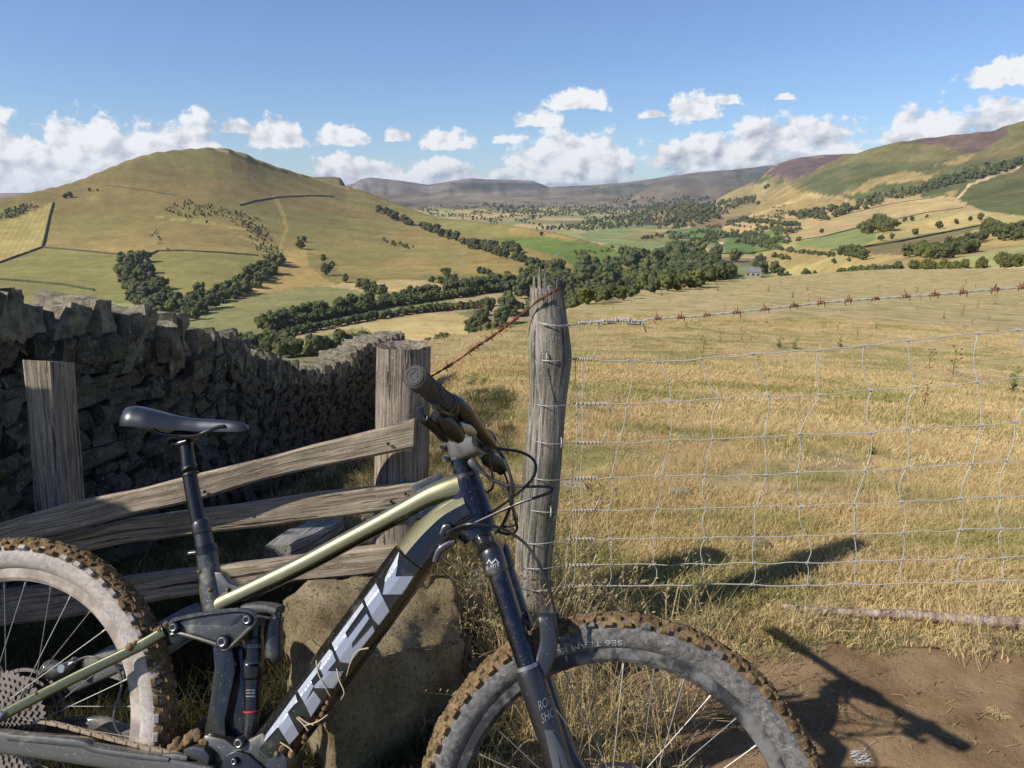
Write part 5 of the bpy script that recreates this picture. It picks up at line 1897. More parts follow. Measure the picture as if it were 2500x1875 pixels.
# ---- shock
m = sweepp([(600, 1486), (625, 1484), (660, 1484), (684, 1490)], [12, 15, 12, 12], .022, 0, power=3)
tubep([(612, 1490), (640, 1514), (664, 1520)], .006, [12, 14, 12], mb=m)
fin(m, 'shock_head', [M['dusty']])
body = tubep([(625, 1498), (623, 1548), (622, 1560), (620, 1618)], 0, [18, 19, 21, 23], 24, k=3)
fin(body, 'shock_body', [M['satin']])
m = tubep([(619, 1619), (618, 1624), (617, 1650), (617, 1655)], 0, [25, 26, 25, 22], 24, k=3); tubep([(617, 1656), (617, 1669)], 0, [23, 22], 24, mb=m)
fin(m, 'air_can', [M['black']])
shaft = tubep([(617, 1668), (616, 1735)], 0, [20, 20], 24)
fin(shaft, 'shock_shaft', [M['black']])
fin(tubep([(616, 1732), (616, 1736)], 0, [21, 21], 24), 'travel_ring', [M['red']])
m = tubep([(615, 1737), (613, 1765), (610, 1796)], 0, [19, 18, 16], 20)
fin(m, 'shock_eyelet', [M['satin']])
res = tubep([(670, 1508), (670, 1516), (669, 1522), (668, 1596), (667, 1604)], .010, [22, 23, 21.5, 22.5, 20], 24, k=3)
sweepp([(672, 1496), (674, 1510)], [9, 10], .008, .012, mb=res)
fin(res, 'reservoir', [M['satin']])
bolt(585, 1813, .040, 14, bike)
tb = bvh(body)
decal_text('lettering', 'DELUXE', (598, 1581), (38, 0), (0, -8), tb, M['print'], bike)
decal_text('lettering', 'ULTIMATE', (600, 1586), (24, 0), (0, -3), tb, M['print_dark'], bike)
ts = bvh(shaft)
for yy in (1684, 1691, 1699):
    decal_poly('sag_mark', [[(601, yy), (613, yy), (613, yy + 1.2), (601, yy + 1.2)]], ts, M['print'], bike)
for yy, tx in ((1687, '20%'), (1694, '30%'), (1702, '40%')):
    decal_text('lettering', tx, (614, yy), (9, 0), (0, -4.5), ts, M['print'], bike)

# ---- chain, guide, chainring
cp_ = [Vector(q) for q in spline([tuple(B(x, y, .042)) for x, y in ((96, 1760), (149, 1770), (249, 1797), (348, 1822), (440, 1843))], 16)]
L = [0]
for a, b_ in zip(cp_[:-1], cp_[1:]): L.append(L[-1] + (b_ - a).length)
nl = int(L[-1] / .0127)
CA = np.array([tuple(q) for q in cp_])
cpos = lambda u: Vector([np.interp(u, L, CA[:, k_]) for k_ in range(3)])
m = MB()
for i in range(nl):
    a = cpos(i * .0127); b_ = cpos((i + 1) * .0127)
    w = .0042 if i % 2 == 0 else .0028
    t = (b_ - a).normalized(); s = ax_n.cross(t).normalized()
    for sd in (w, -w):
        ring_ = []
        for k_ in range(14):
            ang = 2 * math.pi * k_ / 14
            c, sn = math.cos(ang), math.sin(ang)
            cx = (.0127 if c > 0 else 0) + c * .0042
            ring_.append(a + t * cx + s * sn * (.0042 if abs(c) > .4 else .0034) + ax_n * (sd - .0006))
        m.prism(ring_, ax_n * .0012)
    m.tube([a - ax_n * .0052, a + ax_n * .0052], .0021, 8)
fin(m, 'chain', [M['chainm']])
cr_c = B(436, 1940, .042)
m = MB(); nt = 34; V = []
for s in (0, 1):
    for k_ in range(nt * 4):
        a = 2 * math.pi * k_ / (nt * 4)
        V.append(cr_c + (ax_a * math.cos(a) + ax_u * math.sin(a)) * (.069 + (.003, .003, -.003, -.003)[k_ % 4]) + ax_n * s * .003)
    for k_ in range(nt * 4):
        a = 2 * math.pi * k_ / (nt * 4)
        V.append(cr_c + (ax_a * math.cos(a) + ax_u * math.sin(a)) * .056 + ax_n * s * .003)
n4 = nt * 4; F = []
for k_ in range(n4):
    k2 = (k_ + 1) % n4
    F += [(k_, k2, n4 + k2, n4 + k_), (2 * n4 + k_, 3 * n4 + k_, 3 * n4 + k2, 2 * n4 + k2), (k_, 2 * n4 + k_, 2 * n4 + k2, k2), (n4 + k_, n4 + k2, 3 * n4 + k2, 3 * n4 + k_)]
m.add(V, F, None, 0, False)
for k_ in range(4):
    a = k_ * math.pi / 2 + .4
    m.tube([cr_c + ax_n * .0015, cr_c + (ax_a * math.cos(a) + ax_u * math.sin(a)) * .06 + ax_n * .0015], .006, 6)
fin(m, 'chainring', [M['cog']])
fin(prismp([(446, 1830), (470, 1822), (498, 1828), (512, 1848), (506, 1870), (480, 1856), (450, 1850)], .056, .022), 'chain_guide', [M['satin']], bevel=.003)
fin(sweepp([(350, 1858), (380, 1850), (430, 1846), (460, 1850)], [7, 8, 8, 6], .006, .054), 'guide_plate', [M['dusty']])


def clod(name, pts, parent, seed):
    from mathutils import noise
    bm = bmesh.new()
    for (x, y, r, off) in pts:
        rr = r * pxm(x, y, off)
        res_ = bmesh.ops.create_icosphere(bm, subdivisions=3, radius=rr, matrix=Matrix.Translation(B(x, y, off)))
        c = B(x, y, off)
        for v in res_['verts']:
            d = v.co - c
            v.co = c + d * (1 + .55 * noise.fractal(v.co * 70, 1, 2, 3))
    for v in bm.verts: v.co -= b0v
    me = bpy.data.meshes.new(name); bm.to_mesh(me); bm.free()
    me.polygons.foreach_set('use_smooth', [True] * len(me.polygons))
    me.materials.append(M['mud'])
    return new_obj(name, me, parent)


clod('mud_clod', [(440, 1818, 18, .02), (462, 1806, 18, .015), (482, 1796, 15, .01), (425, 1828, 12, .02), (500, 1812, 12, .03)], bike, 1)
for q in [(318, 1578, 8, .068), (330, 1572, 7, .066), (392, 1536, 8, .06), (405, 1524, 7, .055), (380, 1540, 6, .06)]:
    clod('mud_clod', [q], bike, 1)
for q in [(90, 1692, 7, .074), (85, 1702, 6, .074), (80, 1714, 5, .075), (70, 1732, 4, .075)]:
    clod('mud_clod', [q], bike, 2)
for q in [(800, 1716, 6, .03), (794, 1730, 7, .03), (786, 1745, 7, .032), (776, 1762, 6, .034), (745, 1800, 7, .034), (740, 1812, 5, .034), (830, 1660, 4, .03), (690, 1826, 9, .036), (712, 1840, 10, .03), (675, 1840, 6, .036)]:
    clod('mud_clod', [q], bike, 3)
for q in [(513, 1441, 5, .018), (555, 1440, 6, .016), (486, 1395, 4, .018), (490, 1500, 8, .03), (478, 1503, 5, .03)]:
    clod('mud_clod', [q], bike, 4)
# straw caught on the down tube
M['caught'] = mat('caught_straw', lambda n: pbr(n, srgb(178, 160, 124), .8))
for path in (((900, 1582), (872, 1590), (855, 1620), (846, 1650)), ((772, 1612), (776, 1640), (786, 1664), (806, 1700)), ((724, 1752), (740, 1768), (752, 1784)), ((728, 1750), (748, 1764), (766, 1770)), ((684, 1812), (706, 1826), (714, 1836)), ((822, 1632), (828, 1660), (840, 1690), (832, 1708)), ((742, 1772), (775, 1762), (800, 1745))):
    fin(tubep(path, [.040] * len(path), [2.0, 1.8, 1.4, .8][:len(path)], 5, k=4), 'caught_straw', [M['caught']])

# ---- fork
lp = .066


def forkleg(off):
    """the same leg on either side of the wheel: drawn for the near side, mirrored through the wheel plane for the other"""
    return lambda x, y: (lambda q: q if off > 0 else q - fn_ * 2 * (q - fw_c).dot(fn_))(BW(x, y, lp))


def BW(px, py, off):
    """as B, on the plane of the turned front wheel"""
    d = Vector(pix(px, py)); o = fw_c + fn_ * off
    return EYEV + d * ((o - EYEV).dot(fn_) / d.dot(fn_))


def ftube(f, pts, r, segs=24, mb=None, k=3):
    Q = spline([tuple(f(x, y)) + (rr,) for (x, y), rr in zip(pts, r)], k)
    m_ = mb or MB()
    m_.tube([Vector(q[:3]) for q in Q], [q[3] for q in Q], segs)
    return m_


stan = {}
for sgn in (1, -1):
    f = forkleg(sgn)
    stan[sgn] = ftube(f, [(1212, 1388), (1252, 1514), (1294, 1645)], [.0188] * 3)
    fin(stan[sgn], 'stanchion', [M['navy']])
    sl = ftube(f, [(1194, 1340), (1199, 1352), (1211, 1392), (1214, 1401)], [.0195, .0222, .0222, .020])
    fin(sl, 'crown_sleeve', [M['satin'] if sgn > 0 else M['black']])
    if sgn > 0: sleeve_near = sl
    lg = ftube(f, [(1287, 1626), (1293, 1642), (1312, 1700), (1345, 1800), (1380, 1900), (1440, 1990), (1490, 2030)], [.0215, .0245, .0245, .023, .021, .017, .014])
    fin(lg, 'lower_leg', [M['satin'] if sgn > 0 else M['navy']])
    if sgn > 0: leg_near = lg
    fin(ftube(f, [(1285, 1622), (1288, 1631)], [.0235, .024]), 'wiper_seal', [M['steel'] if sgn > 0 else M['satin']])
# crown
c0 = forkleg(1)(1192, 1346); c1 = forkleg(-1)(1192, 1346)
m = MB()
mid = B(1180, 1322)
m.tube([Vector(q) for q in spline([tuple(c0), tuple((c0 + mid) / 2 + sax * .004), tuple(mid), tuple((c1 + mid) / 2 + sax * .004), tuple(c1)], 5)], .021, 18)
fin(m, 'fork_crown', [M['satin']])
# arch
m = MB()
f1, f2 = forkleg(1), forkleg(-1)
arch = [f1(1306, 1660), f1(1330, 1610), f1(1340, 1560), f1(1336, 1512)]
archb = [f2(1336, 1512), f2(1340, 1560), f2(1330, 1610), f2(1306, 1660)]
top_ = [arch[-1].lerp(archb[0], .12) + sax * .004, arch[-1].lerp(archb[0], .5) + sax * .006, arch[-1].lerp(archb[0], .88) + sax * .004]
Q = spline([tuple(q) for q in arch + top_ + archb], 5)
m.sweep([Vector(q) for q in Q], (.008, .0165), (fa_ * .95 + sax * .1).normalized(), 14, 4)
fin(m, 'fork_arch', [M['satin']])
tl = bvh(leg_near)
KZ = lambda pts: [(900 + x / 2.655, 1250 + y / 2.655) for x, y in pts]
decal_text('lettering', 'ROCK', KZ([(1104, 1290)])[0], (44, -26), (-4, -24), tl, M['print_mid'], bike)
decal_text('lettering', 'SHOX', KZ([(1124, 1372)])[0], (44, -26), (-4, -24), tl, M['print_mid'], bike)
decal_poly('emblem_panel', [KZ([(1140, 1410), (1188, 1412), (1340, 1700), (1300, 1760), (1224, 1560), (1260, 1760), (1220, 1760)])], tl, M['print_dark'], bike)
tsn = bvh(sleeve_near)
decal_text('lettering', 'E-MTB', KZ([(768, 378)])[0], (30, -11), (-2, -9), tsn, M['print'], bike)
for poly in ([(764, 335), (782, 302), (796, 326), (822, 300), (846, 330), (838, 334), (822, 312), (798, 342), (782, 316), (772, 336)],):
    decal_poly('emblem', [KZ(poly)], tsn, M['print'], bike)

# ---- cockpit
m = tubep([(1118, 1112), (1124, 1121)], 0, [24, 25]); 
spc = tubep([(1124, 1120), (1131, 1144), (1137, 1162)], 0, [26, 27, 29], 24)
fin(spc, 'headset_spacer', [M['navy']])
fin(tubep([(1135, 1158), (1138, 1168)], 0, [33, 34], 24), 'headset_cap', [M['satin']])
S0 = P(1186, 1080, 1.43)                       # middle of the bar in its clamp
GE = P(1012, 919, 1.085)                       # near end of the right grip
GI = P(1090, 987, 1.205)                       # its inner end
bw_ = rotS @ ax_n
stem_c = B(1118, 1098)
stem = MB()
Q = [stem_c, stem_c.lerp(S0, .35), stem_c.lerp(S0, .75), S0]
stem.sweep([Vector(q) for q in spline([tuple(q) for q in Q], 5)], [(.026 - .006 * min(1, i / 9), .021 + (.006 if i > 11 else 0)) for i in range(16)], bw_, 24, 3)
stem.tube([B(1112, 1078), B(1125, 1123)], .0205, 24)
fin(stem, 'stem', [M['stem']])
m = MB(); m.tube([S0 - bw_ * .027, S0 + bw_ * .027], .0235, 24)
fin(m, 'bar_clamp', [M['satin']])
for (x, y) in ((1082, 1093), (1091, 1119)):
    c = B(x, y, .004)
    m = MB(); m.tube([c - ax_n * .012, c + ax_n * .012], .0068, 14); fin(m, 'stem_bolt_boss', [M['stem']])
    m = MB(); m.tube([c + ax_n * .010, c + ax_n * .0145], .0042, 12); fin(m, 'stem_bolt', [M['black']])
tst = bvh(stem)
decal_text('lettering', 'ELITE', (1107, 1079), (13, 28), (11, -2), tst, M['print_dark'], bike)
# bar: two swept halves
dR = GE - S0
latd = rotS @ ax_n
sw = dR - latd * dR.dot(latd)
bar = MB()
right = [S0, S0 + latd * .05, S0.lerp(GI, .55) + sax * .004, GI, GE]
bar.tube([Vector(q) for q in spline([tuple(q) for q in right], 6)], [.0172 if i < 8 else .0115 for i in range(25)], 16)
LE = S0 - latd * dR.dot(latd) + sw
LI = S0.lerp(LE, .66)
left = [S0, S0 - latd * .05, S0.lerp(LI, .55) + sax * .004, LI, LE]
bar.tube([Vector(q) for q in spline([tuple(q) for q in left], 6)], [.0172 if i < 8 else .0115 for i in range(25)], 16)
fin(bar, 'handlebar', [M['black']])
for (gi, ge) in ((GI, GE), (LI, LE)):
    d = (ge - gi).normalized(); ln = (ge - gi).length
    m = MB()
    m.tube([gi, gi + d * .004, gi + d * .010, gi + d * .012, gi + d * (ln - .012), gi + d * (ln - .010), gi + d * (ln - .002), gi + d * ln], [.0185, .0195, .0195, .0163, .0163, .0186, .0186, .0165], 40)
    go = fin(m, 'grip', [M['grip']])
    up_ = Vector((0, 0, 1)) - d * d.z; up_.normalize(); sd = up_.cross(d).normalized()
    # raised ribs along the grip
    mr = MB()
    for q in range(22):
        a = q * 2.4; u = .018 + (ln - .04) * (q / 22)
        pts = []
        for k_ in range(9):
            aa = a + (k_ - 4) * .20; uu = u + (.006 if k_ in (3, 4, 5) else -.003)
            pts.append(gi + d * uu + (up_ * math.cos(aa) + sd * math.sin(aa)) * .0166)
        mr.tube(pts, .0010, 5)
    fin(mr, 'grip_rib', [M['grip']], go)
    cap = MB()
    cap.tube([ge, ge + d * .0022], [.0155, .0145], 36)
    fin(cap, 'grip_cap', [M['grip']], go)
    em = MB()
    for r0, a0, a1 in ((.0118, 0, 6.283), (.0062, -.4, 3.6), (.0062, 4.0, 4.9)):
        pts = [ge + d * .0024 + (up_ * math.sin(a0 + (a1 - a0) * k_ / 24) + sd * math.cos(a0 + (a1 - a0) * k_ / 24)) * r0 for k_ in range(25)]
        em.tube(pts, .0008, 5, cap=False)
    em.tube([ge + d * .0024 + up_ * .0118 + sd * .002, ge + d * .0024 + up_ * .002 - sd * .004], .0009, 5)
    fin(em, 'cap_emblem', [M['grip']], go)
# right hand controls
bd = (GE - S0).normalized()
m = MB(); m.tube([GI - bd * .004, GI - bd * .022], .0185, 24); fin(m, 'lever_clamp', [M['black']])
zz = lambda x, y, z: P(x, y, z)
m = MB()
Q = [zz(1104, 974, 1.215), zz(1128, 1000, 1.235), zz(1150, 1030, 1.26), zz(1178, 1062, 1.30), zz(1206, 1092, 1.35)]
m.tube([Vector(q) for q in spline([tuple(q) for q in Q], 5)], [.010, .011, .0125, .013, .0135, .0145, .0150, .0150, .0150, .0145, .0145, .0142, .014, .0135, .013, .0125, .012, .0115, .011, .009, .006][:21], 18)
fin(m, 'brake_lever_body', [M['black']])
m = MB()
Q = [zz(1120, 1022, 1.25), zz(1135, 1040, 1.25), zz(1156, 1056, 1.27)]
m.tube([Vector(q) for q in spline([tuple(q) for q in Q], 4)], [.008, .0105, .0115, .012, .0125, .012, .0115, .010, .008], 14)
fin(m, 'lever_reservoir', [M['steel']], None)
m = MB()
Q = [zz(1110, 1012, 1.22), zz(1092, 1010, 1.19), zz(1075, 1002, 1.16), zz(1062, 990, 1.12)]
m.tube([Vector(q) for q in spline([tuple(q) for q in Q], 4)], .0045, 10)
fin(m, 'brake_lever', [M['black']])
m = MB()
Q = [zz(1066, 1008, 1.20), zz(1078, 1026, 1.215), zz(1102, 1048, 1.235), zz(1124, 1072, 1.26)]
m.tube([Vector(q) for q in spline([tuple(q) for q in Q], 5)], [.008, .0125, .015, .0165, .0175, .018, .0185, .019, .0185, .018, .0175, .017, .016, .015, .012, .008], 20)
fin(m, 'shifter', [M['black']])
fin(MB().prism([zz(x, y, 1.255) for x, y in ((1098, 1058), (1112, 1050), (1124, 1062), (1112, 1074), (1104, 1072))], Vector((0, .012, 0))), 'shifter_window', [M['stem']], bevel=.002)
pad = MB()
pad.prism([zz(x, y, 1.16) for x, y in ((1016, 998), (1030, 993), (1035, 1000), (1036, 1014), (1042, 1026), (1036, 1032), (1022, 1030), (1015, 1016))], Vector((0, .006, 0)))
fin(pad, 'shift_paddle', [M['black']], bevel=.0018)
m = MB(); Q = [zz(1034, 1022, 1.163), zz(1050, 1036, 1.18), zz(1066, 1050, 1.20), zz(1080, 1066, 1.225), zz(1092, 1072, 1.24)]
m.sweep([Vector(q) for q in spline([tuple(q) for q in Q], 4)], (.0075, .005), Vector((0, 1, 0)), 10, 3)
fin(m, 'shift_lever', [M['black']])
# left hand remote below the stem
m = MB()
Q = [zz(1176, 1108, 1.52), zz(1194, 1120, 1.53), zz(1214, 1134, 1.54), zz(1230, 1148, 1.55)]
m.sweep([Vector(q) for q in spline([tuple(q) for q in Q], 4)], [(.010, .009)] * 3 + [(.0165, .011)] * 7 + [(.013, .010)] * 3, Vector((0, 1, 0)), 14, 3.4)
fin(m, 'assist_remote', [M['satin']])
m = MB(); c = zz(1207, 1119, 1.52); m.tube([c, c + Vector((0, -.006, .002))], .0052, 16); fin(m, 'remote_button', [M['stem']])
fin(MB().prism([zz(x, y, 1.56) for x, y in ((1198, 1138), (1208, 1134), (1222, 1148), (1224, 1156), (1216, 1160))], Vector((0, .01, 0))), 'dropper_lever', [M['black']], bevel=.0025)
m = MB()
Q = [zz(1146, 1122, 1.44), zz(1158, 1134, 1.44), zz(1176, 1150, 1.44)]
m.tube([Vector(q) for q in spline([tuple(q) for q in Q], 3)], [.006, .008, .009, .0085, .0075, .006, .005], 12)
fin(m, 'cable_connector', [M['stem']])


def cable(pts, r=.0026, name='cable'):
    Q = spline([tuple(P(x, y, z)) for x, y, z in pts], 7)
    m_ = MB(); m_.tube([Vector(q) for q in Q], r, 8)
    return fin(m_, name, [M['cable']])


cable([(1206, 1088, 1.35), (1222, 1096, 1.36), (1265, 1102, 1.36), (1298, 1118, 1.35), (1309, 1144, 1.34), (1294, 1176, 1.34), (1254, 1212, 1.37), (1211, 1243, 1.42), (1180, 1262, 1.46)], .0027)
cable([(1207, 1090, 1.35), (1224, 1110, 1.35), (1238, 1138, 1.34), (1251, 1183, 1.33), (1249, 1227, 1.34), (1227, 1281, 1.38), (1210, 1300, 1.42)], .003)
cable([(1160, 1138, 1.43), (1200, 1169, 1.41), (1233, 1192, 1.38), (1248, 1222, 1.37), (1256, 1262, 1.38), (1262, 1292, 1.40), (1240, 1304, 1.41), (1200, 1292, 1.42)], .0026)
cable([(1176, 1152, 1.43), (1204, 1172, 1.40), (1262, 1187, 1.37), (1334, 1188, 1.34), (1349, 1195, 1.33), (1334, 1206, 1.33), (1262, 1230, 1.34), (1189, 1263, 1.36), (1130, 1290, 1.38), (1092, 1304, 1.40)], .0026)
cable([(1092, 1301, 1.40), (1120, 1286, 1.375), (1153, 1279, 1.36), (1211, 1286, 1.36), (1247, 1301, 1.36), (1283, 1328, 1.35), (1309, 1364, 1.33), (1327, 1400, 1.32), (1342, 1440, 1.31), (1352, 1480, 1.31), (1360, 1530, 1.31), (1363, 1570, 1.32)], .0027)
cable([(1191, 1098, 1.46), (1196, 1130, 1.47), (1204, 1172, 1.47), (1202, 1192, 1.47), (1186, 1204, 1.48)], .0024)
cable([(1228, 1146, 1.55), (1240, 1180, 1.50), (1246, 1230, 1.46), (1262, 1262, 1.44), (1256, 1282, 1.44), (1224, 1286, 1.45)], .0024)
# rear brake
m = MB()
m.tube([Vector(q) for q in spline([tuple(B(x, y, -.045)) for x, y in ((108, 1628), (124, 1634), (150, 1636), (176, 1620), (184, 1606))], 4)], [.012, .017, .019, .020, .020, .019, .018, .018, .016, .014, .012, .011, .009, .008, .008, .007, .006], 14)
fin(m, 'brake_caliper', [M['dusty']])
c = B(154, 1631, -.022)
m = MB(); m.tube([c - ax_n * .01, c + ax_n * .006], .0085, 14); fin(m, 'caliper_bolt', [M['steel']])
m = tubep([(165, 1626), (180, 1616)], -.03, [4, 4]); fin(m, 'hose_banjo', [M['steel']])
fin(tubep([(182, 1618), (196, 1609), (215, 1604), (242, 1607), (275, 1620)], -.03, 3.2, 8), 'brake_hose', [M['dusty']])
fin(tubep([(278, 1622), (294, 1646), (297, 1675), (286, 1716), (278, 1749), (284, 1778), (300, 1800)], .0, 3.4, 8), 'gear_cable', [M['dusty']])
m = tubep([(322, 1766), (340, 1766), (354, 1768)], -.02, [5, 5, 6]); fin(m, 'valve', [M['chainm']])
m = sweepp([(455, 1800), (480, 1780), (505, 1752)], [6, 8, 5], .004, -.09); fin(m, 'far_crank', [M['stem']])

# ------------------------------------------------------------------ trees
def f_leaf(dark, light):
    def f(n):
        pos = n.n('ShaderNodeNewGeometry').outputs['Position']
        oi = n.n('ShaderNodeObjectInfo').outputs['Random']
        a = n.noise(pos, .35, 3, .6)
        b_ = n.noise(pos, 1.7, 4, .7)
        c = n.mix(n.m('ADD', n.m('MULTIPLY', a, .6), n.m('MULTIPLY_ADD', b_, .8, -.2), clamp=True), dark, light)
        tt_ = n.noise(pos, .055, 2, .5)
        c = n.mix(n.m('MULTIPLY', n.ramp(tt_, .42, .62), .55), c, n.v('MULTIPLY', c, (1.75, 1.5, 1.05)))
        c = n.mix(n.m('MULTIPLY', oi, .5), c, tuple(x * k for x, k in zip(c_mid, (1.15, 1.0, .8))))
        pbr(n, c, .85, spec=.15)
    c_mid = tuple((x + y) / 2 for x, y in zip(dark, light))
    return f
M['leaf'] = mat('dark_green_leaves', f_leaf(srgb(40, 48, 29), srgb(92, 98, 62)))
M['leaf_light'] = mat('mid_green_leaves', f_leaf(srgb(52, 62, 32), srgb(104, 106, 60)))
M['trunk'] = mat('tree_bark', lambda n: pbr(n, srgb(84, 74, 60), .95, spec=.1))


def crown_mesh(name, seed, wide=1.0, tall=1.0, sub=2, leaves=420, mat_='leaf', loose=.0, nl=14):
    """unit crown (1 tall, about 1 wide) from lumps with small leafy faces standing off them, base of the crown at z=.12"""
    r = random.Random(seed); n_ = np.random.RandomState(seed)
    V = []; F = []
    lumps = []
    for i in range(nl):
        a = r.uniform(0, 6.28); h = r.uniform(.25, .82)
        prof = math.sin(min(max((h - .08) / .92, 0), 1) * math.pi) ** .6
        rad = r.uniform(.12, .36) * prof * wide
        lumps.append((math.cos(a) * rad, math.sin(a) * rad, h * tall, r.uniform(.10, .19) * (1.1 if h < .6 else .85)))
    lumps.append((0, 0, .46 * tall, .27 * wide)); lumps.append((0, 0, .70 * tall, .19))
    from mathutils import noise
    bm = bmesh.new()
    for (x, y, z, q) in lumps:
        res_ = bmesh.ops.create_icosphere(bm, subdivisions=sub, radius=q, matrix=Matrix.Translation((x, y, z)))
        c = Vector((x, y, z))
        for v in res_['verts']:
            d = v.co - c
            v.co = c + d * (1 + .7 * noise.fractal(v.co * 9 + Vector((seed, 0, 0)), 1, 2, 3))
    V = [tuple(v.co) for v in bm.verts]
    bm.verts.index_update()
    F = [tuple(v.index for v in f.verts) for f in bm.faces]
    cen = [f.calc_center_median() for f in bm.faces]; nor = [f.normal.copy() for f in bm.faces]
    bm.free()
    for i in range(leaves):
        k = r.randrange(len(cen))
        c = cen[k] + nor[k] * r.uniform(.0, .06 + loose)
        s = r.uniform(.012, .034) * (1 if sub == 2 else 1.6)
        d = Vector((r.gauss(0, 1), r.gauss(0, 1), r.gauss(0, 1))).normalized()
        e = d.orthogonal().normalized(); g = d.cross(e)
        b_ = len(V)
        V += [tuple(c + e * s), tuple(c + g * s * .8), tuple(c - e * s), tuple(c - g * s * .8)]
        F.append((b_, b_ + 1, b_ + 2, b_ + 3))
    me = bpy.data.meshes.new(name)
    me.from_pydata(V, [], F); me.update()
    me.materials.append(M[mat_])
    return me


def trunk_mesh(seed):
    m = MB(); r = random.Random(seed)
    m.tube([Vector((0, 0, -.05)), Vector((.005, 0, .12)), Vector((r.uniform(-.03, .03), r.uniform(-.03, .03), .45))], [.04, .028, .014], 7)
    for k in range(3):
        a = r.uniform(0, 6.28)
        m.tube([Vector((0, 0, .16 + .05 * k)), Vector((math.cos(a) * .12, math.sin(a) * .12, .34 + .05 * k)), Vector((math.cos(a) * .2, math.sin(a) * .2, .5 + .06 * k))], [.018, .011, .005], 5)
    return m.mesh('trunk', [M['trunk']])


CROWN = {'dark': [crown_mesh('crown', 500 + i, .85 + .15 * (i % 3), 1.0, leaves=700) for i in range(8)],
         'mid': [crown_mesh('crown', 600 + i, .9 + .15 * (i % 3), 1.0, sub=1, leaves=340, nl=12) for i in range(5)],
         'tiny': [crown_mesh('crown', 620 + i, 1.1, 1.0, sub=1, leaves=36, nl=3) for i in range(4)],
         'tiny_light': [crown_mesh('crown', 640 + i, 1.1, 1.0, sub=1, leaves=36, nl=3, mat_='leaf_light') for i in range(2)],
         'mid_light': [crown_mesh('crown', 660 + i, 1.0, 1.0, sub=1, leaves=340, nl=12, mat_='leaf_light') for i in range(2)],
         'light': [crown_mesh('crown', 520 + i, 1.05, 1.0, leaves=700, mat_='leaf_light') for i in range(4)],
         'open': [crown_mesh('crown', 540 + i, 1.15, 1.0, leaves=1100, mat_='leaf_light', loose=.09) for i in range(3)]}
TRUNK = [trunk_mesh(560 + i) for i in range(3)]
tr = random.Random(77)
tree_n = 0


def tree(px, py, size, label, group=None, kind='dark', cat='tree', name='tree', squash=1.0, dmin=60.0, wide=1.0):
    """a tree whose foot shows at a pixel, size photograph pixels tall"""
    global tree_n
    h = hit(px, py, dmin)
    if h is None: return None
    p, d = h
    hgt = size / FPX * d * .92
    o = empty(name, (p.x, p.y, land_h(p.x, p.y) - .02 * hgt), label, cat, group, 'thing')
    o.rotation_euler = (0, 0, tr.uniform(0, 6.28))
    k = hgt * squash
    o.scale = (hgt * wide, hgt * wide, k)
    pool = CROWN[kind]
    new_obj('trunk', TRUNK[tree_n % 3], o)
    new_obj('crown', pool[tr.randrange(len(pool))], o)
    tree_n += 1
    return o


ORD = 'first second third fourth fifth sixth seventh eighth ninth tenth eleventh twelfth thirteenth fourteenth'.split()


def tree_row(pts, n, s0, s1, label, group, kind='dark', jx=6, jy=3, dmin=60.0, more=1.0, **kw):
    xs = [q[0] for q in pts]; ys = [q[1] for q in pts]
    L = np.concatenate([[0], np.cumsum(np.hypot(np.diff(xs), np.diff(ys)))])
    spots = []
    if s1 <= 22 and n >= 6: n = int(n * 1.8)
    for i in range(n):
        u = (i + tr.uniform(.1, .9)) / n * L[-1]
        spots.append((np.interp(u, L, xs) + tr.uniform(-jx, jx), np.interp(u, L, ys) + tr.uniform(-jy, jy), tr.uniform(s0, s1)))
    if s1 <= 22 and n >= 6:
        wood_mass('hedgerow', None, 0, s0, s1, n, kind, dmin, spots=spots)
        return
    spots.sort()
    for i, (x, y, z) in enumerate(spots):
        lab = label if n > 14 else label + ', ' + ORD[i] + ' from left'
        tree(x, y, z, lab, group, kind if tr.random() > .15 else 'light', dmin=dmin, **kw)


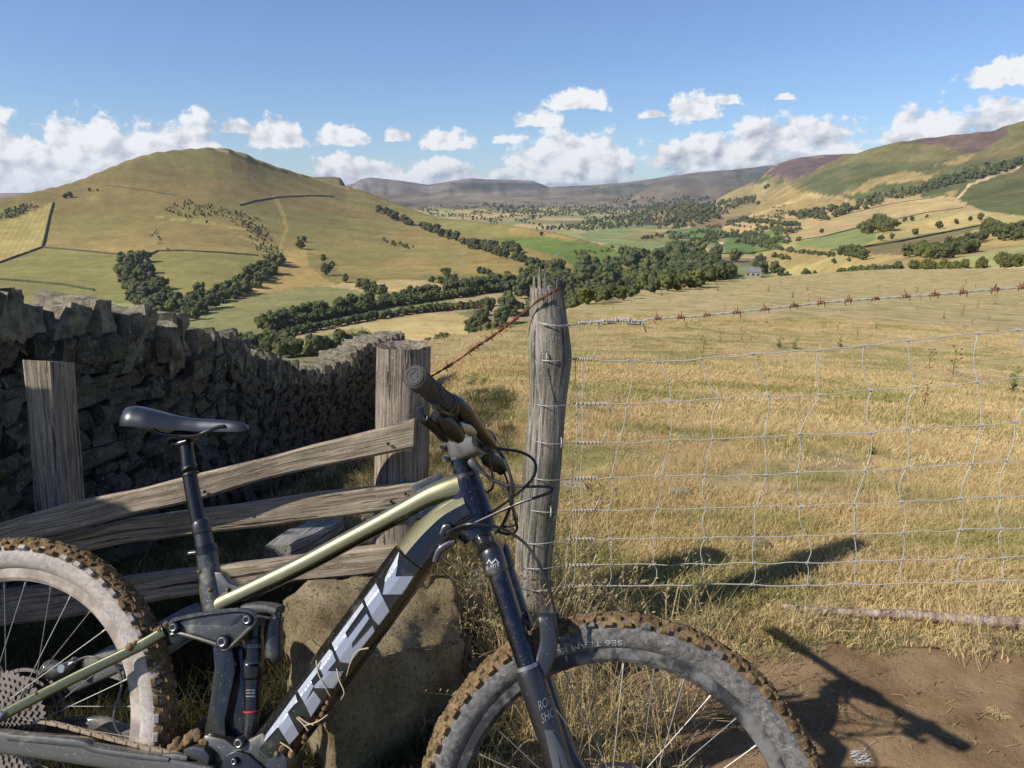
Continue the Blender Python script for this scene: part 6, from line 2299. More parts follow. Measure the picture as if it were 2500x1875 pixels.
def wood_mass(name, poly, n, s0, s1, seed, kind='dark', dmin=60, spots=None, label=None, lowpoly=False):
    """a wood that reads as one mass: many crowns in one object"""
    r = random.Random(seed)
    items = []
    guard = 0
    if spots is None:
        xs = [q[0] for q in poly]; ys = [q[1] for q in poly]
        spots = []
        while len(spots) < n and guard < n * 30:
            guard += 1
            x = r.uniform(min(xs), max(xs)); y = r.uniform(min(ys), max(ys))
            if in_poly(np.array([x]), np.array([y]), poly)[0]: spots.append((x, y, s0 * .7 + (s1 * 1.08 - s0 * .7) * r.random() ** 1.3))
    for (x, y, sz) in spots:
        h = hit(x, y, dmin)
        if h is None: continue
        p, d = h
        hgt = sz / FPX * d * .85
        z = land_h(p.x, p.y) - .04 * hgt
        small = 'tiny' if lowpoly else 'mid'
        pool = CROWN[small + '_light' if r.random() < .22 else small]
        k = r.randrange(len(pool))
        w = hgt * r.uniform(.85, 1.2)
        items.append((pool[k], Matrix.Translation((p.x, p.y, z)) @ Matrix.Rotation(r.uniform(0, 6.28), 4, 'Z') @ Matrix.Diagonal((w, w, hgt, 1))))
    if not items: return
    base = items[0][1].translation.copy()
    VV = []; FF3 = []; FF4 = []; mi3 = []; mi4 = []; nv = 0
    cache = {}
    for me, mtx in items:
        if me.name not in cache:
            a = np.empty(len(me.vertices) * 3); me.vertices.foreach_get('co', a)
            t = np.array([p.vertices[:] for p in me.polygons if len(p.vertices) == 3], dtype=np.int64).reshape(-1, 3)
            q = np.array([p.vertices[:] for p in me.polygons if len(p.vertices) == 4], dtype=np.int64).reshape(-1, 4)
            cache[me.name] = (a.reshape(-1, 3), t, q, 0 if me.materials[0] == M['leaf'] else 1)
        a, t, q, mi = cache[me.name]
        mm = np.array(Matrix.Translation(-base) @ mtx)
        VV.append(a @ mm[:3, :3].T + mm[:3, 3])
        FF3.append(t + nv); FF4.append(q + nv)
        mi3.append(np.full(len(t), mi)); mi4.append(np.full(len(q), mi))
        nv += len(a)
    V = np.concatenate(VV); T = np.concatenate(FF3); Q = np.concatenate(FF4)
    me = bpy.data.meshes.new(name)
    me.vertices.add(len(V)); me.vertices.foreach_set('co', V.astype(np.float32).ravel())
    nl = len(T) * 3 + len(Q) * 4
    me.loops.add(nl); me.loops.foreach_set('vertex_index', np.concatenate([T.ravel(), Q.ravel()]).astype(np.int32))
    me.polygons.add(len(T) + len(Q))
    me.polygons.foreach_set('loop_start', np.concatenate([np.arange(len(T)) * 3, len(T) * 3 + np.arange(len(Q)) * 4]).astype(np.int32))
    me.update(calc_edges=True)
    me.materials.append(M['leaf']); me.materials.append(M['leaf_light'])
    me.polygons.foreach_set('material_index', np.concatenate(mi3 + mi4).astype(np.int32))
    o = new_obj(name, me); o.location = base
    return tag(o, label, None, None, 'stuff')


# woods that read as one mass
wood_mass('wood', [(1240, 730), (1290, 670), (1420, 650), (1500, 640), (1580, 630), (1700, 620), (1790, 655), (1800, 690), (1700, 705), (1600, 720), (1500, 740), (1400, 760), (1300, 780), (1240, 775)], 330, 34, 56, 1)
wood_mass('valley_wood', [(1280, 562), (1400, 552), (1480, 535), (1600, 515), (1750, 497), (1850, 480), (1840, 496), (1760, 520), (1660, 540), (1560, 555), (1440, 565)], 640, 8, 15, 2, dmin=1700, lowpoly=True)
wood_mass('valley_wood', [(1180, 500), (1300, 505), (1500, 508), (1640, 500), (1740, 480), (1700, 500), (1560, 520), (1380, 530), (1220, 522)], 480, 6, 11, 3, dmin=2300, lowpoly=True)
wood_mass('valley_wood', [(1480, 500), (1520, 480), (1560, 478), (1620, 488), (1680, 480), (1690, 495), (1560, 508)], 90, 6, 10, 4, dmin=2300, lowpoly=True)
wood_mass('valley_wood', [(1600, 560), (1660, 530), (1740, 515), (1790, 520), (1740, 540), (1690, 555)], 90, 11, 19, 5, dmin=1300, lowpoly=True)
wood_mass('fell_wood', [(2090, 500), (2140, 478), (2230, 462), (2330, 428), (2430, 405), (2520, 385), (2520, 402), (2440, 425), (2340, 450), (2280, 468), (2170, 492), (2110, 512)], 300, 10, 18, 6, dmin=900, lowpoly=True)
wood_mass('fell_wood', [(1930, 528), (2000, 515), (2090, 500), (2100, 512), (2030, 535), (1950, 540)], 40, 14, 22, 7, dmin=900, lowpoly=True)
wood_mass('scrub', [(385, 515), (460, 490), (520, 505), (600, 520), (640, 540), (645, 590), (620, 590), (590, 560), (540, 530), (470, 535), (420, 525)], 230, 3, 9, 8, dmin=800, lowpoly=True)
wood_mass('scrub', [(590, 545), (635, 545), (680, 610), (690, 640), (650, 640), (615, 600)], 95, 5, 12, 9, dmin=700, lowpoly=True)
wood_mass('scrub', [(0, 522), (60, 500), (95, 505), (30, 532), (-40, 545)], 120, 4, 9, 10, dmin=900, lowpoly=True)
wood_mass('scrub', [(360, 578), (420, 620), (400, 600), (385, 560)], 18, 5, 9, 13, dmin=700, lowpoly=True)
wood_mass('gully_wood', [(285, 695), (300, 640), (350, 625), (370, 650), (375, 690), (400, 710), (440, 745), (470, 780), (420, 790), (350, 780), (320, 740), (300, 700)], 150, 22, 40, 11, dmin=300)
wood_mass('gully_wood', [(455, 785), (470, 720), (520, 715), (560, 705), (600, 690), (645, 650), (670, 622), (690, 640), (670, 680), (600, 720), (540, 745), (500, 775)], 105, 22, 44, 12, dmin=300)

# hedges and trees between the small fields far up the valley, too small to tell apart
sx_, sy_ = [], []
r_ = random.Random(12)
spots = []
for k in range(240):
    x0 = r_.uniform(960, 1900); y0 = r_.uniform(495, 600)
    if y0 > 545 and x0 < 1560: continue
    n_ = r_.randint(5, 14); sl = r_.uniform(-.25, .25)
    for q in range(n_):
        x = x0 + q * r_.uniform(3, 6); y = y0 + sl * (x - x0) + r_.uniform(-.8, .8)
        spots.append((x, y, np.interp(y, [495, 540, 600], [4, 8, 14]) * r_.uniform(.7, 1.3)))
spots = [q for q in spots if (lambda h: h is not None and which[min(int(np.interp(math.atan2(h[0].x, h[0].y), AZ, np.arange(len(AZ)))), len(AZ) - 1), min(int(np.interp(h[1], DI, np.arange(len(DI)))), len(DI) - 1)] in (0, 2, 5))(hit(q[0], q[1], 900))]
wood_mass('valley_hedgerows', None, 0, 0, 0, 41, 'dark', 900, spots=spots, lowpoly=True)

# trees one can tell apart
G1 = 'trees of the upper hedge along the old railway'
tree_row([(640, 812), (700, 792), (800, 772), (900, 752), (1000, 735), (1100, 722), (1200, 708), (1290, 700)], 44, 34, 52, 'dense dark tree in the upper of the two long hedges below the golden slope', G1, jx=9, jy=3, dmin=300)
hedge_px = lambda pts, n, s0, s1: [(np.interp(u, [q[0] for q in pts], [q[0] for q in pts]) + tr.uniform(-4, 4), np.interp(u, [q[0] for q in pts], [q[1] for q in pts]) + tr.uniform(-2, 2), tr.uniform(s0, s1)) for u in np.linspace(pts[0][0], pts[-1][0], n)]
wood_mass('lower_hedgerow', None, 0, 0, 0, 31, 'dark', 300, spots=hedge_px([(600, 838), (700, 820), (800, 800), (900, 782), (1000, 766), (1100, 756), (1200, 748)], 120, 20, 30))
wood_mass('upper_hedgerow', None, 0, 0, 0, 32, 'dark', 300, spots=hedge_px([(660, 812), (700, 798), (800, 778), (900, 758), (1000, 741), (1100, 728), (1200, 714), (1290, 704)], 120, 26, 36))
G3 = 'trees in the valley bottom beyond the dip of the stone wall'
tree_row([(560, 860), (610, 868), (660, 868), (720, 866), (790, 862), (850, 856), (905, 850)], 22, 44, 66, 'rounded green tree in the valley bottom just above the dip of the stone wall', G3, jx=12, jy=8, dmin=200)
G4 = 'trees of the hedge climbing the golden hillside'
tree_row([(925, 520), (970, 540), (1020, 556), (1080, 578), (1140, 600), (1200, 618), (1250, 634), (1310, 652), (1360, 668)], 42, 17, 30, 'dark hedge tree in the long diagonal hedge climbing the golden hillside', G4, jx=6, jy=3, dmin=500)
G5 = 'trees of the copse below the green field'
tree_row([(1150, 612), (1185, 606), (1230, 610), (1270, 622)], 12, 24, 34, 'dark tree in the copse beside the bright green field', G5, jx=8, jy=4, dmin=500)
for (x, y, s, lab) in [(1272, 668, 18, 'single round tree standing alone on the golden spur'), (735, 608, 26, 'dark tree at the top of the golden triangle field'), (742, 590, 16, 'small tree above the golden triangle field'), (728, 585, 10, 'tiny bush above the golden triangle field'), (797, 672, 34, 'round dark tree on the right edge of the golden triangle field'), (845, 690, 26, 'squat bush on the right edge of the golden triangle field, below the round tree'),
                       (172, 483, 16, 'wind bent tree high on the left shoulder of the hill'), (160, 484, 12, 'smaller thorn beside the wind bent tree on the left shoulder'), (219, 467, 9, 'lone thorn high on the hill right of the wind bent pair'), (238, 467, 6, 'tiny thorn high on the hill'), (505, 545, 8, 'small dark bush among the scrub on the hill face'),
                       (1238, 615, 22, 'round tree standing in the bright green field near its hedge'), (1322, 575, 11, 'small tree on the brown ridge behind the green field'), (1055, 690, 20, 'pair tree on the golden slope, left one'), (1078, 695, 26, 'pair tree on the golden slope, right and larger one'),
                       (937, 586, 9, 'small bush at the top of a short row on the golden slope'), (2005, 570, 14, 'small bush beside the barn')]:
    tree(x, y, s, lab, kind='dark', dmin=300)
tree_row([(880, 705), (900, 712), (920, 718), (938, 722)], 9, 24, 34, 'bushy tree in the clump lower right of the golden triangle', 'clump at the lower right of the golden triangle', jx=7, jy=4, dmin=300)
tree_row([(780, 628), (800, 640), (810, 655), (790, 660)], 7, 9, 16, 'scattered hawthorn between the golden triangle and the round tree', 'scattered hawthorns', jx=8, jy=6, dmin=300)
tree_row([(937, 588), (955, 595), (985, 602), (1005, 608)], 8, 8, 13, 'small bush in the short row across the golden slope', 'bushes of the short row', jx=5, jy=3, dmin=300)
tree_row([(1080, 665), (1095, 680), (1115, 694), (1140, 705)], 10, 15, 24, 'bush in the short dark hedge on the lower golden slope', 'bushes of the short dark hedge', jx=5, jy=3, dmin=300)
tree_row([(1165, 665), (1185, 668), (1205, 672)], 5, 15, 20, 'dark bush in the clump left of the single round tree', 'clump left of the single tree', jx=5, jy=3, dmin=300)
tree_row([(1230, 676), (1245, 682)], 3, 16, 22, 'dark bush between the clump and the splintered post', 'bushes by the splintered post', jx=4, jy=2, dmin=300)
tree_row([(1395, 620), (1440, 618), (1480, 615), (1500, 608)], 6, 8, 14, 'small tree dotted along the far side of the bright green field', 'trees dotted by the green field', jx=9, jy=4, dmin=500)
# below the splintered post
for (x, y, s, lab, k) in [(1080, 848, 46, 'dark round tree left of the rusty wire, just above the dry field', 'dark'), (1045, 852, 34, 'lower dark tree beside the round post', 'dark'), (1162, 846, 62, 'dark spreading tree in the group left of the splintered post', 'dark'), (1205, 832, 58, 'bright green tree in the group left of the splintered post', 'light'), (1175, 800, 60, 'tall dark tree at the back of the group left of the splintered post', 'dark'),
                          (1225, 790, 56, 'dark tree at the back right of the group left of the splintered post', 'dark'), (1250, 816, 26, 'small pale round tree standing apart beside the splintered post', 'light'), (1190, 770, 54, 'dark tree where the group meets the hedge', 'dark'), (1240, 770, 58, 'dark tree directly behind the splintered post', 'dark'), (1150, 815, 50, 'dark tree on the left of the group below the rusty wire', 'dark')]:
    tree(x, y, s, lab, kind=k, dmin=200)
# the front edge of the river wood
tree_row([(1395, 768), (1440, 755), (1500, 738), (1560, 726), (1600, 716)], 26, 44, 62, 'large tree at the front edge of the river wood', 'front trees of the river wood', jx=10, jy=5, dmin=320)
tree_row([(1640, 660), (1680, 655), (1720, 650), (1760, 660), (1790, 668)], 14, 30, 44, 'tall tree at the right end of the river wood', 'right end of the river wood', jx=9, jy=8, dmin=320)
tree_row([(1600, 700), (1640, 702), (1680, 700)], 8, 26, 40, 'tree beside the houses under the river wood', 'trees beside the houses', jx=8, jy=3, dmin=320)
# right hand fields
R1 = [((1845, 652), 24, 'dark tree behind the grey house'), ((1862, 668), 36, 'dense dark tree right of the grey house'), ((1890, 668), 34, 'dense dark tree second from the grey house'), ((1905, 676), 28, 'dark tree at the right of the clump by the grey house'), ((1920, 684), 24, 'grey green tree at the edge of the dry field'), ((1968, 678), 26, 'round tree right of the grey green tree'), ((1988, 674), 15, 'slender bush beside the round tree at the field edge'),
      ((1795, 640), 38, 'tall pale tree above the river wood'), ((1855, 645), 30, 'dark round tree standing above the grey house'), ((2036, 645), 16, 'round bush at the foot of the long dark hedge'), ((2072, 640), 12, 'small round bush right of the round bush'),
      ((1723, 590), 17, 'dark tree in the left corner of the deep green field'), ((1920, 572), 16, 'dark round tree above the barn'), ((1932, 570), 14, 'dark tree right above the barn roof'), ((1862, 562), 10, 'bush at the corner above the deep green field'), ((1883, 556), 13, 'round bush on the hedge above the deep green field'), ((1850, 500), 11, 'round tree in the tan field below the moor'), ((1868, 462), 10, 'small tree at the ridge foot'), ((1875, 457), 9, 'second small tree at the ridge foot')]
for (x, y), s, lab in R1:
    tree(x, y, s, lab, kind='dark' if 'pale' not in lab else 'open', dmin=320)
tree_row([(1700, 600), (1730, 592), (1748, 598), (1765, 612)], 8, 10, 17, 'bush in the knot of trees left of the deep green field', 'knot of trees left of the deep green field', jx=6, jy=5, dmin=500)
tree_row([(1650, 618), (1680, 608), (1692, 605)], 6, 12, 16, 'dark bush beyond the river wood on the pale pasture', 'bushes beyond the river wood', jx=6, jy=3, dmin=500)
tree_row([(1780, 545), (1800, 540), (1830, 542), (1870, 545), (1900, 550), (1950, 552)], 22, 11, 18, 'round hedge tree along the upper edge of the deep green field', 'trees along the upper edge of the deep green field', jx=6, jy=4, dmin=500)
tree_row([(1930, 530), (1960, 525), (1990, 528), (2020, 536), (2060, 520), (2090, 510)], 18, 12, 20, 'dark tree in the belt below the tan moor edge field', 'belt below the tan moor edge field', jx=6, jy=4, dmin=500)
tree_row([(1905, 612), (1950, 618), (2000, 622), (2040, 628)], 16, 10, 16, 'low hedge bush under the pale green field by the barn', 'hedge under the pale green field', jx=6, jy=3, dmin=500)
tree_row([(2045, 625), (2060, 622), (2080, 628), (2100, 632), (2110, 634)], 10, 22, 36, 'dark tree in the middle clump of the right hand fields', 'clump in the middle of the right hand fields', jx=5, jy=3, dmin=320)
tree_row([(1890, 630), (1915, 632), (1930, 634)], 6, 13, 18, 'bushy tree in the small clump right of the tall pale tree', 'small clump right of the tall pale tree', jx=5, jy=3, dmin=500)
tree_row([(2100, 568), (2130, 566), (2160, 568), (2175, 562), (2130, 555)], 13, 26, 34, 'olive tree in the round copse on the tan hillside', 'round copse on the tan hillside', kind='open', jx=8, jy=5, dmin=500)
for (x, y, s, lab) in [(2150, 588, 16, 'dark round tree below the copse, left one'), (2176, 584, 15, 'dark round tree below the copse, right one'), (2232, 574, 18, 'flat topped dark tree on the brown field edge'), (2292, 560, 22, 'round dark tree above the brown field'), (2335, 548, 14, 'pale bush right of the round dark tree'), (2208, 543, 14, 'bushy tree in the pair on the pale slope'), (2225, 540, 13, 'right tree of the pair on the pale slope'), (2262, 532, 9, 'small bush on the pale slope'), (2392, 538, 18, 'large tree near the bracken edge'), (2368, 540, 12, 'bush left of the large tree near the bracken edge'), (2198, 548, 7, 'tiny bush left of the pair')]:
    tree(x, y, s, lab, kind='dark', dmin=450)
tree_row([(2300, 604), (2350, 598), (2400, 588), (2440, 575), (2480, 568), (2520, 560)], 22, 17, 30, 'dark tree in the long hedge rising to the right edge', 'long hedge rising to the right edge', jx=7, jy=4, dmin=420)
tree_row([(2220, 624), (2250, 620), (2270, 632), (2300, 628), (2340, 622), (2370, 614)], 18, 26, 42, 'bushy tree in the tall clump between brown and pale green fields', 'tall clump between the brown and pale green fields', jx=8, jy=6, dmin=380)
tree_row([(2400, 580), (2425, 565), (2460, 590), (2500, 582)], 10, 28, 42, 'tall tree in the thicket at the right edge', 'thicket at the right edge', jx=8, jy=6, dmin=420)
G9 = 'hedge along the far edge of the dry field'
tree_row([(2045, 674), (2080, 670), (2120, 668), (2170, 664), (2200, 662)], 20, 17, 24, 'low hawthorn in the hedge behind the crest of the dry field', G9, jx=6, jy=2, dmin=300)
tree_row([(2215, 662), (2250, 660), (2300, 660), (2330, 658), (2390, 656), (2400, 655)], 13, 18, 30, 'leafy bush in the right half of the dry field hedge', 'right half of the field hedge', kind='open', jx=8, jy=2, dmin=300)
tree_row([(2440, 654), (2470, 654), (2500, 652), (2530, 650)], 7, 30, 40, 'big leafy bush at the right end of the field hedge', 'right end of the field hedge', kind='open', jx=6, jy=2, dmin=300)

# ------------------------------------------------------------------ dry stone walls and hedges across the hillsides
def field_wall(pts, hm_, wm, label, mat_='stone', name='field_wall', cat='wall', dmin=300, jag=.15):
    xs = [q[0] for q in pts]; ys = [q[1] for q in pts]
    L = np.concatenate([[0], np.cumsum(np.hypot(np.diff(xs), np.diff(ys)))])
    W_ = []
    for u in np.linspace(0, L[-1], max(8, int(L[-1] / 3))):
        h = hit(np.interp(u, L, xs), np.interp(u, L, ys), dmin)
        if h is not None: W_.append(h[0])
    if len(W_) < 3: return
    base = W_[0]
    V = []; F = []
    for i, p in enumerate(W_):
        a = W_[max(i - 1, 0)]; b_ = W_[min(i + 1, len(W_) - 1)]
        t = (b_ - a); t.z = 0; t.normalize(); s = Vector((-t.y, t.x, 0))
        z0 = land_h(p.x, p.y) - .6
        hh = hm_ * (1 + jag * tr.uniform(-1, 1)) + .6
        for (sd, z) in ((-1, 0), (-.7, hh), (.7, hh), (1, 0)):
            V.append(Vector((p.x, p.y, z0 + z)) + s * sd * wm - base)
    for i in range(len(W_) - 1):
        for k in range(4):
            F.append((i * 4 + k, i * 4 + (k + 1) % 4, i * 4 + 4 + (k + 1) % 4, i * 4 + 4 + k))
    F += [(0, 1, 2, 3), tuple(len(V) - 4 + k for k in (3, 2, 1, 0))]
    m = MB(); m.add(V, F, None, 0, False)
    o = m.build(name, [M[mat_]]); o.location = base
    return tag(o, label, cat, None, 'thing')


field_wall([(130, 495), (120, 530), (108, 585), (102, 605)], 2.6, .9, 'dark field wall dropping straight down the left of the hill')
field_wall([(102, 605), (60, 620), (0, 642), (-60, 660)], 2.2, .8, 'field wall bounding the green field below the striped one')
field_wall([(102, 605), (195, 613), (287, 622)], 2.2, .8, 'field wall along the top of the green field on the left')
field_wall([(368, 622), (384, 614), (447, 613), (540, 618), (632, 625)], 2.2, .8, 'field wall along the top of the middle green field')
field_wall([(585, 502), (620, 492), (680, 482), (760, 478), (815, 480)], 2.2, .9, 'curving field wall high on the hill face')
field_wall([(260, 453), (300, 458), (360, 466), (430, 478)], 1.6, .8, 'faint field wall across the upper left of the hill')
field_wall([(0, 683), (90, 690), (160, 697), (230, 710)], 2.0, 1.2, 'hedge line across the lowest green field on the left', 'leaf', 'hedge', 'hedge')
field_wall([(2030, 612), (2100, 606), (2200, 590), (2290, 572), (2390, 552)], 2.0, 1.5, 'hedge along the top of the dark brown field', 'leaf', 'hedge', 'hedge', 420)
field_wall([(1948, 587), (2010, 578), (2090, 558), (2170, 540), (2260, 520), (2350, 508)], 1.8, .9, 'wall between the tan hillside and the pale green field', dmin=420)
field_wall([(2000, 540), (2080, 520), (2180, 497), (2280, 483)], 1.8, .9, 'wall along the tan field under the moor', dmin=420)
field_wall([(1760, 620), (1830, 620), (1900, 608)], 2.4, 1.6, 'dark hedge under the deep green field', 'leaf', 'hedge', 'hedge', 420)
field_wall([(1640, 583), (1760, 582), (1800, 574), (1870, 560)], 2.6, 1.8, 'dark hedge between the two green fields', 'leaf', 'hedge', 'hedge', 420)

# ------------------------------------------------------------------ houses
M['render'] = mat('white_render', lambda n: pbr(n, (.55, .53, .5), .9))
M['housestone'] = mat('grey_house_stone', lambda n: pbr(n, srgb(150, 142, 128), .95))
M['pinkroof'] = mat('pale_tile_roof', lambda n: pbr(n, srgb(186, 150, 130), .9))
M['slate'] = mat('slate_roof', lambda n: pbr(n, srgb(108, 108, 112), .8))
M['pane'] = mat('dark_window_glass', lambda n: pbr(n, (.02, .022, .026), .15))


def house(px, py, wpx, hpx, yaw, wallm, roofm, label, dmin=320, cat='house', win=3):
    h = hit(px, py, dmin)
    if h is None: return
    p, d = h
    w = wpx / FPX * d; hh = hpx / FPX * d; dp = w * .6
    e = empty('farmhouse' if cat == 'house' else cat, (p.x, p.y, land_h(p.x, p.y) - .2), label, cat, None, 'thing')
    e.rotation_euler = (0, 0, yaw)
    wh = hh * .6
    m = MB()
    poly = [Vector((-w / 2, -dp / 2, -1)), Vector((w / 2, -dp / 2, -1)), Vector((w / 2, -dp / 2, wh)), Vector((-w / 2, -dp / 2, wh))]
    m.prism(poly, Vector((0, dp, 0)))
    for s in (-1, 1):
        m.prism([Vector((s * w / 2, -dp / 2, wh)), Vector((s * w / 2, dp / 2, wh)), Vector((s * w / 2, 0, hh * .97))], Vector((-s * .3, 0, 0)))
    m.build('wall', [wallm], e)
    m = MB()
    for s in (-1, 1):
        m.prism([Vector((-w / 2 - .3, s * (dp / 2 + .4), wh - .25)), Vector((w / 2 + .3, s * (dp / 2 + .4), wh - .25)), Vector((w / 2 + .3, 0, hh)), Vector((-w / 2 - .3, 0, hh))], Vector((0, 0, .3)))
    r_ = m.build('roof', [roofm], e)
    m = MB(); m.box((w * .38, 0, hh + .5), Vector((.45, 0, 0)), Vector((0, .45, 0)), Vector((0, 0, .9))); m.build('chimney', [wallm], r_)
    for k in range(win):
        x = -w / 2 + w * (k + .5) / win
        m = MB(); m.box((x, -dp / 2 - .02, wh * .55), Vector((w * .07, 0, 0)), Vector((0, .06, 0)), Vector((0, 0, wh * .2))); m.build('window', [M['pane']], e)
    return e


house(1590, 710, 18, 13, .3, M['render'], M['slate'], 'white house tucked under the river wood, left one')
house(1628, 708, 24, 18, -.2, M['housestone'], M['pinkroof'], 'house with pale pinkish roof under the river wood')
house(1668, 702, 12, 9, .2, M['render'], M['slate'], 'small white house right of the pinkish roof')
house(1705, 698, 26, 12, .1, M['housestone'], M['slate'], 'long low grey barn at the edge of the dry field', cat='barn', win=2)
house(1838, 676, 34, 20, -.3, M['housestone'], M['slate'], 'grey stone house among the dark trees right of the river wood')
house(1922, 592, 16, 13, .9, M['housestone'], M['slate'], 'pale stone barn at the corner of the deep green field', cat='barn', win=1)
house(1745, 612, 14, 10, .2, M['housestone'], M['slate'], 'farm building in the knot of trees left of the deep green field')
house(1762, 600, 10, 8, -.5, M['housestone'], M['pinkroof'], 'small farm building with pink roof beside the deep green field')
house(1614, 548, 10, 7, .1, M['render'], M['slate'], 'tiny white house far up the valley', dmin=900)
house(1360, 624, 8, 5, .0, M['render'], M['slate'], 'tiny white hut at the foot of the bright green field', dmin=500)

# ------------------------------------------------------------------ haze in the valley air
m_haze = bpy.data.materials.new('valley_haze'); m_haze.use_nodes = True
N = NT(m_haze.node_tree)
vol = N.n('ShaderNodeVolumePrincipled', {'Color': (.72, .82, 1.0, 1), 'Density': 3.6e-5, 'Anisotropy': .2})
N.n('ShaderNodeOutputMaterial', {1: vol.outputs[0]})
hb = MB()
zt_ = float(GH.max()) + 60; zb_ = float(GH.min()) - 3
hb.box((0, 3500, (zt_ + zb_) / 2), Vector((16000, 0, 0)), Vector((0, 12000, 0)), Vector((0, 0, (zt_ - zb_) / 2)))
o = hb.build('haze', [m_haze]); tag(o, kind='stuff')

# ------------------------------------------------------------------ worn earth
def f_soil(n):
    pos = n.n('ShaderNodeNewGeometry').outputs['Position']
    a = n.noise(pos, 5.0, 6, .6); b_ = n.noise(pos, 70.0, 6, .75); g = n.noise(pos, 240.0, 3, .7)
    c = n.mix(n.ramp(a, .3, .7), srgb(114, 91, 63), srgb(155, 129, 95))
    c = n.mix(n.m('MULTIPLY', n.ramp(b_, .56, .7), .6), c, srgb(158, 134, 100))
    c = n.mix(n.m('MULTIPLY', n.ramp(b_, .44, .32), .6), c, srgb(74, 54, 38))
    c = n.mix(n.m('MULTIPLY', n.ramp(g, .60, .68), .5), c, srgb(196, 170, 130))
    pbr(n, c, 1.0, bump=n.n('ShaderNodeBump', {'Strength': 1.0, 'Distance': .012, 'Height': n.m('MULTIPLY_ADD', b_, .7, n.m('MULTIPLY', g, .35))}).outputs[0], spec=.1)
M['soil'] = mat('dry_trodden_soil', f_soil)
gx = np.arange(.1, 3.4, .014); gy = np.arange(-.6, 2.35, .014)
XX, YY = np.meshgrid(gx, gy, indexing='ij')
ZZ = field_h(XX, YY) + .006 + .004 * fbm(XX / .05, YY / .05, 83, 3)
inside = soil_mask(XX, YY)
ii = np.arange(XX.size).reshape(XX.shape)
ok = inside[:-1, :-1] & inside[1:, :-1] & inside[1:, 1:] & inside[:-1, 1:]
q = np.stack([ii[:-1, :-1], ii[1:, :-1], ii[1:, 1:], ii[:-1, 1:]], -1)[ok]
used = np.unique(q); remap = np.full(XX.size, -1); remap[used] = np.arange(len(used))
VV = np.stack([XX, YY, ZZ], -1).reshape(-1, 3)[used]
o = new_obj('dirt_path', mesh_np('dirt_path', VV, remap[q], True, [M['soil']]))
tag(o, kind='structure')


# ------------------------------------------------------------------ grass
def f_grass(tint, k):
    def f(n):
        pos = n.n('ShaderNodeNewGeometry').outputs['Position']
        oi = n.n('ShaderNodeObjectInfo').outputs['Random']
        g = n.noise(pos, 45.0, 3, .6)
        c = grass_colour(n, pos, n.m('ADD', n.m('MULTIPLY', g, .7), n.m('MULTIPLY_ADD', oi, .6, -.15), clamp=True), k)
        if tint is not None:
            c = n.mix(.7, c, n.mix(g, tuple(x * .6 for x in tint), tint))
        d = n.n('ShaderNodeBsdfDiffuse', {0: c, 1: .6})
        t = n.n('ShaderNodeBsdfTranslucent', {0: c})
        m_ = n.n('ShaderNodeMixShader', {0: .30, 1: d.outputs[0], 2: t.outputs[0]})
        n.n('ShaderNodeOutputMaterial', {0: m_.outputs[0]})
    return f
M['grass'] = mat('straw_grass', f_grass(None, 1.04))
M['shade_green'] = mat('shade_darkened_green_grass', f_grass((.075, .085, .035), .35))  # greener blades with the shade darkened into their colour
M['turf'] = mat('green_turf', f_grass(srgb(120, 124, 66), .9))
M['straw'] = mat('dry_straw', f_grass(srgb(206, 186, 140), .85))


def clump(name, seed, n, h0, h1, spread, width, lean, material, heads=0):
    r = random.Random(seed)
    V = []; F = []
    for i in range(n):
        a = r.uniform(0, 6.28); q = spread * math.sqrt(r.random())
        x, y = math.cos(a) * q, math.sin(a) * q
        h = r.uniform(h0, h1); b_ = r.uniform(0, 6.28); l = r.uniform(.1, 1) * lean * h
        dx, dy = math.cos(b_) * l, math.sin(b_) * l
        w = width * r.uniform(.7, 1.3); c = r.uniform(0, 6.28); wx, wy = math.cos(c) * w / 2, math.sin(c) * w / 2
        b0 = len(V)
        for (t, s) in ((0, 1), (.45, .85), (.8, .5), (1, 0.08)):
            zx = dx * t * t; zy = dy * t * t; zz_ = h * (t - .25 * lean * t * t)
            V += [(x + zx - wx * s, y + zy - wy * s, zz_ - .004), (x + zx + wx * s, y + zy + wy * s, zz_ - .004)]
        for k in range(3):
            F.append((b0 + 2 * k, b0 + 2 * k + 1, b0 + 2 * k + 3, b0 + 2 * k + 2))
        if heads:
            for k in range(heads):
                t = .72 + .28 * k / heads
                px_, py_, pz_ = x + dx * t * t, y + dy * t * t, h * (t - .25 * lean * t * t)
                e = r.uniform(0, 6.28); s = h * .014
                b1 = len(V)
                V += [(px_, py_, pz_), (px_ + math.cos(e) * s, py_ + math.sin(e) * s, pz_ + s * .7), (px_ + math.cos(e) * s * 1.6, py_ + math.sin(e) * s * 1.6, pz_ + s * 1.5), (px_ + math.cos(e + .5) * s, py_ + math.sin(e + .5) * s, pz_ + s)]
                F.append((b1, b1 + 1, b1 + 2, b1 + 3))
    me = bpy.data.meshes.new(name)
    me.from_pydata(V, [], F); me.update()
    me.materials.append(material)
    return me


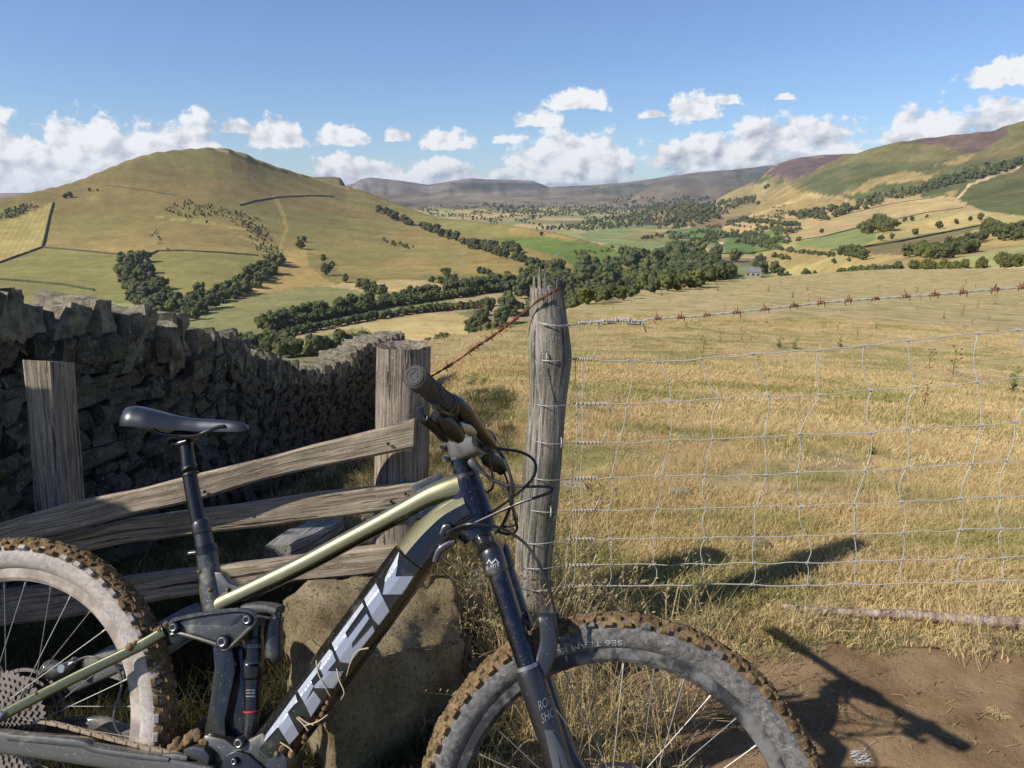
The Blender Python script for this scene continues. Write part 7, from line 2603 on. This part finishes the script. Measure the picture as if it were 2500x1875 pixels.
def scatter(name, pos, scl, pick, meshes, tilt=.25, seed=0):
    """points carrying clumps, joined as one object through geometry nodes"""
    r = np.random.RandomState(seed)
    me = bpy.data.meshes.new(name)
    n = len(pos)
    me.vertices.add(n); me.vertices.foreach_set('co', pos.astype(np.float32).ravel())
    for an, ty, val in (('scl', 'FLOAT', scl), ('pick', 'INT', pick)):
        at = me.attributes.new(an, ty, 'POINT'); at.data.foreach_set('value', val.astype(np.float32 if ty == 'FLOAT' else np.int32))
    at = me.attributes.new('rot', 'FLOAT_VECTOR', 'POINT')
    at.data.foreach_set('vector', np.stack([r.uniform(-tilt, tilt, n), r.uniform(-tilt, tilt, n), r.uniform(0, 6.28, n)], -1).astype(np.float32).ravel())
    me.update()
    src = bpy.data.collections.new(name + '_clumps')
    for k, m_ in enumerate(meshes):
        src.objects.link(bpy.data.objects.new('%s_clump_%02d' % (name, k), m_))
    o = new_obj(name, me)
    ng = bpy.data.node_groups.new(name, 'GeometryNodeTree')
    ng.interface.new_socket('Geometry', in_out='INPUT', socket_type='NodeSocketGeometry')
    ng.interface.new_socket('Geometry', in_out='OUTPUT', socket_type='NodeSocketGeometry')
    gi = ng.nodes.new('NodeGroupInput'); go = ng.nodes.new('NodeGroupOutput')
    ci = ng.nodes.new('GeometryNodeCollectionInfo'); ci.inputs['Collection'].default_value = src
    ci.inputs['Separate Children'].default_value = True; ci.inputs['Reset Children'].default_value = True
    ip = ng.nodes.new('GeometryNodeInstanceOnPoints'); ip.inputs['Pick Instance'].default_value = True
    def named(nm, ty):
        a = ng.nodes.new('GeometryNodeInputNamedAttribute'); a.data_type = ty; a.inputs['Name'].default_value = nm
        return next(s for s in a.outputs if s.enabled and s.name == 'Attribute')
    e2r = ng.nodes.new('FunctionNodeEulerToRotation')
    L = ng.links.new
    L(gi.outputs[0], ip.inputs['Points']); L(ci.outputs[0], ip.inputs['Instance'])
    L(named('pick', 'INT'), ip.inputs['Instance Index'])
    L(named('rot', 'FLOAT_VECTOR'), e2r.inputs[0]); L(e2r.outputs[0], ip.inputs['Rotation'])
    L(named('scl', 'FLOAT'), ip.inputs['Scale'])
    L(ip.outputs[0], go.inputs[0])
    md = o.modifiers.new('scatter', 'NODES'); md.node_group = ng
    return tag(o, kind='stuff')


gr = np.random.RandomState(21)
TURF = [clump('turf', 700 + i, 50, .016, .042, .07, .0024, .95, M['grass']) for i in range(5)] + [clump('turf', 710 + i, 50, .016, .04, .07, .0025, .9, M['turf']) for i in range(3)]
TUFT = [clump('tuft', 720 + i, 36, .04, .10, .07, .0022, 1.0, M['grass']) for i in range(4)] + [clump('tuft', 726 + i, 12, .09, .2, .06, .0018, .8, M['straw'], heads=5) for i in range(2)]
FAR = [clump('far_tuft', 740 + i, 44, .03, .085, .20, .009, .9, M['grass']) for i in range(4)] + [clump('far_tuft', 746 + i, 8, .10, .22, .2, .006, .5, M['straw']) for i in range(2)]


def ring_points(n, d0, d1, amax=.84):
    a = gr.uniform(-amax, amax, n); d = np.sqrt(gr.uniform(d0 * d0, d1 * d1, n))
    x = np.sin(a) * d; y = np.cos(a) * d
    keep = ~((x < -1.5 - .12 * (y - 2)) & (y > 2.6))
    crest = np.interp(a, crest_a[:, 0], crest_a[:, 1])
    keep &= d < crest * 1.15
    return x[keep], y[keep]


# short turf near the fence and the path
x, y = ring_points(13500, .75, 3.6, .95)
sm = soil_mask(x, y)
keep = ((~sm) | (gr.uniform(0, 1, len(x)) < .025)) & ~((x < -.02) & (y > .9))
x, y = x[keep], y[keep]; sm = sm[keep]
gn = fbm(x / .5, y / .5, 90, 3)
pick = np.where(gn + gr.uniform(-.5, .5, len(x)) > .22, gr.randint(5, 8, len(x)), gr.randint(0, 5, len(x)))
pick = np.where((y > 2.1) & (gr.uniform(0, 1, len(x)) < .8), gr.randint(0, 5, len(x)), pick)
scatter('grass', np.stack([x, y, field_h(x, y)], -1), gr.uniform(.7, 1.35, len(x)) * np.where(sm, .45, 1), pick, TURF, seed=1)
# longer dry grass beyond the wire
x, y = ring_points(11500, 2.1, 6.0)
keep = (y > 2.35) & (fbm(x / .6, y / .6, 91, 3) + gr.uniform(-.6, .6, len(x)) > -.15)
x, y = x[keep], y[keep]
pick = np.where(gr.uniform(0, 1, len(x)) < .93, gr.randint(0, 4, len(x)), gr.randint(4, 6, len(x)))
scatter('dry_grass', np.stack([x, y, field_h(x, y)], -1), gr.uniform(.45, .95, len(x)), pick, TUFT, seed=2)
x1, y1 = ring_points(19000, 4.5, 16)
x2, y2 = ring_points(20000, 14, 45); x3, y3 = ring_points(16500, 40, 230)
x = np.concatenate([x1, x2, x3]); y = np.concatenate([y1, y2, y3]); d = np.hypot(x, y)
pick = np.where(gr.uniform(0, 1, len(x)) < .96, gr.randint(0, 4, len(x)), gr.randint(4, 6, len(x)))
sc = np.interp(d, [4, 10, 20, 50, 120, 230], [.6, .8, 1.0, 1.25, 1.7, 2.2]) * gr.uniform(.6, 1.2, len(x))
scatter('field_grass', np.stack([x, y, field_h(x, y) - .01], -1), sc, pick, FAR, seed=3)


def walk(px, py):
    """ground point of the near field seen through a pixel"""
    d = pix(px, py); tt_ = np.geomspace(.9, 260, 1500)
    k = int(np.argmax(EYE + d[2] * tt_ < field_h(d[0] * tt_, d[1] * tt_)))
    return Vector(d * tt_[k] + np.array([0, 0, EYE]))


# tall bents round the post, the stone block and the foot of the fence
TALL = [clump('bents', 760 + i, 16, .22, .52, .07, .0024, .75, M['straw'], heads=7) for i in range(3)] + [clump('bents', 764 + i, 40, .08, .24, .06, .0026, 1.0, M['straw']) for i in range(2)]
pts = []
for (px, py, n, sp) in [(1160, 1580, 12, .07), (1210, 1600, 12, .08), (1240, 1560, 10, .07), (1180, 1530, 8, .06), (1300, 1570, 8, .06), (1370, 1560, 16, .09), (1430, 1540, 14, .1), (1460, 1480, 8, .1), (1250, 1700, 16, .10), (1300, 1800, 16, .12), (1380, 1760, 14, .12), (1420, 1690, 10, .1), (1180, 1680, 10, .06), (1460, 1600, 10, .1), (1560, 1560, 5, .1), (1900, 1560, 4, .15), (2300, 1560, 5, .2), (1620, 1850, 8, .1)]:
    c = walk(px, py)
    for k in range(int(n * .7)):
        xx = c.x + gr.normal(0, sp); yy = c.y + gr.normal(0, sp * .7)
        pts.append((xx, yy, ground(xx, yy), gr.uniform(.55, 1.15), gr.choice([0, 1, 2, 3, 3, 4, 4])))
pts = np.array(pts)
scatter('tall_grass', pts[:, :3], pts[:, 3], pts[:, 4].astype(int), TALL, tilt=.35, seed=4)
# greener grass behind the rails, wall shade darkened into its colour
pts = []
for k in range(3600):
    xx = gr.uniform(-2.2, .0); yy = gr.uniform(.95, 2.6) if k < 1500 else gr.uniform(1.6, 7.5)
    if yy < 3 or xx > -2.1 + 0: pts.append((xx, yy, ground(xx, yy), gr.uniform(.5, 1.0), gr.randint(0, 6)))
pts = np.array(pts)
SHADE_TUFTS = [clump('shade_tuft', 780 + i, 40, .05, .14, .07, .003, .9, M['shade_green']) for i in range(6)]
scatter('shaded_grass', pts[:, :3], pts[:, 3], pts[:, 4].astype(int), SHADE_TUFTS, seed=5)
# pebbles on the earth
peb = [stone_mesh('pebble', 900 + i, 1) for i in range(5)]
items = []
for k in range(420):
    c = walk(gr.uniform(1450, 2510), gr.uniform(1640, 1872))
    s_ = .004 + .012 * gr.uniform(0, 1) ** 4
    items.append((Matrix.Translation(c + Vector((0, 0, .006))) @ Euler((0, 0, gr.uniform(0, 6.28))).to_matrix().to_4x4() @ Matrix.Diagonal((s_ * 1.3, s_, s_ * .7, 1)), gr.randint(5)))
base = items[0][0].translation.copy()
o = joined('pebbles', items, peb, [M['soil']], None, base); o.location = base; tag(o, kind='stuff')
# loose straw on the earth
m = MB(); base = walk(2250, 1750)
for k in range(90):
    c = walk(gr.uniform(1500, 2490), gr.uniform(1655, 1870))
    a = gr.uniform(0, 6.28); l = gr.uniform(.01, .05)
    p0 = c + Vector((0, 0, .010)); p2 = p0 + Vector((math.cos(a) * l, math.sin(a) * l, .001)); p1 = (p0 + p2) / 2 + Vector((gr.uniform(-.006, .006), gr.uniform(-.006, .006), .004))
    m.tube([p0 - base, p1 - base, p2 - base], [.0008, .0009, .0005], 4)
o = m.build('straw', [M['straw']]); o.location = base; tag(o, kind='stuff')

# ------------------------------------------------------------------ weeds, feather
M['weed'] = mat('dead_thistle_brown', lambda n: pbr(n, n.mix(n.noise(n.n('ShaderNodeNewGeometry').outputs['Position'], 20.0, 3), srgb(84, 72, 44), srgb(128, 112, 68)), .95, spec=.1))
M['weed_green'] = mat('thistle_green', lambda n: pbr(n, n.mix(n.noise(n.n('ShaderNodeNewGeometry').outputs['Position'], 20.0, 3), srgb(70, 82, 40), srgb(124, 130, 70)), .9, spec=.15))


def thistle_parts(seed, leaves, green):
    r = random.Random(seed)
    st_ = MB(); lf = MB()
    top_ = Vector((r.uniform(-.1, .1), r.uniform(-.1, .1), 1))
    st_.tube([Vector((0, 0, -.03)), top_ * .5 + Vector((.02, 0, 0)), top_], [.014, .011, .005], 5)
    for k in range(6):
        h = .35 + .1 * k; a = r.uniform(0, 6.28); e = top_ * h + Vector((math.cos(a) * .2, math.sin(a) * .2, .18))
        st_.tube([top_ * h, e], [.008, .004], 4)
        for q in range(3):
            c = e + Vector((r.uniform(-.03, .03), r.uniform(-.03, .03), r.uniform(0, .04)))
            lf.box(c, Vector((.018, .006, 0)), Vector((-.004, .018, 0)), Vector((0, .004, .022)))
    for k in range(leaves):
        h = r.uniform(.02, .8) ** 1.3; a = r.uniform(0, 6.28); l = .28 * (1 - h * .6)
        c = top_ * h; d = Vector((math.cos(a), math.sin(a), r.uniform(-.1, .5))) * l; s = Vector((-math.sin(a), math.cos(a), 0)) * l * .16
        lf.add([c, c + d * .5 + s, c + d, c + d * .5 - s], [(0, 1, 2, 3)], None, 0, False)
    mt = M['weed_green'] if green else M['weed']
    return st_.mesh('stem', [mt]), lf.mesh('leaves', [mt])


DEAD = [thistle_parts(800 + i, 12, False) for i in range(3)]
LIVE = [thistle_parts(810 + i, 60, True) for i in range(3)]


def weed(px, py, size, green, label, group=None, wide=1.0):
    c = walk(px, py)
    zc = project(c.x, c.y, c.z)[2]
    h = size / FPX * zc
    o = empty('thistle' if green else 'dead_thistle', (c.x, c.y, c.z), label, 'weed', group, 'thing')
    o.scale = (h * wide, h * wide, h); o.rotation_euler = (0, 0, rng.uniform(0, 6))
    st_, lf = (LIVE if green else DEAD)[rng.randrange(3)]
    new_obj('stem', st_, o); new_obj('leaves', lf, o)


for (x, y, s, lab) in [(1715, 866, 46, 'bushy dead thistle above the first squares of the mesh'), (1758, 838, 34, 'thin dead stalk just right of the bushy dead thistle'), (1810, 832, 30, 'dead stalk in a pair in the upper dry field'), (1852, 896, 28, 'dark dead thistle right behind the top mesh wire'), (2008, 812, 26, 'low dead weed in the middle of the upper field'), (2046, 808, 22, 'low dead weed right of another in the upper field'),
                       (2268, 902, 50, 'tall leafy dead thistle behind the right part of the mesh'), (2326, 914, 66, 'tallest dead thistle stalk near the right edge of the mesh'), (2255, 996, 58, 'half green dead thistle behind the second mesh row'), (1905, 700, 14, 'tiny dead stalk on the crest of the field'), (2350, 770, 24, 'dead stalk standing below the barbed wire at the right'), (2430, 744, 24, 'dead stalk touching the barbed wire near the right edge'), (1640, 880, 24, 'small dead stalk near the splintered post'), (2090, 830, 26, 'dead weed above the middle of the mesh')]:
    weed(x, y, s, False, lab)
for (x, y, s, lab, w) in [(1150, 946, 40, 'green thistle right of the handlebar grip', 1.6), (1180, 944, 30, 'low green thistle beside another near the grip', 1.6), (1205, 985, 34, 'green thistle patch left of the splintered post', 1.8), (1255, 985, 26, 'small green weed close to the splintered post', 1.6), (1115, 935, 26, 'green weed at the edge of the round post', 1.8), (1275, 945, 20, 'small dark green weed against the splintered post', 1.6), (2475, 960, 60, 'tall green thistle at the right edge of the picture', 1.2), (2050, 850, 30, 'greenish thistle in the middle of the field', 1.2), (1900, 850, 34, 'greenish thistle behind the top mesh wire', 1.3), (1940, 852, 30, 'greenish thistle right of another behind the top wire', 1.3), (2130, 1110, 30, 'small green weed low in the field behind the mesh', 1.6)]:
    weed(x, y, s, True, lab, wide=w)
r_ = random.Random(4)
for k in range(46):
    weed(r_.uniform(1450, 2480), r_.uniform(690, 800) if k < 34 else r_.uniform(800, 900), r_.uniform(9, 20), r_.random() < .3, 'small dead stalk scattered over the upper part of the dry field', 'dead stalks scattered over the dry field')
c = walk(2092, 1856)
m = MB(); r_ = random.Random(9)
for k in range(44):
    a = r_.gauss(-.4, .5); l = r_.uniform(.012, .035)
    d = Vector((math.cos(a), math.sin(a) * .7, r_.uniform(.05, .5))) * l
    s0 = Vector((r_.uniform(-.02, .02), r_.uniform(-.02, .02), .006))
    m.tube([s0, s0 + d * .6 + Vector((0, 0, .006)), s0 + d], [.0012, .0011, .0004], 4)
o = m.build('feather', [mat('white_down', lambda n: pbr(n, (.36, .36, .35), .9))]); o.location = c
tag(o, 'small tuft of white feather down on the earth below the front tyre', 'feather', kind='thing')
c = walk(2436, 1752)
m = MB()
for k in range(60):
    a = r_.uniform(0, 6.28); l = r_.uniform(.015, .045)
    m.tube([Vector((0, 0, 0)), Vector((math.cos(a) * l * .6, math.sin(a) * l * .6, .016)), Vector((math.cos(a) * l, math.sin(a) * l, .006))], [.001, .001, .0004], 4)
o = m.build('grass_tuft', [M['straw']]); o.location = c
tag(o, 'small withered grass tuft alone on the bare earth', 'grass tuft', kind='thing')
# stones half hidden in the grass beyond the wire
for i, (x, y, w, lab) in enumerate([(1385, 1200, .10, 'pale flat stone in the dry grass behind the post'), (1660, 1215, .07, 'small tan stone showing in the dry grass behind the mesh'), (1850, 1345, .06, 'small stone below the mesh among the dry grass')]):
    c = walk(x, y)
    rock('rock', [(c.x - w, c.y - w * .5, c.z + .05), (c.x + w, c.y - w * .4, c.z + .04), (c.x + w * .7, c.y + w * .5, c.z + .05), (c.x - w * .7, c.y + w * .6, c.z + .06)], lab, 'stone', c.z - .05, 30 + i, rough=.01, material='boulder')
